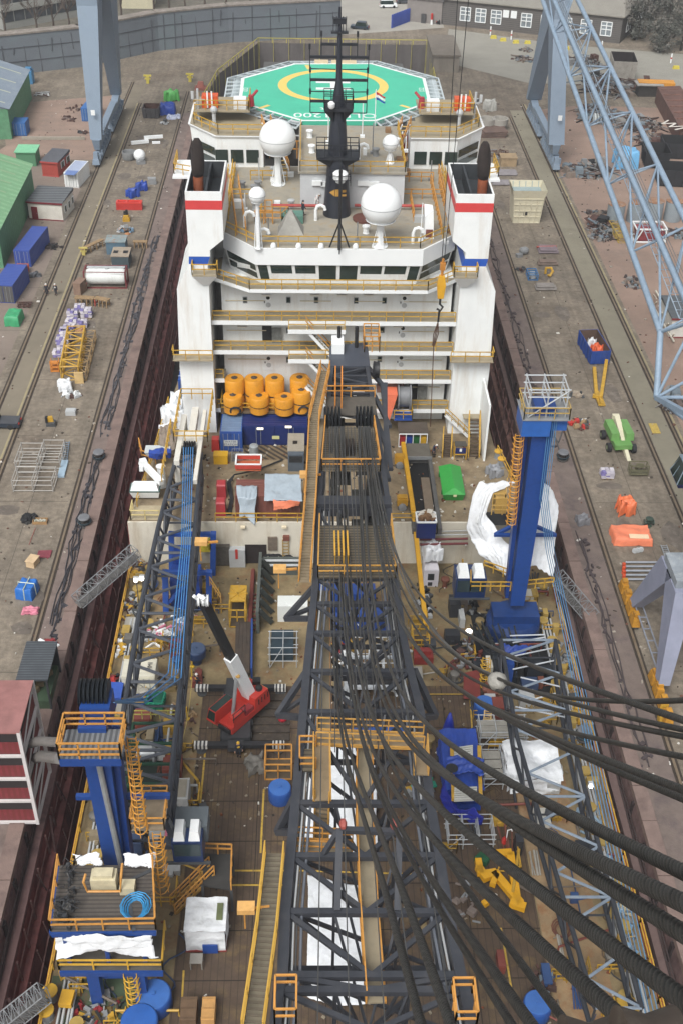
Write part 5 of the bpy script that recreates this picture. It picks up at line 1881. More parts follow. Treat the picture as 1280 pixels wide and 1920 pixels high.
for k,(px,py,w,l,h,n,lab)in enumerate([(1124,430,4,7,1.4,60,'dark twisted scrap heap left of the grey drums'),(1124,448,4,3,.4,24,'low scatter of scrap below the twisted heap'),
(1182,532,2.5,4.5,.6,18,'rusty beams on the brick paving left of the cabin'),(1100,322,9,8,1.0,90,'wide scatter of brown scrap under the middle of the blue jib'),
(1095,118,8,9,2.0,50,'scrap beside the right gantry leg below the street'),(1135,160,11,16,2.6,130,'tall scrap heap between the jib and the pale hopper'),
(1120,215,9,12,2.0,100,'dark scrap heap behind the blue jib'),(1195,235,9,10,2.4,100,'scrap heap left of the rusty lettered section'),(1215,265,6,6,2.4,50,'scrap heap above the black skips'),
(980,112,5,5,1.0,26,'rusty pieces at the far end of the right rails'),(985,95,3,3,1.6,14,'dark red scrap block near the end of the right rails'),(1268,440,5,4,.8,30,'scrap below the rightmost grey drum'),(1210,160,5,6,1.6,36,'brown scrap heap beside the pale hopper'),
(1258,760,3,4,.9,34,'rusty scrap under the foot of the blue jib'),(1120,400,4,2,.7,20,'thin scrap edge above the twisted heap')]):
 o=pile('scrap_heap',lab,'scrap heap',G(px,py),w,l,h,SC1,n*2,70+k,.45)
 if n>30:
  bb_=B()
  rr=random.Random(k)
  c_=G(px,py)
  for j in range(n//5):
   bb_.m=rr.randrange(len(SC1))
   q=c_+VE((rr.uniform(-.45,.45)*w,rr.uniform(-.45,.45)*l,0))
   if j%2:
    bb_.box(q,(rr.uniform(.8,2.4),rr.uniform(.8,2.4),rr.uniform(.3,1.6)),rr.uniform(0,3),rr.uniform(.6,1))
   else:
    e=VE((rr.uniform(-1,1),rr.uniform(-1,1),rr.uniform(-.1,.3)))*1.8
    bb_.bar(q+VE((0,0,.6)),q+e+VE((0,0,.7)),rr.uniform(.3,1.3),.12)
  bb_.obj('heavy_scrap',SC1,o)
q=G(1235,668)
o=B()
for k in range(3):
 o.bar(G(1230+k*13,560+k*26,1.6),G(1224+k*13,552+k*26,.1),.12)
for a_,c_ in(((1222,572),(1262,640)),((1228,545),(1268,615))):
 o.bar(G(*a_,.4),G(*c_,.4),.22)
 o.bar(G(*a_,1.8),G(*c_,1.8),.16)
for k in range(4):
 o.bar(G(1224+k*11,574+k*20,.3),G(1230+k*11,566+k*20,1.9),.14)
tag(o.obj('window_frames',mat('#d3cdbd',.6,.15,1)),'white glazing frames leaning by the portable cabin','frames')
# ================================================================== SHIP
ZF,ZM=3.0,-2.0
ship=thing('ship','big white crane ship in the dry dock with a green helideck and twin funnels','ship',(3,90,-11))
HP0=[(-18.4,10),(24.8,10),(24.8,93.2),(22.4,97),(20.6,108),(20.2,125),(17,145),(9,163),(3.1,170),(-3,163),(-11,145),(-15.6,125),(-16.9,110),(-18.2,96),(-18.4,93.2)]
b=B()
b.loft([(x*.9+.3,y,-11)for x,y in HP0],[(x,y,-5.5)for x,y in HP0])
b.obj('keel_hull',mat('#4c2f2f',.6,.2,.6),ship)
b=B()
b.loft([(x,y,-5.49)for x,y in HP0],[(x,y,ZM-.02)for x,y in HP0])
fore=[q for q in HP0 if q[1]>93]
b.loft([(x,y,ZM-.01)for x,y in fore],[(x,y,ZF-.02)for x,y in fore])
b.obj('hull',mat('#7d2f33',.5,.2,.6),ship)
DK=mat('#8e7d5c',.75,.45,.45,dirt='#7d4f2c',damt=.8,dsc=.36,bump=.25,bsc=4)
n=DK.node_tree
b=B()
b.poly([(-18.4,10,ZM),(24.8,10,ZM),(24.8,93.2,ZM),(-18.4,93.2,ZM)])
b.obj('main_deck',DK,ship)
b=B()
b.poly([(x,y,ZF)for x,y in fore])
b.obj('fore_deck',mat('#908066',.8,.4,.6,dirt='#66503c',damt=.8,dsc=.5,bump=.25,bsc=4),ship)
# timber sheathed working deck
TD=banded('#564638','#41352a',2.0,0,dirt='#74603f',damt=.85,thin=.12)
b=B()
b.poly([(-9.6,10,ZM+.02),(17.2,10,ZM+.02),(17.2,75.2,ZM+.02),(-9.6,75.2,ZM+.02)])
b.obj('timber_deck',TD,ship)
b=B()
for y in range(14,76,4):
 b.bb(-9.6,17.2,y,y+.07,ZM+.02,ZM+.035)
for x in(-4.2,1.2,6.6,12):
 b.bb(x,x+.07,10,75.2,ZM+.02,ZM+.034)
b.obj('deck_seam',mat('#2f2822',.9,.2,1),ship)
b=B()
b.poly([(17.3,10,ZM+.015),(21.6,10,ZM+.015),(21.6,66,ZM+.015),(17.3,66,ZM+.015)])
b.obj('rusty_deck_strip',mat('#9a8262',.85,.3,.7,dirt='#8a5328',damt=.85,dsc=.6),ship)
YM=mat('#c9a544',.7,.25,2,dirt='#6b5a40',damt=.8,dsc=2.5)
def mark(a,c,w,z=ZM):
 a,c=VE(a),VE(c)
 d_=(c-a).normalized()
 n_=VE((-d_.y,d_.x,0))*w/2
 B().poly([v+VE((0,0,.042))for v in(a-n_,c-n_,c+n_,a+n_)]).obj('deck_marking',YM,ship)
mark(G(386,1400,ZM),G(374,1530,ZM),.16)
mark(G(495,1480,ZM),G(489,1600,ZM),.16)
mark(G(437,1633,ZM),G(560,1633,ZM),.16)
mark(G(560,1633,ZM),G(800,1640,ZM),.14)
mark(G(430,1660,ZM),G(560,1660,ZM),.16)
mark(G(880,1308,ZM),G(886,1400,ZM),.14)
mark(G(938,1740,ZM),G(960,1868,ZM),.14)
mark(G(800,1302,ZM),G(880,1302,ZM),.12)
mark(G(345,1820,ZM),G(342,1870,ZM),.14)
mark(G(800,1663,ZM),G(840,1666,ZM),.14)
# bulkhead between fore deck and working deck
b=B()
b.bb(-18.3,24.7,93.0,93.22,ZM,ZF+.3)
b.obj('bulkhead',mat('#d9d3c3',.6,.1,.5,dirt='#a9967a',damt=.7,dsc=.6,streak=1),ship)
def fr(o_px0,o_px1,y0,y1,Y,m,name,parent=ship,th=.08,out=.06):
 """panel on the vertical plane Y given by its survey pixels"""
 a,c=GY(o_px0,y1,Y),GY(o_px1,y0,Y)
 return B().bb(min(a.x,c.x),max(a.x,c.x),Y-out-th,Y-out,min(a.z,c.z),max(a.z,c.z)).obj(name,m,parent)
fr(461,500,1021,1056,93.0,mat('#2a2220',.9,.2,1),'door_opening',th=.03,out=.0)
fr(432,460,1024,1058,93.0,LGREY,'cabinet',th=.7,out=0)
fr(442,446,1030,1048,92.28,RED,'cabinet_sign',th=.02,out=.01)
fr(404,431,1020,1055,93.0,mat('#5b5650',.8,.4,3),'storage_cage',th=.5,out=0)
fr(503,520,1006,1030,93.0,mat('#75695c',.8,.4,3),'net_rack',th=.2,out=0)
b=B()
for k in range(3):
 q=GY(505+k*8,1046,92.6)
 b.cut().path([q+VE((.42*math.cos(i*.52),0.0,.42*math.sin(i*.52)))for i in range(13)],.12,6)
q=GY(541,1048,92.6)
b.cut().path([q+VE((.45*math.cos(i*.52),0.0,.4*math.sin(i*.52)))for i in range(13)],.14,6)
b.obj('tyre_fender',RUBBER,ship)
fr(531,543,1003,1011,93.0,mat('#7a4638',.7,.2,1),'hose_box',th=.3,out=0)
b=B()
for dx in(530,541):
 a_=GY(dx,1012,92.8)
 b.bar(a_,VE((a_.x,92.8,ZM)),.08)
for k in range(9):
 z=ZM+.4+k*.4
 b.bar((GY(530,1030,92.8).x,92.8,z),(GY(541,1030,92.8).x,92.8,z),.06)
b.obj('wall_ladder',mat('#a98a4a',.6,.2,1),ship)
b=B()
for px in(456,533):
 q=GY(px,988,92.9)
 b.cut().box(q-VE((0,.15,0)),(.5,.3,.18))
b.obj('floodlight',mat('#efe2c4',.4,.1,1),ship)
a_=G(405,982,ZF)
b=B().rail([(a_.x,93.1,ZF+.3),(0.9,93.1,ZF+.3)],1.1,2.2,.08).rail([(8.2,93.1,ZF+.3),(12.5,93.1,ZF+.3)],1.1,2.2,.08)
b.obj('railing',YEL,ship)
# ship side rails
LS=[(-18.2,y,ZM)for y in range(14,93,6)]
RS=[(24.6,y,ZM)for y in range(14,93,6)]
b=B().rail(LS,1.3,3,.1).cut().rail(RS,1.3,3,.1).cut()
b.rail([(-17.7,96,ZF),(-16.9,105,ZF),(-16.4,116,ZF)],1.2,2.4,.09).cut().rail([(22.1,97,ZF),(20.7,106,ZF)],1.2,2.4,.09)
b.obj('side_railing',YEL,ship)
b=B()
for x,y0,y1,z in((-18.4,10,93,ZM),(24.8,10,93,ZM)):
 b.cut().bb(x-.12,x+.12,y0,y1,z-.4,z+.3)
b.obj('red_gunwale',mat('#b0403a',.5,.15,1),ship)
for x,s in((-17.2,1),(23.6,-1)): # pipe runs, cable trays and vents along the edges
 b=B()
 rr=random.Random(int(x))
 for k in range(4):
  b.path([(x+s*k*.32+rr.uniform(-.05,.05),y,ZM+.35+.12*(k%2))for y in range(12,92,8)],.1,6)
 b.obj('pipe_run',LGREY,ship)
 b=B()
 y=14
 while y<91:
  b.cut().box((x+s*rr.uniform(-.3,1.3),y,ZM),(rr.uniform(.4,1.1),rr.uniform(.4,1.2),rr.uniform(.4,1.3)))
  b.cut().lathe((x+s*rr.uniform(0,1.8),y+1,ZM),[(.3,0),(.3,.7),(.5,.75),(.5,.95)],10)
  y+=rr.uniform(2.2,4.2)
 b.obj('deck_vent',[mat('#b79a50',.6,.3,1,dirt='#7d7466',damt=.6,dsc=1)],ship)
 # fittings all along the working deck: valve boxes, vent heads, ring bolts, reels, small hatches
rr=random.Random(12)
FC=[mat('#6d6a64',.6,.3,1),mat('#8d7a52',.6,.3,1),mat('#44474c',.6,.3,1),mat('#a8a49a',.6,.2,1),mat('#7a4a3a',.7,.3,1),mat('#35507e',.5,.2,1),mat('#b08c34',.5,.2,1)]
for k in range(98):
 if k%5==4:
  x,y=rr.uniform(8.2,16),rr.uniform(40,90)
 elif k%2:
  x,y=rr.uniform(-17.6,-10.2),rr.uniform(56,92)
 else:
  x,y=rr.uniform(15.5,24),rr.uniform(34,92)
 b=B()
 w,l,h=rr.uniform(.3,1.3),rr.uniform(.3,1.5),rr.uniform(.25,1.2)
 t_=rr.randrange(5)
 if t_==0:
  b.box((x,y,ZM),(w,l,h)).box((x,y,ZM+h),(w*1.1,l*1.1,.08)).tube((x+w/2,y,ZM+.2),(x+w/2+1.2,y+.3,ZM+.15),.07,6)
 elif t_==1:
  b.lathe((x,y,ZM),[(.3,0),(.24,.1),(.22,.8),(.45,.85),(.45,1.1),(.2,1.2)],10)
 elif t_==2:
  for j in range(4):
   b.tube((x+j*.2,y-l,ZM+.12),(x+j*.2+rr.uniform(-.3,.3),y+l,ZM+.12+rr.uniform(0,.3)),rr.uniform(.05,.1),6)
 elif t_==3:
  b.path([(x+math.cos(a*.5)*(.4+a*.012),y+math.sin(a*.5)*(.5+a*.012),ZM+.08+.008*a)for a in range(34)],.05,5)
 else:
  b.rail([(x-w,y,ZM),(x+w,y,ZM),(x+w,y+l,ZM)],1.1,.8,.07).box((x,y+.4,ZM),(w,.5,.5))
 b.obj('deck_fitting',FC[6]if t_==4 else rr.choice(FC[:6]),ship)
b=B()
for k in range(900):
 b.m=rr.choice((0,0,1,1,1,2,3))
 b.box((rr.uniform(-17.5,24),rr.uniform(60,92.5)if k%5 else rr.uniform(30,60),ZM+.036),(rr.uniform(.06,.28),rr.uniform(.06,.28),rr.uniform(.03,.16)),rr.uniform(0,3),rr.uniform(.5,1))
for k in range(500):
 b.m=rr.choice((0,1,2,3))
 b.box((rr.uniform(-15,19),rr.uniform(93.6,109),ZF+.002),(rr.uniform(.06,.35),rr.uniform(.06,.35),rr.uniform(.03,.2)),rr.uniform(0,3),rr.uniform(.5,1))
PM=[mat('#b9bbba',.5,.2,1),mat('#6c6258',.7,.3,1),mat('#c09a3c',.5,.2,1),mat('#3b4b6a',.5,.2,1),mat('#7d3f35',.6,.3,1),mat('#2f3136',.6,.3,1)]
def spot(k):
 if k%2:
  return rr.uniform(-17.4,-10),rr.uniform(40,91)
 return rr.uniform(13.5,23.6),rr.uniform(36,91)
for k in range(64):
 x,y=spot(k)
 l,z=rr.uniform(1.5,6),ZM+rr.uniform(.1,.9)
 a=rr.choice((0,0,1.57,rr.uniform(0,3)))
 p0=VE((x,y,z))
 p1=p0+VE((math.sin(a)*l,math.cos(a)*l,rr.uniform(-.1,.3)))
 p1.x=max(-17.8,min(24,p1.x))
 B().path([VE((p0.x,p0.y,ZM)),p0,p0.lerp(p1,.5),p1,VE((p1.x,p1.y,ZM))],rr.uniform(.05,.13),6).obj('deck_pipe',rr.choice(PM),ship)
for k in range(48):
 x,y=spot(k)
 c=B().box((x,y,ZM),(rr.uniform(.5,1.7),rr.uniform(.5,1.7),rr.uniform(.5,1.8)))
 c.box((x,y-.02,ZM+.3),(.3,1.3,.3))
 c.obj('deck_cabinet',rr.choice(PM+[PM[0],mat('#d4d2c8',.5,.2,1),mat('#8d8068',.7,.3,1)]),ship)
for k in range(30):
 x,y=spot(k)
 w,l=rr.uniform(1,2.4),rr.uniform(1,3)
 B().rail([(x,y,ZM),(x+w,y,ZM),(x+w,y+l,ZM)],1.1,.9,.08).obj('deck_railing',YEL,ship)
for k in range(26):
 x,y=spot(k)
 ph=rr.uniform(0,6)
 B().path([(x+.7*math.sin(ph+j*.7)+j*.08,y+j*.35,ZM+.08+.04*math.sin(j*2))for j in range(14)],rr.uniform(.035,.07),5).obj('deck_hose',rr.choice((PM[5],PM[5],PM[3],mat('#5a4a3a',.7,.2,1))),ship)
o=b.obj('deck_litter',[mat('#3d352d',.8,.3,2),mat('#8f8472',.8,.2,2),mat('#d0ccc2',.7,.1,2),mat('#7d4a30',.8,.3,2)],ship)
o['kind']='stuff'
# ---------------------------------------------------------------- superstructure
XF[0]=True
YW,YP=107.7,104.8
XL,XR=-9.0,14.5
BR=27.34
b=B()
b.bb(XL,XR,YW,128,ZF,23.35)
b.obj('deckhouse_wall',WHITE,ship)
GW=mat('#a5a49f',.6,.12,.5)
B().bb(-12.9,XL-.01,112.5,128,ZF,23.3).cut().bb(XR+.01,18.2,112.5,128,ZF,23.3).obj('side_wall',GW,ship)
def pillar(sx):
 if sx<0:
  o0,o1,o2,i0=-13.4,-13.1,-11.77,-9.94
  f0,f1,f2=-11.72,-9.66,-8.28
 else:
  o0,o1,o2,i0=18.66,18.41,17.2,14.85
  f0,f1,f2=17.36,15.1,13.75
 pr=[(i0,ZF),(o0+(.2 if sx<0 else-.2),ZF),(o0,14.5),(o1,23.3),(o2,25.95),(i0,25.95)]
 b_=B()
 b_.loft([(x,YP,z)for x,z in pr],[(x,114.5,z)for x,z in pr])
 p_=b_.obj('funnel_casing',WHITE,ship)
 b_=B()
 b_.loft([(x,YP+.02,z)for x,z in((i0,25.951),(o2,25.951),(f0,26.75),(f1,26.75))],[(x,114.4,z)for x,z in((i0,25.951),(o2,25.951),(f0,26.75),(f1,26.75))])
 b_.obj('blue_band',mat('#2c5bb8',.4,.1,1),p_)
 ib=f1+(0 if sx<0 else 0)
 pr=[(f1,26.751),(f0,26.751),(f0,31.5),(f2,31.5),(f2,28.55),(ib,27.4)]
 b_=B()
 b_.loft([(x,YP,z)for x,z in pr],[(x,113.2,z)for x,z in pr])
 fo=b_.obj('funnel',WHITE,ship)
 def ring(z0,z1,m,name,o):
  x0,x1=min(f0,f2),max(f0,f2)
  bb_=B()
  w=.16
  bb_.bb(x0-o,x1+o,YP-o,YP+w,z0,z1)
  bb_.bb(x0-o,x1+o,113.2-w,113.2+o,z0,z1)
  bb_.bb(x0-o,x0+w,YP+w,113.2-w,z0,z1)
  bb_.bb(x1-w,x1+o,YP+w,113.2-w,z0,z1)
  bb_.obj(name,m,fo)
 ring(31.501,32.4,mat('#d94a4a',.45,.08,1),'red_band',.015)
 ring(32.401,33.25,WHITE,'rim',.0)
 x0,x1=min(f0,f2),max(f0,f2)
 bb_=B()
 bb_.bb(x0+.17,x1-.17,YP+.17,113.0,31.51,31.6)
 xm=x0+(x1-x0)*(.55 if sx<0 else.42)
 bb_.bb(xm-.1,xm+.1,YP+.2,113,31.6,33.1)
 for q in((x0+.163,x0+.2,YP+.17,113.0),(x1-.2,x1-.163,YP+.17,113.0),(x0+.2,x1-.2,YP+.163,YP+.2),(x0+.2,x1-.2,113.0,113.035)):
  bb_.bb(*q,31.61,33.2)
 bb_.obj('funnel_inside',mat('#3a3e42',.7,.3,1),fo)
 ex=GY(372,330,108.5)if sx<0 else GY(905,330,108.5)
 bb_=B()
 bb_.tube((ex.x,108.2,31.6),(ex.x,108.6,34.3),.5,14)
 bb_.obj('exhaust_pipe',mat('#8a4a2c',.7,.3,1.5,dirt='#4c3026',damt=.6,dsc=1),fo,'auto')
 bb_=B()
 bb_.lathe((ex.x,108.4,33.3),[(.45,0),(.6,.5),(.66,1.5),(.6,2.6),(.42,3.3),(.2,3.6)],14,(0,.25,1))
 bb_.obj('soot_cap',mat('#2c2421',.95,.4,1.5),fo,True)
 # service platform round the casing
 zp=15.9
 bb_=B()
 xa,xb=min(i0,o0)-.5,max(i0,o0)+.1
 bb_.bb(xa,xb,YP-1.3,YP-.003,zp,zp+.14)
 pl=bb_.obj('casing_platform',mat('#a5987f',.8,.2,1),ship)
 B().rail([(xa,YP-1.25,zp+.14),(xb,YP-1.25,zp+.14)],1.1,1.4,.08).rail([(xa if sx<0 else xb,YP-.1,zp+.14),(xa if sx<0 else xb,YP-1.25,zp+.14)],1.1,1.4,.08).obj('railing',YEL,pl)
pillar(-1)
pillar(1)
TAN=mat('#a39880',.8,.2,.8,dirt='#7d6c50',damt=.5,dsc=.8)
def walkway(x0,x1,z,yf=105.5,rail_gaps=(),y1=YW):
 o_=B().bb(x0,x1,yf+.06,y1,z-.16,z).obj('walkway',TAN,ship)
 B().bb(x0,x1,yf,yf+.059,z-.42,z+.04).obj('fascia',WHITEC,o_)
 B().rail([(x0+.1,yf+.1,z),(x1-.1,yf+.1,z)],1.1,1.75,.075).obj('railing',YEL,o_)
 return o_
for z in(19.45,16.05):
 walkway(-9.93,14.84,z)
walkway(-9.93,-8.9,12.7)
walkway(4.5,14.84,12.7)
walkway(6.6,14.84,9.05)
walkway(-9.93,-9.0,9.05)
for z,x0,x1 in((19.05,-2.2,3.6),(15.65,-2.2,3.6)):
 walkway(x0,x1,z,104.4,y1=105.49)
 # diagonal stairs between the centre platforms
for z in(19.0,15.6,12.3):
 a_,c_=VE((-.4,105.0,z)),VE((2.4,105.0,z-3.3))
 b=B()
 for dy in(-.4,.4):
  b.bar(a_+VE((0,dy,0)),c_+VE((0,dy,0)),.12,.3)
 o=b.obj('stair',WHITEC,ship)
 b=B()
 for k in range(11):
  e=a_.lerp(c_,(k+.5)/11)
  b.box(e,(.26,.7,.04))
 b.obj('tread',TAN,o)
 b=B()
 for dy in(-.45,.45):
  b.bar(a_+VE((0,dy,1)),c_+VE((0,dy,1)),.08)
 b.obj('railing',ORY,o)
a_,c_=VE((14.4,104.9,9.0)),VE((17.2,104.4,6.4))
b=B()
for dy in(-.4,.4):
 b.bar(a_+VE((0,dy,0)),c_+VE((0,dy,0)),.12,.3)
o=b.obj('stair',WHITEC,ship)
b=B()
for k in range(9):
 b.box(a_.lerp(c_,(k+.5)/9),(.26,.7,.04))
b.obj('tread',TAN,o)
B().rail([a_+VE((0,-.45,0)),c_+VE((0,-.45,0))],1.0,1,.07).obj('railing',YEL,o)
# openings on the aft wall
DARKW=mat('#2e3330',.2,.2,1)
def door(px,py,closed=True):
 a_=GY(px,py,YW)
 if closed:
  d_=B().bb(a_.x-.45,a_.x+.45,YW-.1,YW-.004,a_.z-1.0,a_.z+1.0).obj('door',WHITEC,ship)
  b_=B()
  b_.lathe((a_.x,YW-.13,a_.z+.45),[(.2,0),(.2,.03)],12,(0,1,0))
  b_.obj('porthole',DARKW,d_)
  B().lathe((a_.x+.02,YW-.16,a_.z-.35),[(.26,0),(.26,.06)],12,(0,1,0)).obj('hose_wheel',LGREY,d_)
  B().box((a_.x-.36,YW-.16,a_.z-.1),(.1,.06,.2)).obj('handle',DGREY,d_)
 else:
  o_=B().bb(a_.x-.5,a_.x+.5,YW-.03,YW-.003,a_.z-1.0,a_.z+1.0).obj('door_opening',BLACK,ship)
  d_=B().bb(a_.x+.52,a_.x+1.5,YW-.5,YW-.42,a_.z-1.0,a_.z+1.0).obj('door',mat('#7d7f7c',.6,.4,3),ship)
for px,py in((503,565),(757,566),(754,622),(751,677),(504,678)):
 door(px,py)
door(501,627,False)
door(773,735,False)
for px,py in((460,562),(541,562),(593,562),(667,563),(720,563),(541,619),(716,618),(541,674),(711,673)):
 a_=GY(px,py,YW)
 w_=B().bb(a_.x-.19,a_.x+.19,YW-.05,YW-.003,a_.z-.3,a_.z+.3).obj('wall_window',GLASS,ship)
 f_=B()
 for dx in(-.22,.22):
  f_.bar((a_.x+dx,YW-.05,a_.z-.33),(a_.x+dx,YW-.05,a_.z+.33),.06)
 for dz in(-.33,.33):
  f_.bar((a_.x-.22,YW-.05,a_.z+dz),(a_.x+.22,YW-.05,a_.z+dz),.06)
 f_.obj('frame',LGREY,w_)
b=B()
for z in(17.3,13.9,10.6,20.7):
 for x0,x1 in((-8.6,-4.5),(-1,2.2),(4.6,7.6),(9.6,14)):
  b.cut().bar((x0,YW-.08,z),(x1,YW-.08,z),.07)
b.obj('storm_rail',mat('#dccfb0',.6,.1,1),ship)
b=B()
for px,py in((455,603),(500,604),(590,553),(640,553),(455,612),(690,612),(745,612),(455,665),(500,553),(690,553),(760,553),(800,612),(800,665)):
 q=GY(px,py,YW)
 b.cut().box((q.x,YW-.2,q.z),(.9,.3,.14))
b.obj('wall_lamp',mat('#f2efe6',.4,.05,1),ship)
# lower aft face right of the boom: equipment lockers
fr(705,720,800,845,YW,mat('#d9d6cc',.6,.1,1),'locker',th=.8,out=0)
fr(742,760,795,812,YW,WHITEC,'wash_panel',th=.3,out=0)
# ---------------------------------------------------------------- wheelhouse
zb,zw0,zw1=23.36,23.75,25.62
rf=[G(478,467,BR),G(793,467,BR),G(838,442,BR)]
roof=[(rf[0].x,105.5),(rf[1].x,105.5),(14.6,109.4),(14.9,128),(-8.9,128),(-8.7,109.4)]
base=[(rf[0].x+.5,106.2),(rf[1].x-.5,106.2),(13.9,109.6),(14.3,127.5),(-8.4,127.5),(-8.1,109.6)]
def mixp(t):
 return[(a[0]+(c[0]-a[0])*t,a[1]+(c[1]-a[1])*t)for a,c in zip(base,roof)]
wh=B().loft([(x,y,zb)for x,y in base],[(x,y,zw1)for x,y in mixp(.75)]).obj('wheelhouse',WHITE,ship)
B().loft([(x,y,zw1+.001)for x,y in mixp(1.0)],[(x,y,BR)for x,y in roof]).obj('roof_fascia',WHITEC,wh)
def whwin(i,t0,t1,z0,z1):
 def P_(t,z):
  f=.75*(z-zb)/(zw1-zb)
  pl=mixp(f)
  a_,c_=pl[i],pl[(i+1)%6]
  d_=VE((c_[0]-a_[0],c_[1]-a_[1],0)).normalized()
  n_=VE((d_.y,-d_.x,0))*.03
  return VE((a_[0]+(c_[0]-a_[0])*t,a_[1]+(c_[1]-a_[1])*t,z))+n_
 q=[P_(t0,z0),P_(t1,z0),P_(t1,z1),P_(t0,z1)]
 B().poly(q).obj('bridge_window',GLASS,wh)
fx0,fx1=GY(475,515,106).x,GY(797,515,106).x
for a_,c_,tall in((470,503,1),(509,548,0),(554,592,0),(598,630,1),(637,669,1),(674,714,0),(719,759,0),(765,796,1)):
 x0,x1=GY(a_,512,106).x,GY(c_,512,106).x
 A_,C_=mixp(.5)[0][0],mixp(.5)[1][0]
 whwin(0,max(.005,(x0-A_)/(C_-A_)),min(.995,(x1-A_)/(C_-A_)),zw0 if tall else 24.55,25.5)
for i in(1,5):
 whwin(i,.06,.94,24.7,25.5)
 whwin(i,.06,.94,23.8,24.5)
for i,ts in((2,(.05,.22,.4)),(4,(.78,.6,.43))):
 for t0 in ts:
  whwin(i,t0,t0+.14,24.0,25.5)
  # walkway round the wheelhouse
wk=[(rf[0].x-.6,104.75),(rf[1].x+.6,104.75),(15.1,107.6),(17.1,107.6),(17.1,106.1)]
b=B()
b.poly([(rf[0].x-.6,104.7,23.34),(rf[1].x+.6,104.7,23.34),(14.84,107.5,23.34),(14.84,112,23.34),(-9.93,112,23.34),(-9.93,107.5,23.34)])
o=b.obj('bridge_walkway',TAN,ship)
ring_=[(-9.9,107.5),(rf[0].x-.6,104.7),(rf[1].x+.6,104.7),(14.8,107.5)]
b=B()
for p,q in zip(ring_,ring_[1:]):
 b.bar((*p,23.2),(*q,23.2),.06,.36)
b.obj('fascia',WHITEC,o)
b=B().rail([(*q,23.34)for q in ring_],1.1,1.6,.08)
b.obj('railing',YEL,o)
for sx,x0,x1 in((-1,-11.4,-9.0),(1,14.0,16.3)):
 o=B().bb(x0,x1,103.6,104.78,25.2,25.35).obj('wing_platform',TAN,ship)
 B().rail([(x0,104.7,25.35),(x0,103.65,25.35),(x1,103.65,25.35),(x1,104.7,25.35)],1.1,1.2,.08).obj('railing',YEL,o)
 B().loft([(x0,103.6,25.19),(x1,103.6,25.19),(x1,104.78,25.19),(x0,104.78,25.19)],[((x0+x1)/2-.3,104.6,23.8),((x0+x1)/2+.3,104.6,23.8),((x0+x1)/2+.3,104.78,23.8),((x0+x1)/2-.3,104.78,23.8)]).obj('bracket',WHITEC,o)
 # monkey deck on the wheelhouse roof
RD=mat('#a39d8f',.8,.25,.7,dirt='#97805a',damt=.8,dsc=.7,bump=.1)
B().poly([(-8.6,109.5,BR+.01),(rf[0].x+.1,105.65,BR+.01),(rf[1].x-.1,105.65,BR+.01),(14.5,109.5,BR+.01),(14.8,127.9,BR+.01),(-8.8,127.9,BR+.01)]).obj('top_deck',RD,ship)
B().bb(-11.6,-8.95,113.6,134,BR-1.2,BR-.9).bb(14.95,17.3,113.6,134,BR-1.2,BR-.9).obj('side_deck',RD,ship)
B().rail([(-8.5,109.6,BR),(rf[0].x+.3,105.9,BR),(rf[1].x-.3,105.9,BR),(14.4,109.6,BR),(14.7,127,BR)],1.1,1.9,.08).rail([(-8.5,109.6,BR),(-8.6,127,BR)],1.1,1.9,.08).obj('top_railing',YEL,ship)
b=B()
for px in(513,602,666,560):
 q=GY(px,466,105.7)
 b.cut().lathe((q.x,105.75,BR+.02),[(.28,0),(.3,.2),(.18,.42),(.02,.48)],12)
b.obj('roof_lamp',WHITEC,ship,'auto')
hx0,hx1=GY(563,355,116).x,GY(757,355,116).x
B().bb(hx0,hx1,116,130,BR+.02,31.0).obj('upper_house',mat('#c9ccce',.5,.08,.6),ship)
B().bb(hx0-.2,hx1+.2,115.8,130.4,31.001,31.2).obj('upper_house_roof',RD,ship)
B().rail([(hx0,129,31.2),(hx0,116,31.2),(hx1,116,31.2),(hx1,129,31.2)],1.1,1.7,.08).obj('upper_railing',YEL,ship)
b=B()
for px,py in((595,343),(612,345),(680,343),(700,345)):
 q=GY(px,py,115.9)
 b.cut().bb(q.x-.55,q.x+.55,115.75,115.99,q.z-.25,q.z+.25)
b.obj('wall_unit',WHITEC,ship)
b=B().tube((hx0-3.0,115.2,BR+.5),(2.0,115.2,BR+.5),.16,8).tube((4.6,115.4,BR+.5),(hx1+2.2,115.4,BR+.5),.16,8)
b.obj('fire_main',mat('#b04a44',.5,.15,1),ship)
t0=G(683,412,BR+.02)
B().lathe(t0,[(1.2,0),(1.25,.25),(1.0,.3)],20).obj('cable_reel',mat('#6a4238',.7,.3,2),ship)
b=B()
for px,py,z in((460,407,BR),(632,380,BR),(773,438,BR),(487,440,BR),(672,280,31.2),(592,395,BR)):
 q=G(px,py+18,z+.01)
 b.cut().path([q,q+VE((0,0,1.1)),q+VE((.15,0,1.5)),q+VE((.5,0,1.62)),q+VE((.85,0,1.45)),q+VE((.95,0,1.1))],.17,8)
b.obj('gooseneck_vent',WHITEC,ship,'auto')
q=G(803,448,BR+.01)
b=B()
b.loft([(q.x-.5,q.y,BR),(q.x+.5,q.y,BR),(q.x+.5,q.y+1.6,BR),(q.x-.5,q.y+1.6,BR)],[(q.x-.5,q.y+.2,BR+2.2),(q.x+.3,q.y+.2,BR+2.9),(q.x+.3,q.y+1.6,BR+2.9),(q.x-.5,q.y+1.6,BR+3.0)])
o=b.obj('air_intake',WHITEC,ship)
B().bb(q.x-.35,q.x+.35,q.y-.06,q.y-.003,BR+.2,BR+1.0).obj('louvre',mat('#7a4a44',.7,.3,3),o)
q=G(545,440,BR+.02)
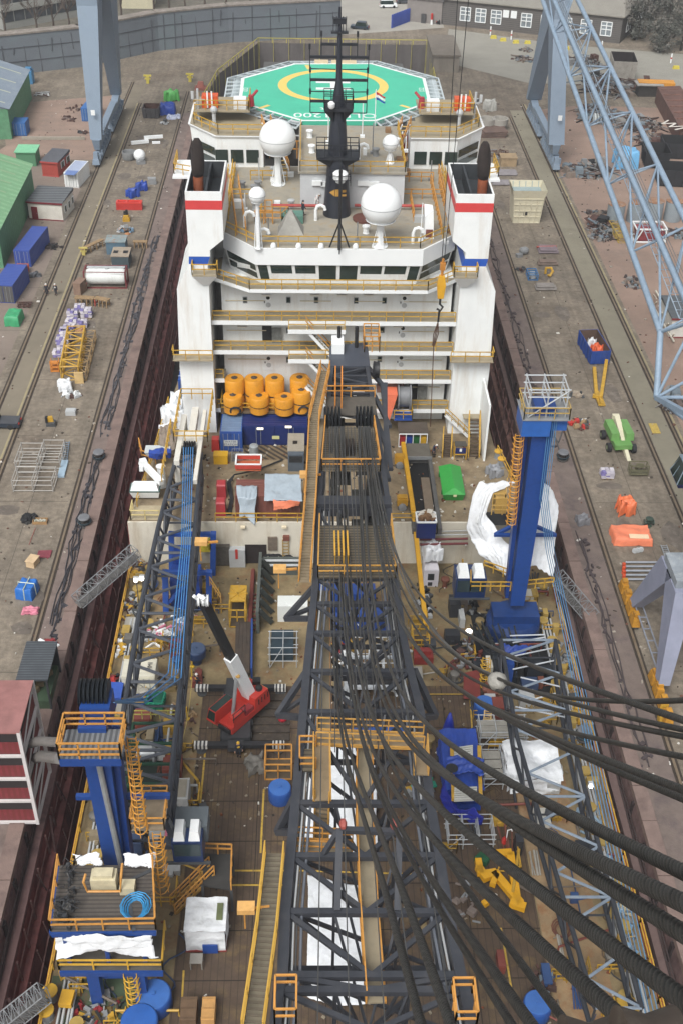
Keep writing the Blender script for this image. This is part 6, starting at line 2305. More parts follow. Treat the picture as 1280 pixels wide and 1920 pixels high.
B().loft(rect(q.x-1.3,q.x+1.3,q.y-.2,q.y+2,BR+.02),rect(q.x-.15,q.x+.15,q.y+.9,q.y+1.2,BR+2.1)).obj('covered_searchlight',mat('#a19f98',.8,.15,2),ship)
q=G(500,420,BR+.02)
b=B().rail([q+VE(v)for v in((-1.2,0,0),(1.6,0,0),(2.2,1.6,0),(-1,1.6,0))],1.2,.9,.08,close=True).rail([q+VE(v)for v in((-.8,.3,0),(.6,.3,0))],2.4,.7,.09)
b.obj('antenna_platform',ORY,ship)
B().box(q+VE((2.6,.9,0)),(2.2,1.6,.8)).obj('hatch',mat('#5f8a7c',.5,.2,1),ship)
for px,py,px2,py2 in((445,440,432,345),(826,440,806,345)):
 a_,c_=G(px,py,BR+.02),G(px2,py2,BR+.02)
 b=B().rail([a_,c_],1.1,1.3,.1).cut().rail([a_+VE((.9,0,0)),c_+VE((.9,0,0))],1.1,1.3,.1)
 b.obj('stair_railing',ORY,ship)
rr=random.Random(5)
for xa,xb in((-11.4,-9.15),(15.15,17.1)):
 for x in(xa,xb):
  B().rail([(x,114.2,BR-.9),(x,131.5,BR-.9)],1.2,1.6,.09).obj('side_railing',YEL,ship)
for(x0,y0,x1,y1)in((-8.4,118,-5.2,118),(9.6,118.5,14.2,118.5),(-5,112,-5,117),(10.6,112.5,10.6,118),(-8.3,112.5,-8.3,126),(14.3,112.5,14.3,126),(-6.5,123.5,-2.5,123.5),(9.5,123.5,13.5,123.5)):
 B().rail([(x0,y0,BR+.01),(x1,y1,BR+.01)],1.1,1.2,.09).obj('roof_railing',YEL if x0<0 else ORY,ship)
for k in range(34):
 x,y=rr.uniform(-8,14),rr.uniform(107,126)
 z=BR+.012
 if hx0-.6<x<hx1+.6 and y>113:
  z=31.21
  y=rr.uniform(117,129)
 b=B()
 if k%3==0:
  b.tube((x,y,z),(x,y,z+rr.uniform(1.5,4)),.06,6).box((x,y,z),(.5,.5,.25))
 elif k%3==1:
  b.box((x,y,z),(rr.uniform(.3,1.2),rr.uniform(.3,1.2),rr.uniform(.2,.8)))
 else:
  b.lathe((x,y,z),[(.35,0),(.3,.1),(.28,.6),(.4,.65),(.4,.8),(.1,.9)],10)
 b.obj('roof_fitting',rr.choice((WHITEC,LGREY,GREY,mat('#8a6a4a',.7,.3,1),WHITEC)),ship)
 # ---------------------------------------------------------------- satellite domes
def dome(base,cz,r,label,ped,cap=False):
 base=VE(base)
 o_=B().ball(VE((base.x,base.y,cz)),r,14,1.0).obj('satellite_dome',WHITEC,ship,True)
 o_['label']=label
 b_=B()
 b_.lathe(base,[(.75*ped,0),(.8*ped,.08),(.42*ped,.14),(.36*ped,max(.3,cz-base.z-r*1.05)),(r*.75,cz-base.z-r*.78)],16)
 for k in range(4):
  a_=k*1.57+.4
  b_.bar(base+VE((math.cos(a_)*.8*ped,math.sin(a_)*.8*ped,0)),base+VE((math.cos(a_)*.4*ped,math.sin(a_)*.4*ped,(cz-base.z-r)*.7)),.08)
 b_.obj('pedestal',WHITEC,o_,'auto')
 b_=B()
 for k in range(3):
  pass
 b_.lathe((base.x,base.y,cz-.05),[(r*1.004,0),(r*1.006,.04),(r*1.004,.08)],28)
 b_.obj('seam',LGREY,o_)
q=G(711,462,BR)
dome(q,GY(715,383,q.y).z,1.97,'large white dome in front of the mast on the starboard side',1.0)
q=G(522,346,BR)
dome(q,GY(523,259,q.y).z,1.95,'large white dome behind the mast on the port side',1.0)
q=G(485,466,BR)
dome(q,GY(482,366,q.y).z,.8,'small capsule dome on a tall pole at the port bridge front',.5)
q=G(730,306,31.2)
dome(q,GY(732,268,q.y).z,.85,'small white dome on the upper house roof',.6)
# ---------------------------------------------------------------- radar mast
mb=VE((2.75,114.3,BR))
ms=B()
ms.lathe(mb,[(1.42,0),(1.3,1.5),(1.05,5),(.85,8.6),(.62,11.5),(.3,13.5),(.22,17.5),(.12,20.2)],20)
mo=ms.obj('radar_mast',mat('#2b2f38',.45,.12,.8),ship,'auto')
MB=mat('#25282e',.5,.2,1)
b=B()
for z,w,h in((33.4,2.1,2.6),(38.2,1.4,1.5)):
 b.bb(mb.x-w,mb.x+w,mb.y-1.2,mb.y+1.2,z,z+.3)
 b.rail([(mb.x-w,mb.y-1.2,z+.3),(mb.x+w,mb.y-1.2,z+.3),(mb.x+w,mb.y+1.2,z+.3),(mb.x-w,mb.y+1.2,z+.3)],1.2,.8,.07,close=True)
 for s in(-1,1):
  b.loft([(mb.x+s*.5,mb.y-1.0,z-.01),(mb.x+s*w,mb.y-1.0,z-.01),(mb.x+s*w,mb.y+1.0,z-.01),(mb.x+s*.5,mb.y+1.0,z-.01)],[(mb.x+s*.5,mb.y-.7,z-1.2),(mb.x+s*.7,mb.y-.7,z-.9),(mb.x+s*.7,mb.y+.7,z-.9),(mb.x+s*.5,mb.y+.7,z-1.2)])
b.obj('mast_platform',MB,mo)
def mz(py):
 return GY(640,py,mb.y).z
for py,half in((190,2.75),(150,2.75),(107,2.8),(83,1.7)):
 z=mz(py)
 b=B()
 b.bar((mb.x-half,mb.y,z),(mb.x+half,mb.y,z),.2,.24)
 for s in(-1,1):
  b.bar((mb.x+s*half,mb.y,z-1.1),(mb.x+s*half,mb.y,z+.7),.09)
  b.bar((mb.x+s*half,mb.y,z-1.1),(mb.x+s*.3,mb.y,z-1.15),.08)
  b.bar((mb.x+s*half,mb.y,z+.7),(mb.x+s*half,mb.y,z+1.2),.2)
 b.obj('spreader',MB,mo)
b=B()
for s in(-.6,-.3,.3,.6):
 b.bar((mb.x+s,mb.y,mz(60)),(mb.x+s,mb.y,mz(60)+1.4),.07)
b.bb(mb.x-.8,mb.x+.8,mb.y-.3,mb.y+.3,mz(62),mz(62)+.15)
b.bb(mb.x-.55,mb.x+.55,mb.y-.3,mb.y+.3,mz(44),mz(44)+.5)
b.obj('antenna_cluster',MB,mo)
q=VE((mb.x+.25,mb.y-2.3,GY(640,335,mb.y-2.3).z))
b=B().lathe(q,[(.45,-.35),(.5,-.1),(.72,0),(.75,.55),(.6,.7)],18)
b.obj('radar_dome',WHITEC,mo,'auto')
b=B().bar(q+VE((0,0,-.2)),VE((mb.x,mb.y-.9,q.z-.3)),.3)
b.rail([q+VE((-1.0,-.8,-.45)),q+VE((1,-.8,-.45)),q+VE((1,.9,-.45)),q+VE((-1,.9,-.45))],1.0,.9,.05,close=True)
b.obj('radar_bracket',MB,mo)
B().lathe(VE((mb.x-.7,mb.y-1.3,mz(196))),[(.2,0),(.34,.15),(.36,.5),(.15,.7)],12).obj('mast_lamp',WHITEC,mo,'auto')
# gold emblem on the mast: arrow head with a stepped tail
eY=mb.y-1.32
def E_(dx,dz):
 a_=GY(635,362,eY)
 return(a_.x+dx,eY-.0+.18*abs(dx)**2-.02,a_.z+dz)
GOLD=mat('#c99a4a',.4,.2,2)
b=B()
for pl in([(-.95,0),(-.42,.36),(-.42,-.36)],[(-.36,.36),(.0,.4),(.0,-.36),(-.36,-.36)],[(.02,-.1),(.75,-.16),(.75,-.36),(.02,-.36)],[(.35,.05),(.72,.05),(.72,.32),(.35,.32)]):
 b.poly([E_(x,z)for x,z in pl])
b.obj('emblem',GOLD,mo)
q=G(636,468,BR+.02)
b=B().tube(q,q+VE((0,0,8)),.16,8)
for k in range(3):
 a_=k*2.1+.5
 b.bar(q+VE((math.cos(a_)*1.1,math.sin(a_)*1.1,0)),q+VE((0,0,2.9)),.12)
o=b.obj('signal_pole',BLACK,ship)
b=B().path([(q.x,q.y,q.z+8),(mb.x,mb.y-.9,37)],.03,4)
b.obj('signal_halyard',BLACK,o)
# ---------------------------------------------------------------- forward bridge wings
for sx in(-1,1):
 if sx<0:
  xo,xi=-13.2,-5.2
 else:
  xo,xi=19.2,11.1
 c=3.0
 def pl_(g):
  s=-sx
  return[(xi,127.6-g),(xo+s*(c-g*.4),127.6-g),(xo-s*g,127.6+c*1.2),(xo-s*g,139),(xi,139)]
 o=B().loft([(x,y,26.4)for x,y in pl_(0)],[(x,y,30.6)for x,y in pl_(.35)]).obj('forward_bridge',WHITE,ship)
 B().loft([(x,y,30.601)for x,y in pl_(.35)],[(x,y,30.95)for x,y in pl_(.6)]).obj('roof_edge',WHITEC,o)
 B().poly([(x,y,30.97)for x,y in pl_(.35)]).obj('roof_deck',TAN,o)
 s=-sx
 for k in range(3):
  x0=xi-s*(.5+k*1.75)if False else xi+sx*(.5+k*1.72)
  x1=x0+sx*1.4
  B().poly([(x0,127.6-.2-.03,27.9),(x1,127.6-.2-.03,27.9),(x1,127.6-.3-.03,29.4),(x0,127.6-.3-.03,29.4)]).obj('bridge_window',GLASS,o)
 pa,pb=VE((xo+s*(c-.05),127.42,0)),VE((xo-s*.12,127.6+c*1.2,0))
 dn=(pb-pa).normalized()
 nn=VE((dn.y,-dn.x,0))*(.12 if sx>0 else-.12)
 for z0,z1 in((28.6,29.5),(27.5,28.3)):
  q1,q2=pa.lerp(pb,.08)+nn,pa.lerp(pb,.92)+nn
  B().poly([q1+VE((0,0,z0)),q2+VE((0,0,z0)),q2+nn*.5+VE((0,0,z1)),q1+nn*.5+VE((0,0,z1))]).obj('bridge_window',GLASS,o)
 B().rail([(x,y,30.97)for x,y in pl_(-.1)[0:4]],1.1,1.5,.08).obj('railing',YEL,o)
 # stair down towards the middle
 a_,c_=VE((xi-sx*.2,131.5,31.0)),VE((xi-sx*2.4,126.5,BR))
 st=B()
 for dx in(-.45,.45):
  st.bar(a_+VE((dx,0,0)),c_+VE((dx,0,0)),.1,.3)
 so_=st.obj('stair',WHITEC,ship)
 st=B()
 for k in range(12):
  st.box(a_.lerp(c_,(k+.5)/12),(.8,.26,.05))
 st.obj('tread',mat('#c9ac6c',.7,.2,1),so_)
 B().rail([a_+VE((-.5,0,0)),c_+VE((-.5,0,0))],1,1,.08).rail([a_+VE((.5,0,0)),c_+VE((.5,0,0))],1,1,.08).obj('railing',ORY,so_)
 # raft station: platform with orange basket and red fire monitor
 px0=(xo+xi)/2+sx*.5
 po=B().bb(px0-3.4,px0+2.9,131.4,136.4,32.2,32.4).obj('raft_platform',TAN,ship)
 B().rail([(px0-3.3,131.5,32.4),(px0+2.8,131.5,32.4),(px0+2.8,136.3,32.4)],1.1,1.3,.08).obj('railing',YEL,po)
 rb=B()
 rx=px0+sx*1.6
 rb.bb(rx-.9,rx+.9,132.2,133.6,32.4,33.7)
 rb.obj('raft_basket',mat('#dd5c2a',.5,.15,1),po)
 rb=B()
 for k in(-.25,.25):
  rb.bar((rx+k,132.1,32.5),(rx+k,132.1,34.3),.16)
 rb.obj('davit',WHITEC,po)
 rb=B()
 mx_=px0-sx*3.0
 rb.lathe((mx_,133.2,32.4),[(.4,0),(.3,1.2)],10)
 rb.tube((mx_,133.2,33.3),(mx_-sx*.7,134.0,33.9),.16,8)
 rb.ball((mx_,133.2,33.3),.34,6)
 rb.obj('fire_monitor',mat('#a63640',.5,.15,1),po)
 rb=B()
 rb.box((mx_+sx*1.2,132.4,32.4),(1.4,1.0,1.2))
 rb.obj('monitor_cabinet',WHITEC,po)
 sp=B()
 xx=xo-s*.2
 sp.tube((xx+s*.8,132,30.97),(xx+s*.8,132,34.6),.14,8)
 sp.bar((xx+s*.2,132,33.4),(xx+s*1.6,132,33.4),.12)
 sp.box((xx+s*.2,132,33.5),(.3,.3,.8))
 sp.ball((xx+s*2.6,131,32.6),.42,6)
 sp.tube((xx+s*2.6,131,30.97),(xx+s*2.6,131,32.3),.22,8)
 sp.obj('wing_antenna',LGREY,ship)
 # outboard wing gallery
 go=B().bb(min(xo,xo+sx*2.2),max(xo,xo+sx*2.2),126.5,132,26.3,26.5).obj('wing_gallery',WHITEC,ship)
 B().rail([(xo,126.6,26.5),(xo+sx*2.1,127.5,26.5),(xo+sx*2.1,131.9,26.5)],1.2,1.2,.09).obj('railing',YEL,go)
b=B()
for k in range(7):
 x=-5+k*2.6
 b.cut().bar((x,131.8,BR),(x,133.8,31.0),.2)
b.bar((-6,131.6,29.6),(12,131.6,29.6),.12)
b.obj('helideck_strut',WHITEC,ship)
B().rail([(-4.6,130.5,BR),(11,130.5,BR)],2.0,1.6,.1).obj('strut_railing',ORY,ship)
b=B()
for x in(-4.5,-3.4,9.9,10.8,7.4):
 b.cut().box((x,131.4,BR+.3),(.8,.8,2.2))
b.obj('foam_tank',mat('#a8333a',.5,.15,1),ship)
b=B()
b.bb(-6,12,133,134,BR-1,31).cut().bb(-6,12,150,156,12,31)
b.obj('helideck_support',mat('#5b5a58',.8,.2,1),ship)
# ---------------------------------------------------------------- helideck
HZ=31.25
hv=[G(*q,HZ)for q in((447,192),(453,146.5),(552,119),(697,118.5),(796.5,146.5),(808,192),(705,227),(566,227))]
hc=sum(hv,VE())/8
hd=B().loft([v-VE((0,0,.5))for v in hv],[v for v in hv]).obj('helideck',mat('#4fc2a0',.6,.06,.5,dirt='#43ad90',damt=.5,dsc=.4),ship)
WP=mat('#eef2f0',.6,.05,1)
b=B()
for k in range(8):
 p,q=hv[k],hv[(k+1)%8]
 i0_,i1_=p.lerp(hc,.035),q.lerp(hc,.035)
 b.poly([v+VE((0,0,.006))for v in(p,q,i1_,i0_)])
b.obj('edge_line',WP,hd)
cc=G(624.5,160,HZ+.008)
r1=103/ppm(cc)
r0_=86.5/ppm(cc)
b=B()
N=64
i=b.add([cc+VE((math.cos(k*2*math.pi/N)*r1,math.sin(k*2*math.pi/N)*r1,0))for k in range(N)]+[cc+VE((math.cos(k*2*math.pi/N)*r0_,math.sin(k*2*math.pi/N)*r0_,0))for k in range(N)])
for k in range(N):
 u=(k+1)%N
 b.face((i+k,i+u,i+N+u,i+N+k))
b.obj('touchdown_circle',mat('#f0cf72',.6,.05,1),hd)
b=B()
for y in(-1.35,1.35):
 b.poly([cc+VE(v)for v in((-2.1,y-.45,0),(2.1,y-.45,0),(2.1,y+.45,0),(-2.1,y+.45,0))])
b.poly([cc+VE(v)for v in((-.35,-.9,.001),(.45,-.9,.001),(.45,.9,.001),(-.35,.9,.001))])
b.obj('letter_h',WP,hd)
zt=HZ+.012
text_mesh('OLE  1200',2.2,'deck_lettering',WP,hd,G(628,216,zt),(-1,0,0),(0,-1,0),.004)
text_mesh('12.8 t',1.5,'deck_lettering',WP,hd,G(628,204,zt),(-1,0,0),(0,-1,0),.004)
text_mesh('D22',.9,'deck_lettering',WP,hd,G(460,168,zt),(0,-1,0),(1,0,0),.004)
text_mesh('D22',.9,'deck_lettering',WP,hd,G(790,168,zt),(0,1,0),(-1,0,0),.004)
for a_,c_ in(((487,203),(505,197)),((750,197),(767,202)),((575,122),(580,130))):
 p,q=G(*a_,zt),G(*c_,zt)
 B().bar(p,q,.5,.004).obj('yellow_bar',mat('#efcf78',.6,.05,1),hd)
 # safety net of hinged frames
outv=[hc+(v-hc)*1.15-VE((0,0,.25))for v in hv]
for k in range(8):
 p,q,P_,Q_=hv[k]-VE((0,0,.1)),hv[(k+1)%8]-VE((0,0,.1)),outv[k],outv[(k+1)%8]
 if k in(6,):
  continue
 b=B()
 n_=7
 b.bar(P_,Q_,.16)
 b.bar(p.lerp(P_,.5),q.lerp(Q_,.5),.07)
 for j in range(n_+1):
  b.bar(p.lerp(q,j/n_),P_.lerp(Q_,j/n_),.16)
 o=b.obj('net_frame',mat('#c5cfd2',.5,.1,1),hd)
 b=B()
 for j in range(n_*6):
  b.bar(p.lerp(q,j/n_/6),P_.lerp(Q_,j/n_/6),.03)
 for j in range(1,5):
  b.bar(p.lerp(P_,j/5),q.lerp(Q_,j/5),.03)
 b.obj('net_mesh',mat('#97a3a6',.6,.1,1),o)
for s_,(a_,c_)in((-1,((452,150),(441,190))),(1,((806,150),(815,185)))):
 p,q=G(*a_,HZ-.2),G(*c_,HZ-.2)
 B().bar(p,q,1.3,.1).obj('edge_gangway',mat('#b9c3c6',.6,.25,2),hd)
o=B().bb(hv[2].x+2.6,hv[2].x+4.4,hv[2].y+.1,hv[2].y+1.5,HZ-.05,HZ+.12).bb(hv[2].x+4.8,hv[2].x+8,hv[2].y+.2,hv[2].y+1.5,HZ-.05,HZ+.1).obj('access_ramp',mat('#d6c3a0',.6,.15,1),hd)
# flag
q=G(702,238,30.9)
fl=B().tube(q,q+VE((0,0,4.2)),.05,6).obj('flag_pole',WHITEC,ship)
f0=GY(702,206,q.y)
for k,mm in enumerate((mat('#bf3a44',.7,.1,2),WP,mat('#2c4fa8',.7,.1,2))):
 b=B()
 b.grid(lambda u,v,k=k:(q.x+.05+u*1.0,q.y+.12*math.sin(u*6),q.z+3.9-.28*(k+v)-.55*u*(1-.2*v)),8,2)
 b.obj('flag_stripe',mm,fl)
B().loft([(G(540,228,31)[0],G(540,228,31)[1],31.0),(G(560,232,31)[0],G(560,232,31)[1],31.0),(hv[7].x,hv[7].y,31.1),(hv[7].x-1.2,hv[7].y+.6,31.1)],[(G(540,228,31)[0],G(540,228,31)[1],31.1),(G(560,232,31)[0],G(560,232,31)[1],31.1),(hv[7].x,hv[7].y,31.2),(hv[7].x-1.2,hv[7].y+.6,31.2)]).obj('helideck_apron',LGREY,hd)
XF[0]=None
# people on the roof
person(X5(G(568,405,BR+.02)),2.0,'person in dark clothes walking on the bridge roof left of the black mast',SUITD,mat('#33363a',.5,.1,1),'walk')
person(X5(G(592,388,BR+.02)),1.2,'person in white trousers and red jacket bending beside the black mast',mat('#d9d9d6',.8,.1,2),mat('#c9c9c4',.4,.1,1),'bend',mat('#b5444c',.7,.1,2))
person(G(812,852,ZF),.5,'person in an orange jacket on the fore deck between the hatch and the stairs',mat('#3a3f52',.8,.2,3),mat('#e9e5dd',.4,.05,1),'bend',mat('#f06a3a',.6,.1,2))
# ================================================================== MAIN CRANE BOOM
ZB=22.0
boom=thing('main_crane','huge dark grey lattice boom along the ship with thick black wire ropes','crane',(3,30,ZB))
Lp=[(622,690),(612,790),(601,900),(597,955),(592,1085),(588,1133),(582,1188),(575,1260),(569,1336),(554,1507),(545,1606),(535,1711),(530,1830),(523,1858),(516,1935)]
Rp=[(688,690),(704,790),(720,900),(728,955),(740,1085),(746,1133),(753,1188),(768,1260),(787,1336),(805,1507),(822,1606),(838,1711),(862,1830),(870,1858),(884,1935)]
def smooth_chord(P):
 a,c=G(*P[0],ZB),G(*P[-1],ZB)
 return[G(*q,ZB)for q in P]
LT,RT=smooth_chord(Lp),smooth_chord(Rp)
for k in range(len(LT)):
 ym=(LT[k].y+RT[k].y)/2
 LT[k]=LT[k]+(LT[k]-RT[k]).normalized()*0
Y0b,Y1b=LT[0].y,LT[-1].y
def depth(y):
 t=(Y0b-y)/(Y0b-Y1b)
 return 2.2+3.0*min(1,t*1.15)
def low(v):
 return VE((v.x+(.0 if v.x>3 else.0),v.y,v.z-depth(v.y)))
LB,RB_=[low(v)for v in LT],[low(v)for v in RT]
def cw(y):
 return.36+.2*(Y0b-y)/(Y0b-Y1b)
for arr,nm in((LT,'boom_chord'),(RT,'boom_chord'),(LB,'boom_chord'),(RB_,'boom_chord')):
 b=B()
 for p,q in zip(arr,arr[1:]):
  w=cw(p.y)
  e=(q-p).normalized()*.02
  b.bar(p,q+e,w,w)
 ends=arr[-1]+(arr[-1]-arr[-3]).normalized()*12
 b.bar(arr[-1],ends,.6,.6)
 b.obj(nm,BOOM,boom)
PAN=[3,4,5,6,7,8,9,10,11,12,13,14]
bt,bl_,bs=B(),B(),B()
for i in PAN:
 w=cw(LT[i].y)*.66
 bt.bar(LT[i],RT[i],w*.95,w)
 bl_.bar(LB[i],RB_[i],w*.85,w*.85)
 if i+1<len(LT):
  for T_,U_,bb_ in((LT,RT,bt),(LB,RB_,bl_)):
   mid=(T_[i+1]+U_[i+1])/2
   z=VE((0,0,.03))
   bb_.bar(T_[i]+z,mid+z,w*.72,w*.6)
   bb_.bar(U_[i]+z,mid+z,w*.72,w*.6)
  for T_,U_ in((LT,LB),(RT,RB_)):
   bs.cut().bar(T_[i],U_[i+1],w*.6)
 for T_,U_ in((LT,LB),(RT,RB_)):
  bs.cut().bar(T_[i],U_[i],w*.6)
bt.obj('top_lacing',BOOM,boom)
bl_.obj('bottom_lacing',BOOM,boom)
bs.obj('side_lacing',BOOM,boom)
# secondary members: inner posts, cross ties, pipes and cable trays
b=B()
for i in PAN[:-1]:
 mt,ml=(LT[i]+RT[i])/2,(LB[i]+RB_[i])/2
 for f in(.3,.7):
  p,q=LT[i].lerp(RT[i],f),LB[i].lerp(RB_[i],f)
  b.bar(p,q,.16)
  b.bar(p,LB[i+1].lerp(RB_[i+1],.5),.13)
 for T_,L_ in((LT,LB),(RT,RB_)):
  b.bar(L_[i],T_[i+1],.2)
  b.bar(T_[i].lerp(T_[i+1],.5),L_[i].lerp(L_[i+1],.5),.15)
 b.bar(LB[i],RB_[i+1],.2)
b.obj('secondary_lacing',BOOM,boom)
for off,rad,mm in((.45,.06,LGREY),(.62,.05,DGREY),(.85,.08,mat('#6a6f78',.5,.2,1))):
 B().path([v+(w-v).normalized()*off+VE((0,0,-.1))for v,w in zip(LT[3:],RT[3:])],rad,6).obj('service_pipe',mm,boom)
 B().path([w+(v-w).normalized()*off+VE((0,0,-.15))for v,w in zip(LT[3:],RT[3:])],rad,6).obj('service_pipe',mm,boom)
b=B()
rr=random.Random(21)
for k in range(26):
 t_=rr.uniform(0,3)
 i=int(t_)
 p=LT[i].lerp(LT[i+1],t_-i).lerp(RT[i].lerp(RT[i+1],t_-i),rr.uniform(.15,.85))
 b.cut().box(p-VE((0,0,rr.uniform(1,2.2))),(rr.uniform(.4,1.4),rr.uniform(.4,1.6),rr.uniform(.3,1)))
b.obj('dark_infill',mat('#33332f',.7,.35,1,dirt='#5a5040',damt=.6),boom)  # random dark blocks added inside the upper boom to deepen its darkness
# jib head lattice
b=B()
for k in range(6):
 t0,t1=k/6,(k+1)/6
 a0,a1=LT[0].lerp(LT[1],t0),LT[0].lerp(LT[1],t1)
 c0,c1=RT[0].lerp(RT[1],t0),RT[0].lerp(RT[1],t1)
 b.bar(a0,c0,.22)
 b.bar(a0 if k%2 else c0,c1 if k%2 else a1,.22)
 b.bar(a0-VE((0,0,2.2)),c0-VE((0,0,2.2)),.22)
for T_ in(LT,RT):
 for k in range(6):
  p=T_[0].lerp(T_[1],k/6)
  q=T_[0].lerp(T_[1],(k+1)/6)
  b.bar(p,q-VE((0,0,2.2)),.18)
b.obj('head_lacing',BOOM,boom)
hL,hR=G(618,652,ZB),G(688,645,ZB)
b=B()
b.hexa([LT[0]-VE((.25,0,2.0)),RT[0]+VE((.25,0,-2.0)),hR-VE((0,0,2.0)),hL-VE((0,0,2.0)),LT[0]+VE((-.25,0,.2)),RT[0]+VE((.25,0,.2)),hR+VE((0,0,.2)),hL+VE((0,0,.2))])
b.obj('boom_head',mat('#454a54',.5,.15,1),boom)
b=B()
q=(hL+hR)/2
b.bb(q.x-1.6,q.x-.5,q.y-2.0,q.y-.2,ZB+.21,ZB+1.2)
b.obj('head_housing',WHITEC,boom)
b=B()
for dx in(-.9,.7):
 b.cut().tube(q+VE((dx,-.6,.2)),q+VE((dx,-.6,2.3)),.18,8)
b.obj('head_post',BLACK,boom)
b=B().rail([q+VE(v)for v in((1.4,-1.5,.2),(2.8,-1.5,.2),(2.8,1.0,.2),(1.4,1.0,.2))],1.6,.7,.09,bars=(1,.7,.4),close=True)
b.obj('head_cage',ORY,boom)
# auxiliary jib strut with its sheave on the right of the head
b=B()
for a_,c_ in(((690,690),(716,722)),((716,722),(732,880)),((690,720),(730,800)),((702,780),(728,850)),((722,720),(722,900)),((700,812),(728,900))):
 b.bar(G(*a_,ZB-.5),G(*c_,ZB-.6),.35)
b.obj('jib_strut',BOOM,boom)
q=G(705,693,ZB+.2)
B().lathe(q+VE((-.3,0,0)),[(.55,0),(.8,.05),(.72,.3),(.8,.55),(.55,.6)],18,(1,0,0)).obj('sheave',BLACK,boom,'auto')
b=B()
b.bb(G(684,712,ZB).x,G(712,712,ZB).x,G(700,735,ZB).y,G(700,712,ZB).y,17,17.6)
b.obj('jib_box',mat('#a5a344',.5,.2,2),boom)
# box cross beam and gratings
GRT=banded('#6f6655','#4a443b',3.2,1,dirt='#8a7b60',damt=.6,thin=.35)
a_,c_=G(594,948,ZB),G(732,948,ZB)
B().bb(a_.x,c_.x,a_.y-.55,a_.y+.55,ZB-.6,ZB+.55).obj('box_beam',BOOM,boom)
def platform(px0,px1,py0,py1,z,name='walkway',m=GRT,rails=('near',),rc=ORY,th=.12):
 p00,p10,p01,p11=G(px0[0],py0,z),G(px1[0],py0,z),G(px0[1],py1,z),G(px1[1],py1,z)
 o=B().hexa([v-VE((0,0,th))for v in(p01,p11,p10,p00)]+[p01,p11,p10,p00]).obj(name,m,boom)
 b_=B()
 if 'near' in rails:
  b_.rail([p01,p11],1.1,1.7,.085)
 if 'far' in rails:
  b_.rail([p00,p10],1.1,1.7,.085)
 if 'left' in rails:
  b_.rail([p00,p01],1.1,1.9,.085)
 if 'right' in rails:
  b_.rail([p10,p11],1.1,1.9,.085)
 if b_.v:
  b_.obj('railing',rc,o)
 return o
platform((610,603),(700,712),800,882,ZB+.25,rails=('near','left','right'))
platform((599,596),(732,741),985,1083,ZB+.35,rails=('near','left','right'),rc=mat('#cb994a',.5,.2,1.5))
platform((612,609),(702,706),744,778,ZB+.3,rails=('far',),m=mat('#5a554d',.8,.3,1))
b=B().rail([G(628,765,ZB+.3),G(628,728,ZB+.3)],2.2,1.2,.1).rail([G(640,765,ZB+.3),G(640,728,ZB+.3)],2.2,1.2,.1)
b.obj('ladder_frame',mat('#d98c3a',.5,.15,1),boom)
# sheave clusters
for px in(623,682):
 q=G(px,788,ZB+.3)
 for k in range(5):
  B().lathe(q+VE((-.62+k*.3-.1,-.2,.35)),[(.7,0),(1.05,.03),(.93,.1),(1.05,.17),(.7,.2)],22,(1,0,0)).obj('sheave',mat('#2f3235',.5,.2,1),boom,'auto')
q=G(655,845,ZB+.3)
for k in range(3):
 B().lathe(q+VE((-.4+k*.28,0,.3)),[(.5,0),(.8,.03),(.7,.1),(.8,.17),(.5,.2)],18,(1,0,0)).obj('sheave',mat('#3a322e',.6,.2,1),boom,'auto')
b=B()
for k in range(4):
 q=G(627+k*8,1040,ZB+.36)
 for j in range(4):
  b.bar(q+VE((0,-1.0+j*.8,0)),q+VE((0,-1.0+j*.8,1.0)),.09)
 b.bar(q+VE((0,-1.2,.9)),q+VE((0,1.6,.9)),.12)
b.obj('roller_guide',mat('#cfa03c',.5,.2,1),boom)
# long walkways
WKM=mat('#9a8f78',.8,.2,1,dirt='#7b6b50',damt=.5,dsc=1)
def strip(pts,w,z,name='walkway',m=WKM,rail='both',rc=ORY,rung=False,tm='#6a6152'):
 """catwalk laid along survey points"""
 P=[G(*p[:2],p[2]if len(p)>2 else z)for p in pts]
 b_,r_,s_=B(),B(),B()
 j0,g_=None,None
 for p,q in zip(P,P[1:]):
  d_=(q-p).normalized()
  n_=d_.cross(VE((0,0,1))).normalized()*w/2
  b_.hexa([v-VE((0,0,.1))for v in(p-n_,p+n_,q+n_,q-n_)]+[p-n_,p+n_,q+n_,q-n_])
  if rung:
   g_=B()if j0 is None else g_
   j0=1
   k=int((q-p).length/.32)
   for j in range(k):
    e=p.lerp(q,(j+.5)/k)
    g_.bar(e-n_*.93+VE((0,0,.03)),e+n_*.93+VE((0,0,.03)),.12,.06)
  for s in(-1,1):
   s_.bar(p+n_*s,q+n_*s,.1,.22)
   if rail=='both' or(rail=='right' and s==1)or(rail=='left' and s==-1):
    r_.rail([p+n_*s,q+n_*s],1.05,2.0,.07)
 o=b_.obj(name,m,boom)
 if g_:
  g_.obj('tread',mat(tm,.8,.3,1),o)
 s_.obj('edge_beam',rc,o)
 if r_.v:
  r_.obj('railing',rc,o)
 return o
strip([(610,695,23),(589,790,22.8),(583,930,22.6),(571,1090,22.4)],.8,ZB,rung=True,m=mat('#8f816a',.8,.25,1),rail='both',tm='#877a62')
strip([(606,1107),(606,1368)],.95,20.6,rail='left',rc=mat('#c88e48',.5,.15,1))
strip([(684,1395),(682,1500),(690,1690),(704,1880)],.95,ZB-.9,rail='right')
strip([(515,1600),(500,1750),(474,1935)],1.0,ZB+.1,rung=True,m=mat('#77705f',.8,.25,1),name='stairway',rail='both',rc=mat('#d2a748',.5,.15,1))
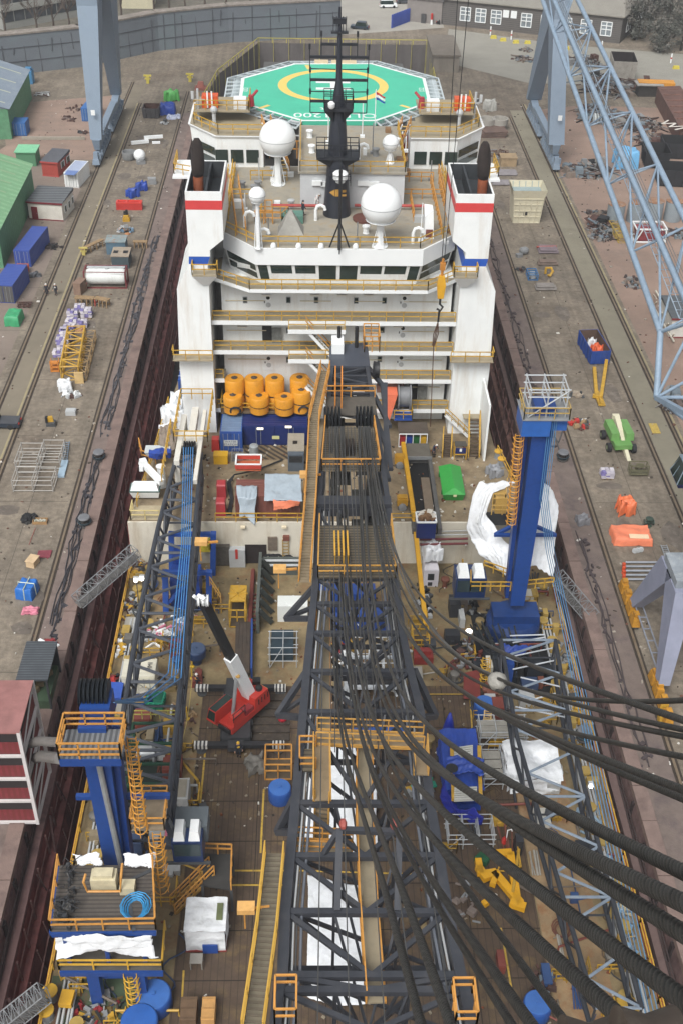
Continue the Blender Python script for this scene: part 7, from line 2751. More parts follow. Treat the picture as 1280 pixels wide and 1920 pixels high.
strip([(594,1382),(793,1390)],1.15,ZB+.4,m=mat('#968468',.8,.3,1,dirt='#6f5f48',damt=.6,dsc=1),rail='both',rc=mat('#c8994f',.5,.2,1.5))
strip([(603,1395),(604,1500)],.95,ZB+.4,m=mat('#968468',.8,.3,1,dirt='#6f5f48',damt=.6,dsc=1),rail='both',rc=mat('#c8994f',.5,.2,1.5))
strip([(786,1398),(789,1452)],.8,ZB+.4,m=mat('#968468',.8,.3,1,dirt='#6f5f48',damt=.6,dsc=1),rail='both',rc=mat('#c8994f',.5,.2,1.5))
strip([(604,1506,22),(602,1575,19)],.8,ZB,m=mat('#968468',.8,.3,1,dirt='#6f5f48',damt=.6,dsc=1),rung=True,rail='both',name='stairway',rc=mat('#c69749',.5,.2,1.5))
strip([(548,1585),(660,1590)],.9,ZB-1.3,rail='both')
for(x0,x1,y0,y1)in((562,592,1404,1445),):
 platform((x0,x0),(x1,x1),y0,y1,ZB+.2,rails=('near','far','left'))
b=B()
for(cx_,cy_)in((536,1890),(868,1895)):
 p=G(cx_,cy_,ZB+.6)
 b.cut().rail([p+VE(v)for v in((-.5,-.8,0),(.5,-.8,0),(.5,.9,0),(-.5,.9,0))],1.3,.8,.09,close=True)
b.obj('top_cage',mat('#d89a4c',.5,.15,1),boom)
# raised saddle frame over the lower bays
b=B()
for px in(636,748):
 up=G(px,1556,ZB+1.6)
 b.bar(up,G(px-4,1708,ZB+.2),.34)
 b.bar(up,G(px-28 if px<700 else px+22,1600,ZB+.2),.26)
b.bar(G(636,1556,ZB+1.6),G(748,1560,ZB+1.6),.3)
b.obj('saddle_frame',BOOM,boom)
for px,py in((643,1545),(738,1545)):
 q=G(px,py,ZB+1.9)
 B().lathe(q+VE((-.2,0,0)),[(.1,0),(.3,.1),(.3,.3),(.1,.4)],10,(1,0,0)).obj('saddle_roller',mat('#a4524a',.5,.2,1),boom)
 # outrigger brackets
b=B()
for n1,n2,tip in(((590,1100),(578,1160),(536,1160)),((578,1255),(562,1345),(521,1341)),((775,1255),(790,1345),(816,1343)),((556,1490),(548,1560),(520,1560))):
 T=G(*tip,ZB-3.2)
 b.cut().bar(G(*n1,ZB-.2),T,.36)
 b.bar(G(*n2,ZB-1.2),T,.34)
 b.bar(G((n1[0]+n2[0])/2,(n1[1]+n2[1])/2+10,ZB-2.5),T,.26)
b.obj('outrigger_bracket',BOOM,boom)
for(px,py)in((462,1706),(378,1019),(525,1070),(573,893)):
 q=G(px,py,ZB-(0 if py>1500 else-.3))
 o=B().bb(q.x-.45,q.x+.45,q.y-.3,q.y+.3,q.z,q.z+.35).obj('lamp_box',mat('#e2b06a',.5,.2,2),boom)
 B().bar(q+VE((.4,0,.1)),q+VE((1.2,.1,.1)),.14).bar(q+VE((-.1,0,-1.6)),q+VE((-.1,0,0)),.08).obj('arm',ORY,o)
 # ---------------------------------------------------------------- wire ropes: sagging between the boom sheaves and the A-frame beside the camera
def twisted(S_,E_,sag,sk,rad,ext=1.1):
 S_,E_=VE(S_),VE(E_)
 pts=[]
 t=0.0
 def P(t):
  p=S_.lerp(E_,t)
  p.z-=4*sag*t*(1-t)*(1+sk*(2*t-1))
  return p
 L_=(E_-S_).length*1.1
 arc=0
 ts=[]
 while t<ext:
  d_=(P(t)-CAM).length
  ts.append(t)
  t+=(.0125 if d_<14 else.02)/L_ if d_<24 else 1.6/L_
 ts.append(ext)
 b_=B()
 prev=None
 ring=[]
 lastp=P(0)
 for t in ts:
  p=P(t)
  arc+=(p-lastp).length
  lastp=p
  d_=(P(t+.002)-P(t-.002)).normalized()
  near=(p-CAM).length<24
  a=d_.cross(VE((0,0,1))).normalized()if prev is None else(prev-d_*prev.dot(d_)).normalized()
  prev=a
  c=d_.cross(a)
  n_=20
  idx=[]
  for k in range(n_):
   th=k*2*math.pi/n_
   rr_=rad*(1.05-(.55*max(0,.6-abs(math.cos(3*(th-arc*11))))if near else.04))
   idx.append(p+(a*math.cos(th)+c*math.sin(th))*rr_)
  ring.append(b_.add(idx))
 for i in range(len(ring)-1):
  for k in range(20):
   u=(k+1)%20
   b_.face((ring[i]+k,ring[i]+u,ring[i+1]+u,ring[i+1]+k))
 return b_
RL=[((1.63,79.5,23.4),(1.46,8.02,59.72),13.25,-.5),((1.81,79.5,23.4),(1.69,7.37,60.87),13.75,-.5),((2.07,79.5,23.4),(2.43,6.71,62.02),12.5,-.25),
((2.33,79.5,23.4),(2.37,4.55,65.86),13.25,-.25),((2.59,79.51,23.4),(2.47,4.12,66.92),12.5,-.25),((3.98,79.52,23.4),(2.59,4.74,67.09),12.5,-.25),
((4.11,79.52,23.4),(2.63,4.67,66.83),11.75,-.25),((4.33,79.52,23.4),(3.13,5.88,65.86),11.0,-.25),((4.77,79.52,23.4),(5.44,11.55,61.62),6.75,-.25),
((4.68,79.52,23.4),(6.8,14.33,58.39),8.75,-.25),((4.59,79.52,23.4),(6.8,14.25,58.29),9.5,-.25),((4.51,79.52,23.4),(6.48,13.37,58.75),10.25,-.25),
((4.42,79.52,23.4),(4.86,9.77,62.22),9.0,-.25),((4.38,79.52,23.4),(5.45,10.86,60.7),9.0,-.25),((4.86,79.52,23.4),(7.0,15.07,58.38),8.5,0),
((2.72,79.51,23.4),(3.09,7.34,60.89),11.5,-.25),((2.16,79.5,23.4),(2.42,7.78,60.44),12.5,-.25)]
for k,(s_,e_,sg,sk)in enumerate(RL):
 r_=(.066 if k<8 else.055)*(1.05 if k in(3,4)else 1)
 twisted(s_,e_,sg,sk,r_,1.14).obj('wire_rope',ROPE,boom,True)
rr=random.Random(3)
for k in range(14):
 x0,x1=612+k*6.5,606+k*13.5+rr.uniform(-5,5)
 p,q=G(x0,800,ZB+1.2),G(x1,1330+40*(k%5),ZB+rr.uniform(.6,2.2))
 m_=p.lerp(q,.5)-VE((0,0,.5))
 e=G(x1+(x1-x0)*1.0,1960,ZB+rr.uniform(.5,1.5))
 B().path([p,m_,q,q.lerp(e,.5)-VE((0,0,.4)),e]if k%3==0 else[p,m_,q],.035,5).obj('pendant_line',mat('#4c4c4b',.5,.2,2),boom)
 # rope clamp on the pendant
k3=RL[14]
t=.80
p=VE(k3[0]).lerp(VE(k3[1]),t)
p.z-=4*k3[2]*t*(1-t)
b=B()
b.lathe(p+VE((-.25,.1,0)),[(.1,-.2),(.28,0),(.34,.3),(.22,.5),(.1,.65)],10,(.3,-.9,.5))
b.obj('rope_socket',mat('#a9a69e',.6,.2,4,bump=.5),boom,True)
b=B()
for dx,zz in((-.05,0),(.2,.1)):
 pts=[]
 for j in range(12):
  t=.3+.5*j/11
  q=VE(k3[0]).lerp(VE(k3[1]),t)
  q.z-=4*(k3[2]*.97)*t*(1-t)+.1-dx
  q.x-=.1+dx
  pts.append(q)
 b.path(pts,.05,6)
b.obj('pendant_tail',mat('#5b5a58',.5,.2,2),boom)
# A-frame head just below the viewpoint
q=GY(1190,1960,3.0)
af=B()
for px,py,dd in((1135,2010,4.3),(1245,2000,4.0)):
 c_=CAM+ray(px,py)*dd
 af.lathe(c_-VE((.15,0,.0)),[(.08,-.02),(.2,0),(.17,.1),(.2,.2),(.08,.22)],24,(1,0,0))
af.obj('aframe_sheave',mat('#4a4038',.6,.3,6,dirt='#7a7468',damt=.6,dsc=5),boom,'auto')
# ---------------------------------------------------------------- hanging hook block
top=GY(866,-20,101)
hk=GY(826,540,101)
t=thing('hook_block','yellow hook block hanging on two thin wires in front of the bridge windows','hook block',hk)
X_,Y_=hk.x,101
b=B()
for s in(-.28,.28):
 b.tube((X_+s*.4,Y_,hk.z+3.0),(X_+s*2.4,Y_,66),.035,5)
b.obj('wire',BLACK,t)
b=B()
b.loft(rect(X_-.28,X_+.28,Y_-.28,Y_+.28,hk.z-1.0),rect(X_-.42,X_+.42,Y_-.3,Y_+.3,hk.z+.4))
b.loft(rect(X_-.42,X_+.42,Y_-.3,Y_+.3,hk.z+.401),rect(X_-.25,X_+.25,Y_-.22,Y_+.22,hk.z+1.3))
b.obj('block',mat('#dba52c',.45,.15,1.5),t)
B().tube((X_,Y_,hk.z+1.3),(X_,Y_,hk.z+3.0),.13,8).box((X_,Y_,hk.z+1.9),(.5,.4,.7)).obj('headache_ball',mat('#c4843a',.5,.2,2),t)
b=B()
b.path([(X_,Y_,hk.z-1.0),(X_,Y_,hk.z-1.7),(X_+.3,Y_,hk.z-2.0),(X_+.1,Y_,hk.z-2.4),(X_-.25,Y_,hk.z-2.2)],.11,8)
b.path([(X_,Y_,hk.z-2.3),(X_-.05,Y_,hk.z-3.6)],.1,8)
b.obj('hook',BLACK,t)
b=B()
e=GY(812,648,101)
for s in(-.25,-.08,.08,.25):
 b.path([(X_-.05,Y_,hk.z-3.6),((X_+e.x)/2+s,Y_+s*.5,(hk.z-3.6+e.z)/2),(e.x+s*.4,Y_,e.z)],.05,5)
e2=GY(806,800,101)
b.path([e,e2],.05,5)
b.obj('sling',mat('#5d4538',.7,.2,2),t)
# ================================================================== MAST CRANES
def pxsheet(ctrl,n,seed,am,m,name,parent):
 """cloth through a 2-D net of (px, py, z) survey points, crumpled"""
 rows=[[G(*c)for c in r]for r in ctrl]
 rr=random.Random(seed)
 ph=[rr.uniform(0,6)for _ in range(6)]
 def fn(u,v):
  a=v*(len(rows)-1)
  i=min(int(a),len(rows)-2)
  f=a-i
  def row(r):
   c=u*(len(r)-1)
   j=min(int(c),len(r)-2)
   return r[j].lerp(r[j+1],c-j)
  p=row(rows[i]).lerp(row(rows[i+1]),f)
  w=am*(math.sin(9*u+ph[0]+2*math.sin(5*v+ph[1]))+.6*math.sin(17*v+ph[2]+3*u)+.5*math.sin(23*u*(1+v)+ph[3]))
  w+=am*(1.5*noise.noise(p*.9)+1.3*abs(noise.noise(p*2.3))+.5*noise.noise(p*5.1))
  return p+VE((w*.5,w*.4,w))
 n=int(n*1.6)
 o=B().grid(fn,n,n).obj(name,m,parent,True)
 md=o.modifiers.new('thick','SOLIDIFY')
 md.thickness=.05
 return o
def caged_ladder(b_,p,q,r=.42,n=12):
 p,q=VE(p),VE(q)
 for s in(-.28,.28):
  b_.bar(p+VE((s,0,0)),q+VE((s,0,0)),.07)
 for k in range(n*2):
  e=p.lerp(q,(k+.5)/n/2)
  b_.bar(e+VE((-.28,0,0)),e+VE((.28,0,0)),.05)
 for k in range(n):
  e=p.lerp(q,(k+.5)/n)
  b_.path([e+VE((math.cos(a)*r,-.0-abs(math.sin(a))*r*1.7,0))for a in[math.pi*j/6 for j in range(7)]],.045,4)
 for a in(.5,1.57,2.64):
  o=VE((math.cos(a)*r,-math.sin(a)*r*1.7,0))
  b_.bar(p+o,q+o,.05)
  # ---- starboard mast crane
mx,my=19.6,82.5
mc=thing('mast_crane','tall blue mast crane with white tarps round its foot and scaffolding on its head','crane',(mx,my,ZM))
b=B()
b.loft(rect(mx-.66,mx+.66,my-.75,my+.8,2.0),rect(mx-.9,mx+.9,my-1.0,my+1.0,24))
b.obj('mast',BLUE,mc)
b=B()
b.loft(rect(mx-1.1,mx-.782,my-.2,my+.7,2.5),rect(mx-1.55,mx-1.022,my-.2,my+.8,23))
b.obj('mast_flange',mat('#183c80',.45,.15,1),mc)
b=B()
b.box((mx-.75,my-.2,21.6),(2.4,2.8,1.6)).box((mx+1.2,my+.1,21.9),(1.45,2.4,1.3))
b.obj('head_housing',mat('#2b62b0',.45,.15,1),mc)
b=B().rail([(mx-1.9,my-1.6,23.3),(mx+1.9,my-1.6,23.3),(mx+1.9,my+1.6,23.3),(mx-1.9,my+1.6,23.3)],1.1,1.3,.08,close=True)
b.obj('head_railing',mat('#b79a58',.6,.2,1),mc)
B().bb(mx-2.0,mx+2.0,my-1.7,my+1.7,23.2,23.29).obj('head_platform',GREY,mc)
b=B()
for x in(mx-1.5,mx,mx+1.6):
 for y in(my-1.2,my+1.2):
  b.tube((x,y,23.3),(x,y,26.0),.07,6)
for z in(24.2,25.2,25.9):
 for y in(my-1.2,my+1.2):
  b.tube((mx-1.7,y,z),(mx+1.8,y,z),.06,6)
 for x in(mx-1.5,mx,mx+1.6):
  b.tube((x,my-1.4,z),(x,my+1.4,z),.06,6)
b.tube((mx-1.5,my-1.25,23.3),(mx+1.6,my-1.25,25.8),.06,6)
b.obj('scaffold',SCAF,mc)
pxsheet([[(1016,768,22),(1036,770,22)],[(1014,800,20.5),(1026,795,20.8)]],8,3,.1,BTARP,'blue_sheet',mc)
b=B()
caged_ladder(b,(mx-1.7,my-.9,12),(mx-2.0,my-.9,21.4),.45,16)
b.obj('caged_ladder',mat('#d2953a',.5,.15,1),mc)
b=B()
rr=random.Random(4)
for k in range(5):
 x0=mx+.3+k*.17
 e=G(1034+k*4,1085,4)
 b.path([(x0,my-1.15,23.8),(x0+.2,my-1.3,15),(e.x*.5+x0*.5,my-1.2,9),e,G(1124+k*6,1530,.8),G(1202+k*8,1905,.8)],.035,5)
b.obj('crane_wire',[mat('#5b8fb8',.4,.15,1)],mc)
b=B()
b.bar(G(925,1003,7.5),G(1042,1003,7.5),.28)
b.bar(G(928,1002,7.4),G(962,985,8.2),.3)
b.bar(G(1038,1002,7.4),G(1000,985,8.2),.3)
b.obj('stay_beam',BLUE,mc)
b=B()
b.box((mx,my-.2,-.2),(4.4,2.2,1.3))
b.lathe((mx,my,ZM),[(2.6,0),(2.6,1.6),(2.2,2.2)],24)
b.obj('slew_base',mat('#1a3a72',.45,.25,1),mc)
b=B().rail([G(880,1108,3.4),G(955,1108,3.4)],1.1,1.0,.09).rail([G(985,1105,3.4),G(1035,1100,3.4)],1.1,1.0,.09).rail([G(880,1085,3.4),G(880,1108,3.4)],1.1,1.0,.09).rail([G(905,1068,4),G(960,1088,4)],1.1,1.0,.09)
b.obj('base_railing',YEL,mc)
b=B()
for k in range(16):
 p=VE((mx+rr.uniform(-4.5,3.5),my-rr.uniform(2,7),ZM))
 b.box(p,(rr.uniform(.5,1.6),rr.uniform(.5,1.6),rr.uniform(.6,2.2)))
b.obj('machinery',mat('#23282e',.6,.35,1),mc)
b=B()
for k in range(9):
 a0=VE((mx-4.5+k*.5,my-2.0-k*.1,.8+(k%3)*.3))
 a1=VE((mx-1.8+k*.3,my-5.5,-.2+.2*(k%3)))
 b.path([a0,a0.lerp(a1,.4)-VE((0,0,1.0)),a0.lerp(a1,.7)-VE((0,0,1.1)),a1],.09,6)
b.obj('hydraulic_hose',mat('#262a2a',.5,.3,1),mc)
# white shrink wrap in two falls
ws=thing('white_sheeting','white crumpled protective sheeting hung round the foot of the right blue mast','sheeting',(mx,my,3))
pxsheet([[(896,906,9.5),(930,905,10),(966,905,10)],[(884,930,8.5),(906,926,9.3),(924,922,9.5)],[(875,985,6.5),(892,985,7.3),(908,968,7.6)],[(882,1012,5.2),(912,1016,5.6),(950,1020,5.6)],[(900,1038,4.6),(935,1046,4.8),(964,1038,4.8)],[(928,1060,3.8),(945,1078,3.6),(964,1088,3.6)]],30,5,.10,TARPW,'left_sheet',ws)
pxsheet([[(990,903,10),(1010,903,10),(1028,906,9.6)],[(984,950,8),(1012,950,8.6),(1046,948,8.5)],[(978,1000,6.2),(1008,1005,6.9),(1040,1000,6.8)],[(974,1040,4.8),(1005,1045,5.2),(1037,1045,5.2)],[(968,1076,3.6),(1000,1062,4.4),(1036,1082,3.8)]],30,6,.10,TARPW,'right_sheet',ws)
B().hexa([G(x,y,z)for x,y,z in((905,985,5.2),(955,985,5.2),(958,960,5.2),(905,960,5.2),(905,985,6.2),(955,985,6.2),(958,960,6.2),(905,960,6.2))]).obj('dark_opening',BLACK,ws)  # black block: the dark of the sheeting's opening, put in as colour
b=B().rail([G(922,945,8.5),G(945,945,8.5),G(948,915,8.5)],1.2,.8,.09).rail([G(920,965,8),G(960,965,8)],1.1,1,.09)
b.box(G(935,955,7.5),(1.1,1.4,1.8))
b.obj('platform_railing',mat('#c09a50',.5,.2,1),ws)
def cab(px,py,z,w,label):
 p=G(px,py,z)
 t=thing('crane_cab',label,'crane cab',p)
 d_=2.2
 h=2.6
 B().loft([(p.x-w/2,p.y+.2,z),(p.x+w/2,p.y+.2,z),(p.x+w/2,p.y+d_,z),(p.x-w/2,p.y+d_,z)],[(p.x-w/2,p.y,z+h),(p.x+w/2,p.y,z+h),(p.x+w/2,p.y+d_,z+h),(p.x-w/2,p.y+d_,z+h)]).obj('body',mat('#1f3560',.4,.15,1),t)
 B().poly([(p.x-w*.44,p.y+.1,z+.9),(p.x+w*.44,p.y+.1,z+.9),(p.x+w*.44,p.y-.02,z+2.4),(p.x-w*.44,p.y-.02,z+2.4)]).obj('windscreen',mat('#39484c',.12,.25,.7),t)
 for s in(-1,1):
  q=VE((p.x+s*w*.25,p.y+.9,z+h))
  B().loft(rect(q.x-w*.19,q.x+w*.19,q.y-.8,q.y+.8,z+h+.01),rect(q.x-w*.14,q.x+w*.14,q.y-.55,q.y+.6,z+h+.75)).obj('air_conditioner',WHITEC,t)
 B().bar(p+VE((-w/2-.5,.2,.0)),p+VE((w/2+.5,.2,.0)),.2).obj('foot_beam',DGREY,t)
 return t
cab(879,1125,1.6,2.9,'navy crane cab with two white roof units beside the white sheeting')
cab(354,1622,2.6,2.2,'navy crane cab with two white roof units and a grey hood at the left crane')
q=G(358,1545,5.4)
o=B().bb(q.x-1.2,q.x+1.2,q.y-.2,q.y+1.6,3.6,5.4).obj('grey_hood',mat('#5f676c',.5,.15,1))
tag(o,'grey steel hood directly behind the left crane cab','hood')
# lattice jib of the starboard crane lying aft along the rail
def jib(label,tl,tr,z1,z0,loc,n,mchord,mlace,r=.2,name='crane_jib'):
 t=thing(name,label,'crane jib',loc)
 def along_(P,t_):
  a=t_*(len(P)-1)
  i=min(int(a),len(P)-2)
  return P[i].lerp(P[i+1],a-i)
 A=[G(x,y,z1)for x,y in tl]
 C=[G(x,y,z1)for x,y in tr]
 def lowr(v):
  return VE((v.x,v.y,z0))
 for P in(A,C,[lowr(v)for v in A],[lowr(v)for v in C]):
  B().path(P,r,8).obj('chord',mchord,t,'auto')
 b_,b2_=B(),B()
 for k in range(n+1):
  p,q=along_(A,k/n),along_(C,k/n)
  if k%4==0:
   b_.tube(p,q,r*.62,6)
  if k%4==0:
   b2_.tube(lowr(p),lowr(q),r*.5,6)
   b2_.tube(p,lowr(p),r*.5,6)
   b2_.tube(q,lowr(q),r*.5,6)
  if k<n:
   p2,q2=along_(A,(k+1)/n),along_(C,(k+1)/n)
   if k%2:
    b_.tube(p,q2,r*.62,6)
    b2_.tube(lowr(p),p2,r*.5,6)
    b2_.tube(lowr(q),q2,r*.5,6)
   else:
    b_.tube(q,p2,r*.62,6)
    b2_.tube(p,lowr(p2),r*.5,6)
    b2_.tube(q,lowr(q2),r*.5,6)
 b_.obj('top_lacing',mlace,t,'auto')
 b2_.obj('side_lacing',mchord,t,'auto')
 return t,A,C
DCH=mat('#3a3e46',.45,.2,1)
jt,JA,JC=jib('dark lattice crane jib with a white head and blue wires',[(202,1530),(230,1350),(262,1150),(298,985),(333,850)],[(314,1530),(333,1350),(352,1150),(367,985),(377,850)],7.2,4.4,G(315,1530,4),24,DCH,mat('#4b4f57',.4,.2,1),.23)
jt2,JA2,JC2=jib('dark lattice crane jib with silver lacing along the ship rail',[(938,1200),(968,1380),(1036,1620),(1115,1890)],[(1040,1200),(1071,1380),(1130,1620),(1202,1890)],2.6,.4,G(968,1380,.4),16,mat('#33363c',.5,.2,1),mat('#7f8b98',.35,.25,1),.19)
# white head of the port jib
hd0=(JA[-1]+JC[-1])/2
b=B()
b.bb(JA[-1].x-.1,JA[-1].x+.45,hd0.y-2.4,hd0.y+6.5,5.2,7.9)
b.bb(JC[-1].x-.3,JC[-1].x+.1,hd0.y-5.8,hd0.y+7.5,7.4,7.9)
b.bb(JA[-1].x+.3,JC[-1].x-.2,hd0.y+.6,hd0.y+3.4,6.6,7.8)
b.bb(JA[-1].x+.8,JC[-1].x-.9,hd0.y+3.4,hd0.y+9.0,6.2,7.3)
b.obj('jib_head',mat('#e3e0d6',.45,.1,1,dirt='#b5a88a',damt=.5,dsc=1),jt)
b=B()
for k in range(5):
 b.lathe(hd0+VE((-.55+k*.26,.3,.5)),[(.5,0),(.75,.02),(.68,.09),(.75,.16),(.5,.18)],18,(1,0,0))
b.obj('sheave',BLACK,jt,'auto')
b=B().rail([hd0+VE(v)for v in((-1.6,1,.8),(-1.6,9.5,.8),(1.9,9.5,.8),(1.9,1,.8))],1.3,1.2,.09,close=True).rail([hd0+VE(v)for v in((-2.6,-3,-1.5),(-2.6,7,-1.5))],1.3,1.2,.09)
b.obj('head_railing',YEL,jt)
b=B()
mtop=VE((-13.0,52.0,19.6))
for k in range(5):
 s=(k-2)*.24
 e1,e2,e3=G(316+k*6,1262+(k%3)*9,7.5),G(341+k*4,1020,7.6),hd0+VE((s,-.2,.9))
 b.path([mtop+VE((s,.4,0)),mtop.lerp(e1,.5)+VE((0,0,-1.0)),e1,e2,e3],.05,5)
b.obj('jib_wire',mat('#4a8ac4',.4,.15,1),jt)
b=B().bar(JC[0]+VE((.5,-.2,-2.8)),JC[0]+VE((-.1,-.1,-.2)),.45).box(JC[0]-VE((0,.3,2.9)),(1.6,.8,.5))
b.obj('jib_foot',DCH,jt)
# ---- port mast crane
lx,ly=-13.8,51.8
lc=thing('mast_crane','blue mast crane with an orange railed top platform and black head sheaves','crane',(lx,ly,ZM))
b=B()
b.loft(rect(lx-.68,lx+.68,ly-.7,ly+.8,2.0),rect(lx-.9,lx+.9,ly-.9,ly+.9,18.8))
b.obj('mast',BLUE,lc)
b=B()
b.loft(rect(lx+.682,lx+1.1,ly-.3,ly+.9,2.0),rect(lx+.902,lx+1.35,ly-.3,ly+1.0,17))
b.obj('mast_flange',mat('#183c80',.45,.15,1),lc)
B().tube((lx+.55,ly-.95,4.5),(lx+.1,ly-1.1,17),.2,8).obj('hydraulic_ram',STEEL,lc,'auto')
zt_=18.4
p0,p1=G(112,1425,zt_),G(228,1425,zt_)
yb=G(160,1385,zt_).y+.8
xm0,xm1=p0.x,p1.x
B().bb(xm0,xm1,p0.y,yb,zt_-.2,zt_).obj('top_platform',banded('#7c7f82','#54575a',3.0,0),lc)
B().bb(xm0,xm1,p0.y-.1,p0.y-.002,zt_-.5,zt_+.1).obj('platform_beam',BLUE,lc)
B().rail([(xm0,p0.y,zt_),(xm1,p0.y,zt_),(xm1,yb,zt_),(xm0,yb,zt_)],1.5,1.5,.1,bars=(1,.66,.33),close=True).obj('platform_railing',ORY,lc)
B().box((lx+.2,ly+.6,zt_),(1.9,1.8,1.6)).obj('head_box',BLUE,lc)
b=B()
for k in range(7):
 b.lathe(VE((lx-.9+k*.28,ly+1.0,zt_+1.7)),[(.6,0),(.95,.02),(.86,.1),(.95,.18),(.6,.2)],18,(1,0,0))
b.obj('head_sheave',mat('#20262c',.5,.2,1),lc,'auto')
b=B()
caged_ladder(b,(lx+2.3,ly-.7,8.5),(lx+2.4,ly-.7,17.8),.45,13)
caged_ladder(b,(lx+3.4,ly-1.6,3.2),(lx+3.4,ly-1.4,9.0),.55,8)
b.obj('caged_ladder',mat('#d89a3c',.5,.15,1),lc)
B().bb(lx+1.6,lx+3.9,ly-1.0,ly+1.8,8.7,8.85).obj('mid_platform',mat('#8d7f6a',.8,.2,1),lc)
B().rail([(lx+1.6,ly-1,8.85),(lx+3.9,ly-1,8.85),(lx+3.9,ly+1.8,8.85),(lx+1.6,ly+1.8,8.85)],1.2,1.1,.09,close=True).obj('mid_railing',ORY,lc)
b=B()
b.bar((lx-2.2,ly+.5,10.5),(lx+4.2,ly+.8,10.2),.35)
b.obj('stay_beam',BLUE,lc)
# machinery platform in front of the mast
zp=6.4
P=[G(112,1622,zp),G(288,1622,zp),G(293,1742,zp),G(96,1745,zp)]
pf=thing('machinery_platform','railed machinery platform with blue beams, white sheeting and a blue rope coil','platform',(P[2]+P[3])/2-VE((0,0,zp-ZM)))
B().hexa([v-VE((0,0,.15))for v in(P[3],P[2],P[1],P[0])]+[P[3],P[2],P[1],P[0]]).obj('upper_deck',banded('#5c5650','#3f3b38',3.2,1,thin=.3,dirt='#7a7064'),pf)
B().rail([P[0],P[3],P[2],P[1]],1.2,1.7,.1).obj('upper_railing',ORY,pf)
b=B()
b.bar(P[3]-VE((0,0,.35)),P[2]-VE((0,0,.35)),.3,.4)
b.bar(P[0]-VE((0,0,.35)),P[3]-VE((0,0,.35)),.3,.4)
for f in(.12,.5,.86):
 e=P[3].lerp(P[2],f)
 b.bar(e-VE((0,0,.5)),VE((e.x,e.y,2.8)),.28)
b.bar(P[3].lerp(P[2],.65)-VE((0,0,2.6)),P[3].lerp(P[2],.85)-VE((0,0,.5)),.25)
b.obj('blue_frame',BLUE,pf)
pxsheet([[(105,1757,5.8),(200,1757,6.2),(285,1755,5.9)],[(103,1775,4.8),(200,1778,5.2),(288,1775,5)],[(108,1797,4.2),(190,1783,4.6),(296,1800,4)]],26,9,.09,TARPW,'sheeting',pf)
z2=2.6
Q=[G(112,1780,z2),G(306,1788,z2),G(306,1818,z2),G(112,1818,z2)]
Q[0].y=Q[1].y=P[3].y+2.5
B().hexa([v-VE((0,0,.15))for v in(Q[3],Q[2],Q[1],Q[0])]+[Q[3],Q[2],Q[1],Q[0]]).obj('lower_deck',mat('#5c574f',.8,.3,1),pf)
B().rail([Q[0],Q[3],Q[2],Q[1]],1.1,2.0,.1).obj('lower_railing',mat('#d2a63c',.5,.15,1),pf)
b=B()
b.bar(Q[3]-VE((0,0,.35)),Q[2]-VE((0,0,.35)),.3,.5)
for f in(.3,.75):
 e=Q[3].lerp(Q[2],f)
 b.box(VE((e.x,e.y+.5,ZM)),(.8,.8,z2-ZM-.3))
b.box(VE(((Q[3].x+Q[2].x)/2-.3,Q[3].y+.9,.4)),(2.4,.5,1.7))
b.obj('support_frame',BLUE,pf)
b=B()
rr=random.Random(8)
for k in range(40):
 f=rr.random()
 e=P[0].lerp(P[3],f)+VE((rr.uniform(.1,1.5),0,rr.uniform(0,1.3)))
 b.path([e,e+VE((rr.uniform(-.2,.4),rr.uniform(-.4,.4),rr.uniform(.1,.5))),e+VE((rr.uniform(0,.8),rr.uniform(-.5,.5),rr.uniform(-.3,.4)))],rr.uniform(.025,.05),5)
for k in range(16):
 e=P[0].lerp(P[3],rr.random())+VE((rr.uniform(.1,1.3),0,0))
 b.box(e,(rr.uniform(.15,.35),rr.uniform(.15,.35),rr.uniform(.3,.9)))
b.obj('valve_bank',mat('#34363a',.5,.4,4,dirt='#8d8a84',damt=.7,dsc=3),pf)
q=G(198,1660,zp)
b=B().box(q,(1.7,1.0,1.2)).box(q+VE((0,0,1.2)),(1.3,.7,.3)).box(q+VE((1.6,-.4,0)),(1.0,.8,.7))
b.obj('winch_motor',mat('#d2c8a8',.5,.2,1.5),pf)
b=B().path([q+VE(v)for v in((-1.1,-.3,1.7),(-1.2,-.8,1.5),(-1.0,-.9,.6),(1.2,-.9,.6),(1.3,-.6,1.7),(1.3,.3,2.0))],.09,6)
b.obj('guard_bar',ORY,pf)
b=B()
q=G(255,1705,zp)
for k in range(8):
 b.path([q+VE((math.cos(a)*(.5+.07*k)+.1*math.sin(k*3),math.sin(a)*(.7+.05*k),.05+.06*k))for a in[i*.52 for i in range(13)]],.035,4)
b.obj('blue_rope_coil',mat('#3d9ed8',.6,.2,2),pf)
b=B()
for(x0,y0),(x1,y1)in(((240,1672),(252,1745)),((245,1650),(288,1630)),((245,1673),(283,1673))):
 b.bar(G(x0,y0,zp+.02),G(x1,y1,zp+.02),.24,.1)
b.obj('floor_beam',mat('#4b4e52',.6,.2,1),pf)
pxsheet([[(136,1602,7.2),(186,1600,7.4)],[(150,1622,6.8),(192,1622,7.0)]],10,12,.08,TARPW,'sheeting',pf)
pxsheet([[(232,1600,7.4),(294,1602,7.2)],[(236,1624,6.8),(290,1626,6.8)]],10,13,.08,TARPW,'sheeting',pf)
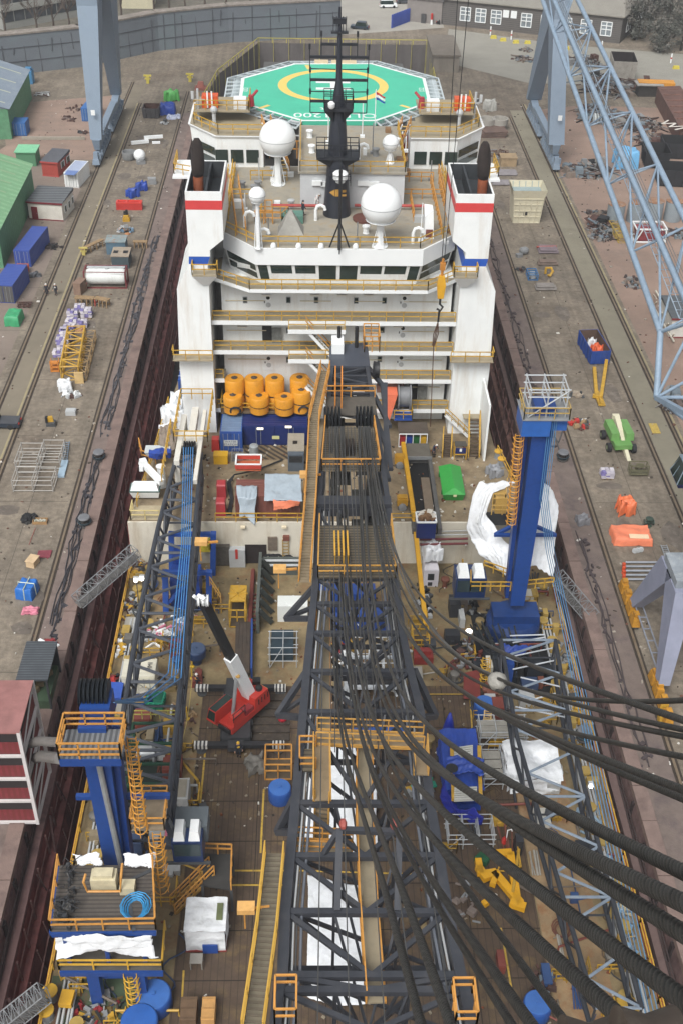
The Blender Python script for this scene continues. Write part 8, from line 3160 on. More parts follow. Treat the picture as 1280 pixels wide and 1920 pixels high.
# ---- gangways between ship and quay
def gangway(a,c,label,w=1.2):
 t=thing('gangway',label,'gangway',a)
 b_=B()
 lattice_box(b_,VE(a)+VE((0,0,.5)),VE(c)+VE((0,0,.5)),w,1.1,12,.055)
 b_.obj('truss',mat('#7f8183',.5,.15,1),t)
 b_=B()
 d_=(VE(c)-VE(a)).normalized()
 n_=d_.cross(VE((0,0,1))).normalized()*w*.45
 b_.hexa([v+VE((0,0,z))for z in(-.02,.04)for v in(VE(a)-n_,VE(a)+n_,VE(c)+n_,VE(c)-n_)])
 b_.obj('tread',mat('#5e5c5a',.7,.2,2),t)
 return t
gangway(G(146,1136,.2),G(256,1040,2.4),'long aluminium gangway from the left dock edge up to the ship')
gangway(G(2,1935,-1.0),G(86,1868,.8),'aluminium gangway at the bottom left corner')
gangway(G(1114,1172,-1.2),G(1040,1085,1.6),'aluminium gangway on the right side down from the crane base to the dock wall')
# ================================================================== DECK GOODS
DZ=ZM+.045
def ray_plane(px,py,P_,d_):
 n_=VE((d_.y,-d_.x,0))
 r_=ray(px,py)
 return CAM+r_*(n_.dot(VE(P_)-CAM)/n_.dot(r_))
 # ---- fore deck
t=container(near_face(435,847,5.0,0,ZF),5.0,2.44,2.6,0,CBLUE,'blue WATER STATION container on the fore deck under the yellow floats',roof=mat('#7088a8',.5,.15,1))
p=t.location
o=B().box(p+VE((-.05,-2.62,.85)),(1.5,.03,.75)).obj('sign_plate',mat('#d8dcd8',.5,.1,2),t)
text_mesh('WATER\nSTATION',.36,'lettering',mat('#28407a',.5,.1,1),o,p+VE((-.05,-2.645,1.22)),(1,0,0),(0,0,1),.01)
t=container(near_face(516,835,3.0,0,ZF),3.0,7.2,2.6,0,NAVY,'long navy workshop container with two lit lamps behind the water container',doors='near')
p=t.location
b=B()
for dx,dz in((-1.6,2.2),(1.5,2.45)):
 b.box(p+VE((dx,-1.65,dz)),(.7,.2,.16))
b.obj('lamp',mat('#fff6e0',.4,.02,1,emit=1.2),t)
B().box(p+VE((.1,-1.6,.9)),(.8,.04,.4)).obj('warning_label',mat('#d6d59a',.5,.1,1),t)
zf=5.95
fp=thing('float_platform','brown railed platform on top of the blue containers carrying the yellow floats','platform',G(500,778,zf))
a_,c_=G(415,772,zf),G(592,772,zf)
B().bb(a_.x,c_.x,a_.y,113.2,zf-.25,zf).obj('deck',mat('#6d5d48',.8,.3,1),fp)
B().rail([(a_.x,113,zf),(a_.x,a_.y,zf),(c_.x,a_.y,zf)],1.1,1.7,.085).obj('railing',YEL,fp)
fl=['left float of the front row','second float of the front row','third float of the front row','back left float','second float of the back row','third float of the back row','back right float near the stair','right float with a black ring round it']
for k,(px,py,zz)in enumerate([(437,740,0),(486,741,0),(533,743,0),(440,708,1.5),(477,708,1.5),(515,708,1.5),(562,707,1.5),(565,730,.6)]):
 q=G(px,py,zf+2.1+zz)
 q.z=zf+zz*.0
 t=thing('mooring_float','round orange yellow steel float, '+fl[k],'float',q,'orange floats on the platform')
 h=2.1+zz
 B().lathe(q,[(.95,.02),(1.05,.1),(1.05,h*.42),(1.0,h*.44),(1.0,h*.47),(1.08,h*.49),(1.1,h-.18),(1.0,h-.03),(.36,h)],26).obj('shell',FLOAT,t,'auto')
 B().lathe(q+VE((0,0,h)),[(.38,.002),(.38,.03),(.2,.05),(.12,.16)],8).obj('eye_plate',mat('#4a4038',.7,.3,2),t)
 b=B()
 b.lathe(q+VE((0,0,h*.44)),[(1.07,0),(1.08,.08)],24)
 if k in(0,7):
  b.path([q+VE((math.cos(a)*.55+.3,-1.0-.15*math.sin(a),.6+math.sin(a)*.55))for a in[i*.45 for i in range(15)]],.12,6)
 b.obj('black_strap',RUBBER,t)
b=B()
rr=random.Random(9)
for k in range(12):
 q=G(430+k*13,735-(k%3)*10,zf)
 b.path([q+VE((rr.uniform(-.7,.7),rr.uniform(-.5,.5),rr.uniform(.1,.7)))for _ in range(5)],.13,6)
tag(b.obj('fender_ropes',RUBBER),'black rubber ropes stuffed between the orange floats','ropes')
o=B().box(G(415,866,ZF),(1.5,1.0,1.0)).box(G(415,866,ZF)+VE((0,0,1.0)),(1.55,1.05,.12)).obj('grit_box',mat('#e3b023',.45,.1,1))
tag(o,'bright yellow box at the foot of the water container','box')
o=B().box(G(405,846,ZF)+VE((0,.4,0)),(.9,1.0,1.5),0,.85).obj('fire_cabinet',RED)
tag(o,'red cabinet left of the water container','cabinet')
q=G(446,866,ZF)
t=thing('wire_cage','grey wire cage beside the yellow box','cage',q)
b=B()
for x in(-.6,.6):
 for y in(0,.9):
  b.bar(q+VE((x,y,0)),q+VE((x,y,1.1)),.08)
b.rail([q+VE(v)for v in((-.6,0,0),(.6,0,0),(.6,.9,0),(-.6,.9,0))],1.1,.25,.04,close=True)
b.obj('frame',GREY,t)
B().box(q+VE((0,.45,.05)),(1.0,.7,.5),0,.8).obj('contents',mat('#77787c',.6,.2,2),t)
o=B().lathe(G(477,857,ZF),[(.5,0),(.5,1.5),(.35,1.62)],16).obj('gas_tank',mat('#9aa0a2',.4,.2,1),None,'auto')
tag(o,'grey upright tank on the striped deck hatch','tank')
p00,p10,p11,p01=G(462,832,ZF),G(548,832,ZF),G(545,862,ZF),G(455,862,ZF)
B().poly([v+VE((0,0,.02))for v in(p01,p11,p10,p00)]).obj('hatch_grating',banded('#7c6a50','#3d352c',1.2,0,diag=True),ship)
q=G(555,884,ZF)
t=thing('generator','grey generator box with a tan roof and black grille left of the boom stair','generator',q)
B().bb(q.x-.85,q.x+.85,q.y,q.y+4.0,ZF,ZF+2.2).obj('body',mat('#56606a',.5,.2,1),t)
B().bb(q.x-.9,q.x+.9,q.y+.6,q.y+4.05,ZF+2.201,ZF+2.3).obj('roof',mat('#a1998a',.7,.15,1),t)
B().bb(q.x-.35,q.x+.15,q.y+1.9,q.y+2.5,ZF+2.302,ZF+2.34).obj('roof_vent',BLACK,t)
B().bb(q.x-.7,q.x+.7,q.y-.05,q.y-.003,ZF+1.2,ZF+2.0).obj('grille',mat('#2d2f31',.6,.4,6),t)
q=G(467,930,ZF)
t=thing('rescue_basket','red and white open basket on the tarp covered container','basket',q)
x0,x1,y0,y1=q.x-1.3,q.x+1.3,q.y+.8,q.y+2.6
z=ZF+2.62
B().bb(x0,x1,y0,y1,z,z+.1).obj('floor',mat('#b9623f',.7,.2,2),t)
b=B()
for(a,c)in(((x0,y0),(x1,y0)),((x1,y0),(x1,y1)),((x1,y1),(x0,y1)),((x0,y1),(x0,y0))):
 b.bar((*a,z+.55),(*c,z+.55),.14,.5)
b.obj('side_panel',mat('#c64a3c',.5,.15,1),t)
b=B()
for(a,c)in(((x0,y0),(x1,y0)),((x1,y0),(x1,y1)),((x1,y1),(x0,y1)),((x0,y1),(x0,y0))):
 b.bar((*a,z+.85),(*c,z+.85),.16,.1)
b.obj('rim',WHITEC,t)
t=container(near_face(503,969,3.0,0,ZF),3.0,6.6,2.6,0,mat('#7a4a40',.6,.2,1,dirt='#5c3a34',damt=.5),'brown red container half covered by grey tarps at the fore deck edge',doors=None)
tc=thing('grey_tarp','pale grey tarps with an orange edge hanging over the brown red container','tarp',t.location+VE((0,0,2.6)))
zt2=ZF+2.78
pxsheet([[(497,888,zt2+.3),(530,888,zt2+.3),(564,890,zt2+.3)],[(496,918,zt2+.1),(530,918,zt2+.1),(566,920,zt2+.1)],[(496,938,zt2),(530,938,zt2),(567,940,zt2)]],20,2,.03,GTARP,'flat_tarp',tc)
pxsheet([[(443,911,zt2+.15),(465,911,zt2+.2),(483,910,zt2+.1)],[(446,935,zt2),(465,935,zt2+.1),(481,935,zt2)],[(449,950,zt2-.9),(463,950,zt2-.8),(479,950,zt2-.9)],[(450,972,zt2-2.0),(458,968,zt2-1.8),(478,985,zt2-2.6)]],22,3,.05,GTARP,'hanging_tarp',tc)
pxsheet([[(512,938,zt2+.05),(540,939,zt2+.05),(564,939,zt2+.05)],[(513,950,zt2-.5),(540,948,zt2-.5),(562,944,zt2-.4)],[(514,957,zt2-1.0),(538,954,zt2-.8),(560,948,zt2-.7)]],18,4,.05,OTARP,'orange_tarp',tc)
for k,(px,py,h)in enumerate(((416,934,1.6),(415,966,1.5))):
 q=G(px,py,ZF)
 o=B().box(q+VE((0,.4,0)),(1.0,1.1,h),0,.9).box(q+VE((0,.4,h)),(1.0,1.1,.15),0,.8).obj('fuel_tank',mat('#b03a40',.45,.15,1))
 tag(o,['upper red tank left of the tarp covered container','lower red tank at the fore deck rail'][k],'tank')
b=B()
for k in range(3):
 b.path([G(427+k*3,965,ZF+.1),G(433+k*2,935,ZF+.15),G(426+k*3,905,ZF+.5),G(440,890,ZF+.8),G(480,882,ZF+.3),G(530,862,ZF+.2)],.09,6)
tag(b.obj('black_hose',RUBBER),'black hoses curving round the red basket on the fore deck','hose')
# left edge of the fore deck
t=container(near_face(354,745,2.6,0,ZF),2.6,2.2,2.4,0,CBLUE,'blue container tied with pale straps beside the port funnel casing',doors='near')
p=t.location
b=B()
b.bar(p+VE((-1.12,-.8,2.62)),p+VE((1.12,-.5,2.62)),.08,.03)
b.bar(p+VE((-1.12,.5,2.62)),p+VE((1.12,.2,2.62)),.08,.03)
b.bar(p+VE((-.3,-1.3,2.64)),p+VE((-.1,1.3,2.64)),.08,.03)
b.obj('strap',mat('#c5d2dc',.5,.1,1),t)
q=G(354,760,ZF)
o=B().box(q,(1.9,.8,1.7)).obj('black_cabinet',BLACK)
tag(o,'black cabinet under the strapped blue container','cabinet')
o=B().lathe(G(385,742,ZF),[(.8,0),(.8,.8),(.5,1.1),(.2,1.2)],14).obj('capstan',GREY,None,'auto')
tag(o,'grey capstan at the foot of the port funnel casing','capstan')
tarp_thing('wrapped_winch','white wrapped winch at the port rail below the strapped container','wrapped winch',G(325,792,ZF),2.6,3.4,1.8,.2,TARPW,71,.22)
tarp_thing('wrapped_winch','second white wrapped lump right behind the first at the port rail','wrapped winch',G(333,772,ZF),1.6,2.4,2.2,.1,TARPW,72,.2)
t=thing('grey_awning','rumpled grey brown awning with a white edge on the port side deck','awning',G(312,850,ZF))
pxsheet([[(299,800,5.6),(315,795,5.8),(333,792,5.8)],[(299,815,5.3),(316,818,5.2),(332,812,5.5)],[(303,845,4.2),(315,848,4.1),(328,842,4.3)]],18,5,.1,mat('#86796c',.8,.25,2),'canopy',t)
pxsheet([[(298,797,5.7),(334,789,5.9)],[(298,803,5.5),(334,795,5.7)]],8,6,.03,TARPW,'edge_tarp',t)
t=thing('covered_boat','small boat under a royal blue cover at the port rail','boat',G(300,862,ZF))
pxsheet([[(280,843,5.1),(300,840,5.2),(321,841,5.2)],[(278,852,4.9),(300,850,5.4),(322,850,5.1)],[(280,862,4.3),(300,860,4.5),(321,858,4.4)]],18,7,.06,BTARP,'cover',t)
q=G(300,866,ZF)
B().loft([(q.x-1.2,q.y-.3,3.9),(q.x+1.1,q.y-.3,3.9),(q.x+1.1,q.y+.8,3.9),(q.x-1.2,q.y+.8,3.9)],[(q.x-1.5,q.y-.5,4.5),(q.x+1.2,q.y-.5,4.5),(q.x+1.2,q.y+1.0,4.5),(q.x-1.5,q.y+1.0,4.5)]).obj('boat_hull',mat('#c9cfd0',.5,.1,1),t)
B().rail([G(262,838,ZF),G(268,862,ZF),G(305,872,ZF)],1.2,.9,.09).obj('cradle',ORY,t)
t=thing('davit_crane','small white davit crane with a folded arm at the port rail','davit',G(290,920,ZF))
b=B()
b.bar(G(304,905,5.2),G(272,872,5.6),.55,.6)
b.obj('arm',WHITEC,t)
B().lathe(G(305,912,ZF),[(.45,0),(.4,2.4),(.5,2.6)],12).obj('post',WHITEC,t)
B().box(G(270,872,5.6),(.9,.9,.7),.4,.7).box(G(266,882,5.2),(.4,.4,.6)).obj('head',WHITEC,t)
t=thing('lifeboat','long white lifeboat with a dark stripe at the port rail above the side platform','lifeboat',G(274,938,ZF))
q=G(274,940,ZF)
B().loft([(q.x-1.3,q.y+.2,ZF+.3),(q.x+1.3,q.y+.2,ZF+.3),(q.x+1.3,q.y+1.2,ZF+.3),(q.x-1.3,q.y+1.2,ZF+.3)],[(q.x-1.6,q.y-.1,ZF+1.2),(q.x+1.5,q.y-.1,ZF+1.2),(q.x+1.5,q.y+1.5,ZF+1.2),(q.x-1.6,q.y+1.5,ZF+1.2)]).obj('hull',WHITEC,t)
B().bb(q.x-1.62,q.x+1.52,q.y-.12,q.y+1.52,ZF+1.2,ZF+1.3).obj('stripe',mat('#3f5a55',.5,.1,1),t)
B().loft([(q.x-1.5,q.y,ZF+1.301),(q.x+1.4,q.y,ZF+1.301),(q.x+1.4,q.y+1.4,ZF+1.301),(q.x-1.5,q.y+1.4,ZF+1.301)],[(q.x-1.2,q.y+.3,ZF+1.8),(q.x+1.2,q.y+.3,ZF+1.8),(q.x+1.2,q.y+1.1,ZF+1.8),(q.x-1.2,q.y+1.1,ZF+1.8)]).obj('canopy',WHITEC,t)
p00,p11=G(246,975,ZF),G(304,955,ZF)
t=thing('side_platform','pale railed platform on white legs at the port break of the deck','platform',VE((p00.x,p00.y,ZM)))
B().bb(p00.x,p11.x,p00.y,p11.y+.6,ZF-.1,ZF+.05).obj('deck',mat('#b3a68a',.8,.2,1),t)
B().rail([(p00.x,p11.y,ZF),(p00.x,p00.y,ZF),(p11.x,p00.y,ZF)],1.2,1.5,.1).obj('railing',mat('#d8c58a',.5,.15,1),t)
b=B()
for x in(p00.x+.2,p11.x-.3):
 b.cut().bar((x,p00.y+.2,ZM),(x,p00.y+.2,ZF-.1),.25)
b.obj('leg',WHITEC,t)
o=B().lathe(G(272,1025,ZM+1.0),[(.2,-.1),(1.0,0),(1.0,.8),(.2,.9)],18,(1,0,0)).obj('hose_drum',NAVY,None,'auto')
tag(o,'navy hose drum under the port side platform','drum')
# blue tower frame beneath the port jib
t=thing('equipment_stand','big blue steel frame and tank standing under the port crane jib','frame',G(345,1155,ZM))
a_,c_=G(312,1150,ZM),G(392,1150,ZM)
d_=6.0
b=B()
for x in(a_.x,c_.x):
 for y in(a_.y,a_.y+d_):
  b.cut().bar((x,y,ZM),(x+(.3 if x<-9 else-.2),y,3.4),.55)
b.cut().bar((a_.x,a_.y,3.2),(c_.x,a_.y,3.2),.4)
b.bar((a_.x,a_.y+d_,3.2),(c_.x,a_.y+d_,3.2),.4)
b.bar((a_.x,a_.y,ZM+1),(c_.x-1,a_.y,3),.3)
b.obj('post',mat('#2a55a8',.45,.15,1),t)
B().bb(a_.x+.5,c_.x-.8,a_.y+.6,a_.y+3.2,ZM,1.6).bb(a_.x+.6,c_.x-1.6,a_.y+3.3,a_.y+5.4,ZM,2.3).obj('tank',mat('#24489a',.45,.2,1),t)
B().rail([(c_.x-.2,a_.y+.3,2.4),(c_.x+1.4,a_.y-1.4,.6)],1.1,1,.08).obj('stair_rail',mat('#c89a50',.5,.15,1),t)
o=B().rail([G(378,1028,1.5),G(395,1030,1.5),G(395,1018,1.5)],1.2,.6,.12).box(G(386,1030,0.4),(1.2,.9,1.1)).obj('yellow_rack',mat('#dcc93e',.5,.15,1))
tag(o,'bright yellow rack at the fore deck corner by the port jib','rack')
# ---- starboard fore deck
t=thing('waste_bins','rack of four waste bins in red, blue, green and yellow by the deckhouse wall','bins',G(770,836,ZF))
a_=G(747,838,ZF)
for k,c_ in enumerate(('#a83038','#26479a','#2f6a3c','#d8a82c')):
 x=a_.x+.35+k*.78
 o=B().loft(rect(x-.28,x+.28,a_.y+.2,a_.y+.8,ZF+.05),rect(x-.34,x+.34,a_.y+.12,a_.y+.9,ZF+1.15)).obj('bin',mat(c_,.45,.1,1),t)
b=B()
for k in range(5):
 x=a_.x-.03+k*.78
 b.bar((x,a_.y,ZF),(x,a_.y,ZF+1.7),.09)
b.bar((a_.x,a_.y,ZF+1.7),(a_.x+3.1,a_.y,ZF+1.7),.1)
b.bar((a_.x,a_.y,ZF+.05),(a_.x+3.1,a_.y,ZF+.05),.1)
b.obj('frame',WHITEC,t)
B().bb(a_.x-.1,a_.x+3.2,a_.y+.05,a_.y+2.2,ZF+1.76,ZF+1.9).obj('roof',mat('#5c5249',.8,.2,1),t)
def stair(px0,py0,px1,py1,z0,z1,w,label):
 a,c=G(px0,py0,z0),G(px1,py1,z1)
 c.x=a.x+(c.x-a.x)
 t=thing('deck_stair',label,'stair',a)
 b_=B()
 for s in(-1,1):
  b_.bar(a+VE((s*w/2,0,.1)),c+VE((s*w/2,0,0)),.12,.3)
 b_.obj('stringer',mat('#cfa64a',.5,.15,1),t)
 b_=B()
 for k in range(11):
  b_.box(a.lerp(c,(k+.5)/11),(w,.26,.06))
 b_.obj('tread',mat('#5a4c3e',.8,.2,1),t)
 B().rail([a+VE((-w/2,0,0)),c+VE((-w/2,0,0))],1.1,1.2,.09).rail([a+VE((w/2,0,0)),c+VE((w/2,0,0))],1.1,1.2,.09).obj('railing',YEL,t)
 return t
stair(887,858,888,785,ZF,5.6,1.2,'tall yellow stair at the right end of the deckhouse front')
stair(836,858,838,815,ZF,4.4,.95,'shorter yellow stair next to the waste bins')
q=G(888,785,5.6)
B().bb(q.x-1.2,q.x+.8,q.y,110.24,5.5,5.62).obj('stair_landing',TAN,ship)
B().bb(19.0,19.22,104.6,110.24,ZF+.01,GY(905,760,104.6).z).obj('side_fin',WHITE,ship)
q=G(861,862,ZF)
t=thing('notice_stand','yellow stand with a navy sign between the two stairs','stand',q)
b=B()
for x in(-.65,.65):
 for y in(0,.9):
  b.bar(q+VE((x,y,0)),q+VE((x,y,1.8)),.1)
b.bar(q+VE((-.65,0,.7)),q+VE((.65,0,.7)),.1)
b.obj('frame',YEL,t)
B().box(q+VE((0,-.02,.85)),(1.15,.06,.7)).obj('sign_plate',NAVY,t)
B().box(q+VE((0,.45,1.75)),(1.3,1.0,.08)).obj('top_plate',mat('#4a4741',.7,.2,1),t)
B().box(q+VE((0,-.06,1.1)),(.25,.02,.4)).obj('sign_symbol',WHITEC,t)
q=G(849,942,ZF)
t=thing('covered_skip','bright green covered skip on the starboard fore deck','skip',q)
y0,y1=q.y,q.y+5.2
LGN=mat('#37a447',.45,.1,1)
b=B()
b.loft(rect(q.x-1.0,q.x+1.0,y0+.3,y1-.3,ZF+.05),rect(q.x-1.15,q.x+1.15,y0,y1,ZF+1.0))
b.obj('body',mat('#2f9440',.45,.1,1),t)
b=B()
b.loft(rect(q.x-1.18,q.x+1.18,y0-.03,y1,ZF+1.001),rect(q.x-.05,q.x+.05,y0+.4,y1-.4,ZF+1.6))
b.obj('lid',LGN,t)
B().box((q.x+.1,y0-.04,ZF+.75),(.35,.05,.25)).obj('label_plate',mat('#d8d6a8',.5,.1,1),t)
b=B()
for s in(-1,1):
 for y in(y0+1,y1-1):
  b.box((q.x+s*1.12,y,ZF+.4),(.2,.25,.5))
b.obj('lifting_lug',mat('#2a8038',.5,.1,1),t)
# moonpool / hatch with coaming
h0,h1=G(768,900,ZM),G(803,900,ZM)
hx0_,hx1_=G(768,905,ZF).x,G(806,905,ZF).x
hy0,hy1=G(785,1005,ZF).y+.3,G(785,868,ZF).y
b=B()
b.bb(hx0_-.4,hx0_,hy0,hy1,ZF+.001,ZF+.7)
b.bb(hx1_,hx1_+.4,hy0,hy1,ZF+.001,ZF+.7)
b.bb(hx0_-.4,hx1_+.4,hy1,hy1+.3,ZF+.001,ZF+.7)
b.obj('hatch_coaming',mat('#5d5c5a',.6,.2,1),ship)
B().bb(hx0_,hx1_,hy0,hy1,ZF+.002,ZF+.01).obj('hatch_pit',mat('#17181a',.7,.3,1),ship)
o=B().bb(hx1_-1.0,hx1_-.1,hy0+.2,hy1-3.2,ZF+.02,ZF+.3).obj('hatch_plank',mat('#7d6f5e',.8,.2,1))
tag(o,'brown plank lying in the dark hatch on the starboard fore deck','plank')
B().bb(hx0_-.2,hx1_+.3,hy1-.2,hy1+2.6,ZF+.71,ZF+.85).obj('hatch_cover',mat('#6b665c',.8,.2,1),ship)
B().bb(hx0_-.3,hx1_+.4,hy1-.3,hy1-.201,ZF-.0+.6,ZF+1.0).obj('hatch_edge',GREY,ship)
t=thing('yellow_beam','long yellow tubular beam slanting beside the dark hatch','beam',G(757,840,ZF))
b=B()
b.bar(G(755,832,ZF+.9),G(774,960,ZF+.9),.45,.5)
b.bar(G(774,960,ZF+.9),G(797,1172,-.2),.42,.45)
b.obj('beam',mat('#d9a326',.45,.15,1),t)
b=B()
for px,py in((760,866),(767,915),(778,985)):
 q=G(px,py,ZF)
 b.bar(q,q+VE((0,0,.8)),.25)
b.obj('support',DGREY,t)
for k,(px,py)in enumerate(((748,872),(753,950))):
 q=G(px,py,ZF)
 t=thing('winch_motor',['upper yellow winch motor left of the yellow beam','lower yellow winch motor left of the yellow beam'][k],'motor',q)
 B().box(q+VE((0,0,.4)),(1.1,.9,.8)).box(q+VE((0,0,1.2)),(.9,.7,.15)).obj('housing',mat('#c1912c',.5,.2,1),t)
 B().lathe(q+VE((0,-.3,.35)),[(.35,-.1),(.4,0),(.4,.5),(.2,.55)],12,(0,-1,0)).obj('brake',GREY,t)
 B().box(q,(.9,1.2,.4)).obj('base',DGREY,t)
q=G(797,1010,ZF)
t=thing('open_box','navy steel box with white rim full of brown bags beside the hatch','box',q)
B().bb(q.x-.95,q.x+.95,q.y,q.y+1.7,ZF,ZF+2.0).obj('body',NAVY,t)
b=B()
for a,c in(((-.95,0),(.95,0)),((.95,0),(.95,1.7)),((.95,1.7),(-.95,1.7)),((-.95,1.7),(-.95,0))):
 b.bar(q+VE((*a,2.05)),q+VE((*c,2.05)),.16,.12)
b.obj('rim',WHITEC,t)
bgs=pile('bags','bags','x',q+VE((0,.85,2.0)),1.4,1.3,.15,[mat('#7a5c40',.8,.3,3),mat('#d8d2c6',.7,.2,3),mat('#8a6a48',.8,.3,3)],26,5,.2)
del bgs['label']
del bgs['category']
bgs.parent=t
for v in bgs.data.vertices:
 v.co-=t.location
tarp_thing('wrapped_bundle','white wrapped bundle behind the pale machine on starboard','wrapped bundle',G(808,1040,ZM+3.0),2.0,2.4,1.2,.1,TARPW,75,.15)
q=G(806,1100,ZM)
t=thing('pale_machine','pale lilac white machine cabinet with a black grille on the starboard deck','machine',q)
PLM=mat('#dcd8de',.4,.08,1)
B().bb(q.x-.75,q.x+.75,q.y,q.y+1.9,ZM,ZM+2.1).obj('cabinet',PLM,t)
B().loft(rect(q.x-.75,q.x+.75,q.y+.2,q.y+1.9,ZM+2.101),rect(q.x-.6,q.x+.6,q.y+.7,q.y+1.75,ZM+2.5)).obj('hood',PLM,t)
B().bb(q.x-.35,q.x+.3,q.y-.04,q.y-.003,ZM+.9,ZM+1.7).bb(q.x-.3,q.x+.15,q.y-.04,q.y-.003,ZM+.15,ZM+.6).obj('grille',mat('#33363a',.6,.3,6),t)
t=thing('pipe_rack','two dark red pipes with white rails spanning towards the right crane','pipes',G(785,1020,ZF))
b=B()
for py in(1012,1021):
 b.tube(G(786,py,2.2),G(876,py-2,2.2),.13,8)
b.obj('red_pipe',mat('#6f3436',.5,.2,1),t)
b=B()
for py in(997,1004):
 b.tube(G(785,py,2.6),G(876,py-2,2.6),.06,6)
for px in(786,872):
 b.bar(G(px,1022,2.2),G(px,1022,-2),.12)
b.obj('rail',LGREY,t)
q=G(755,785,6)
t=thing('cable_drum','big grey cable drum with an orange cover on a railed stand','cable drum',G(755,786,5.4))
x0,x1=G(738,786,5.4).x,G(772,786,5.4).x
yy=G(755,786,5.4).y
B().bb(x0,x1,yy,113.2,5.2,5.4).obj('stand',mat('#2a4f9c',.5,.15,1),t)
B().rail([(x0,yy+.05,5.4),(x1,yy+.05,5.4),(x1,yy+2.5,5.4)],1.1,1.1,.09).obj('railing',YEL,t)
B().lathe((x0+.4,yy+2.0,7.2),[(.5,-.05),(1.6,0),(1.6,.15),(1.2,.2),(1.2,1.3),(1.6,1.35),(1.6,1.5),(.5,1.55)],24,(1,0,0)).obj('drum',mat('#7d7f82',.5,.2,1),t,'auto')
o_=B().hexa([VE(v)for v in((x0-1.0,yy+.2,4.6),(x0-.6,yy+.2,4.6),(x0-.2,yy+2,4.6),(x0-1.0,yy+2,4.6),(x0-1.0,yy+.4,8.3),(x0+.3,yy+.4,8.3),(x0+.3,yy+2.2,8.3),(x0-1.0,yy+2.2,8.3))]).obj('orange_cover',mat('#ee7d5c',.5,.12,1),t)
B().box((x0-.4,yy+3,7.5),(3.0,1.5,2.0)).obj('brown_cover',mat('#6d5249',.8,.2,1),t)
for px,py in((932,858),(938,872)):
 q=G(px,py,ZF)
 t=thing('deck_bollard','yellow capped grey bollard, '+('the rear one' if py<865 else 'the front one')+' at the starboard rail by the stairs','bollard',q)
 B().lathe(q,[(.45,0),(.4,.1),(.36,.8)],14).obj('post',GREY,t)
 B().lathe(q+VE((0,0,.8)),[(.45,0),(.45,.12),(.2,.16)],14).obj('cap',mat('#d9a83a',.5,.1,1),t)
tarp_thing('covered_gear','grey covered deck gear with a blue drum at the starboard rail','covered gear',G(925,890,ZF),1.7,1.7,.9,.3,mat('#8e9094',.6,.2,2),77,.1)
# ---- working deck, port side
q=G(370,1242,DZ)
t=thing('drum','dark blue steel drum with a tapered foot in front of the red mobile crane','drum',q)
B().lathe(q,[(.45,0),(.5,.5),(.85,.9),(.9,1.0),(.9,1.75),(.84,1.8)],22).obj('shell',mat('#2e4670',.5,.2,1),t,'auto')
B().lathe(q+VE((0,0,1.8)),[(.82,0),(.82,.04),(.1,.05),(.1,.2)],20).obj('lid',mat('#4d6080',.6,.25,1,dirt='#6b5a4e',damt=.5),t)
for px,py,r_,lab in((525,1497,.95,'blue round drum below the yellow railed basket'),(905,1338,.95,'blue drum lying at the edge of the starboard deck'),(1003,1900,1.0,'blue drum at the lower right near the rusty strip'),(291,1885,1.25,'big blue tank beside the yellow caged ladder at the lower left')):
 q=G(px,py,DZ)
 t=thing('drum',lab,'drum',q)
 B().lathe(q,[(r_*.96,0),(r_,.1),(r_,1.3),(r_*.95,1.4)],24).obj('shell',mat('#28539c',.45,.15,1),t,'auto')
 B().lathe(q+VE((0,0,1.4)),[(r_*.93,0),(r_*.9,.06),(.15,.1),(.15,.2)],22).obj('lid',mat('#3f6db4',.45,.15,1),t)
q=G(265,1935,DZ)
t=thing('drum','second big blue tank at the bottom edge of the picture','drum',q)
B().lathe(q,[(1.2,0),(1.25,.1),(1.25,1.5),(1.15,1.6),(.1,1.65)],24).obj('shell',mat('#2f62b0',.45,.15,1),t,'auto')
q=near_face(263,1303,2.3,0,ZM)
t=container(q,2.3,3.0,2.3,0,mat('#dcd8c6',.5,.1,1,dirt='#b3a88c',damt=.4),'cream offshore container with black lettering on its roof under the port jib',doors='near')
text_mesh('HMI',.62,'lettering',mat('#2a2d33',.5,.1,1),t,q+VE((.95,.1,2.36)),(0,1,0),(-1,0,0),.01)
b=B()
b.path([q+VE((-.1+math.cos(a)*.5,-1.27,.95+math.sin(a)*.5))for a in[.2+i*.25 for i in range(12)]],.03,4)
b.obj('emblem',mat('#4a4e52',.5,.1,1),t)
q=G(216,1332,ZM)
o=B().bb(q.x-.6,q.x+.65,q.y,q.y+1.9,ZM,ZM+1.5).bb(q.x-.63,q.x+.68,q.y-.03,q.y+1.93,ZM+1.5,ZM+1.62).obj('blue_chest',mat('#3a5fba',.45,.15,1))
tag(o,'royal blue chest at the port rail beside the cream container','chest')
pile('red_hose_heap','red hoses heaped at the port rail beside the cream container','hoses',G(216,1282,ZM),1.4,1.8,1.2,[RED,DKRED,BLACK],22,90,.4)
q=G(292,1334,ZM)
open_bin('small_skip','teal green skip under the port jib','skip',q+VE((0,.7,0)),1.5,1.5,1.1,-.1,TEAL,mat('#1f6a55',.6,.2,1),1.15)
tarp_thing('blue_sheet','dark blue sheet lying beside the teal skip','sheet',G(262,1318,ZM),2.4,1.6,.5,.6,mat('#2a4380',.5,.2,2,bump=.4),91,.1)
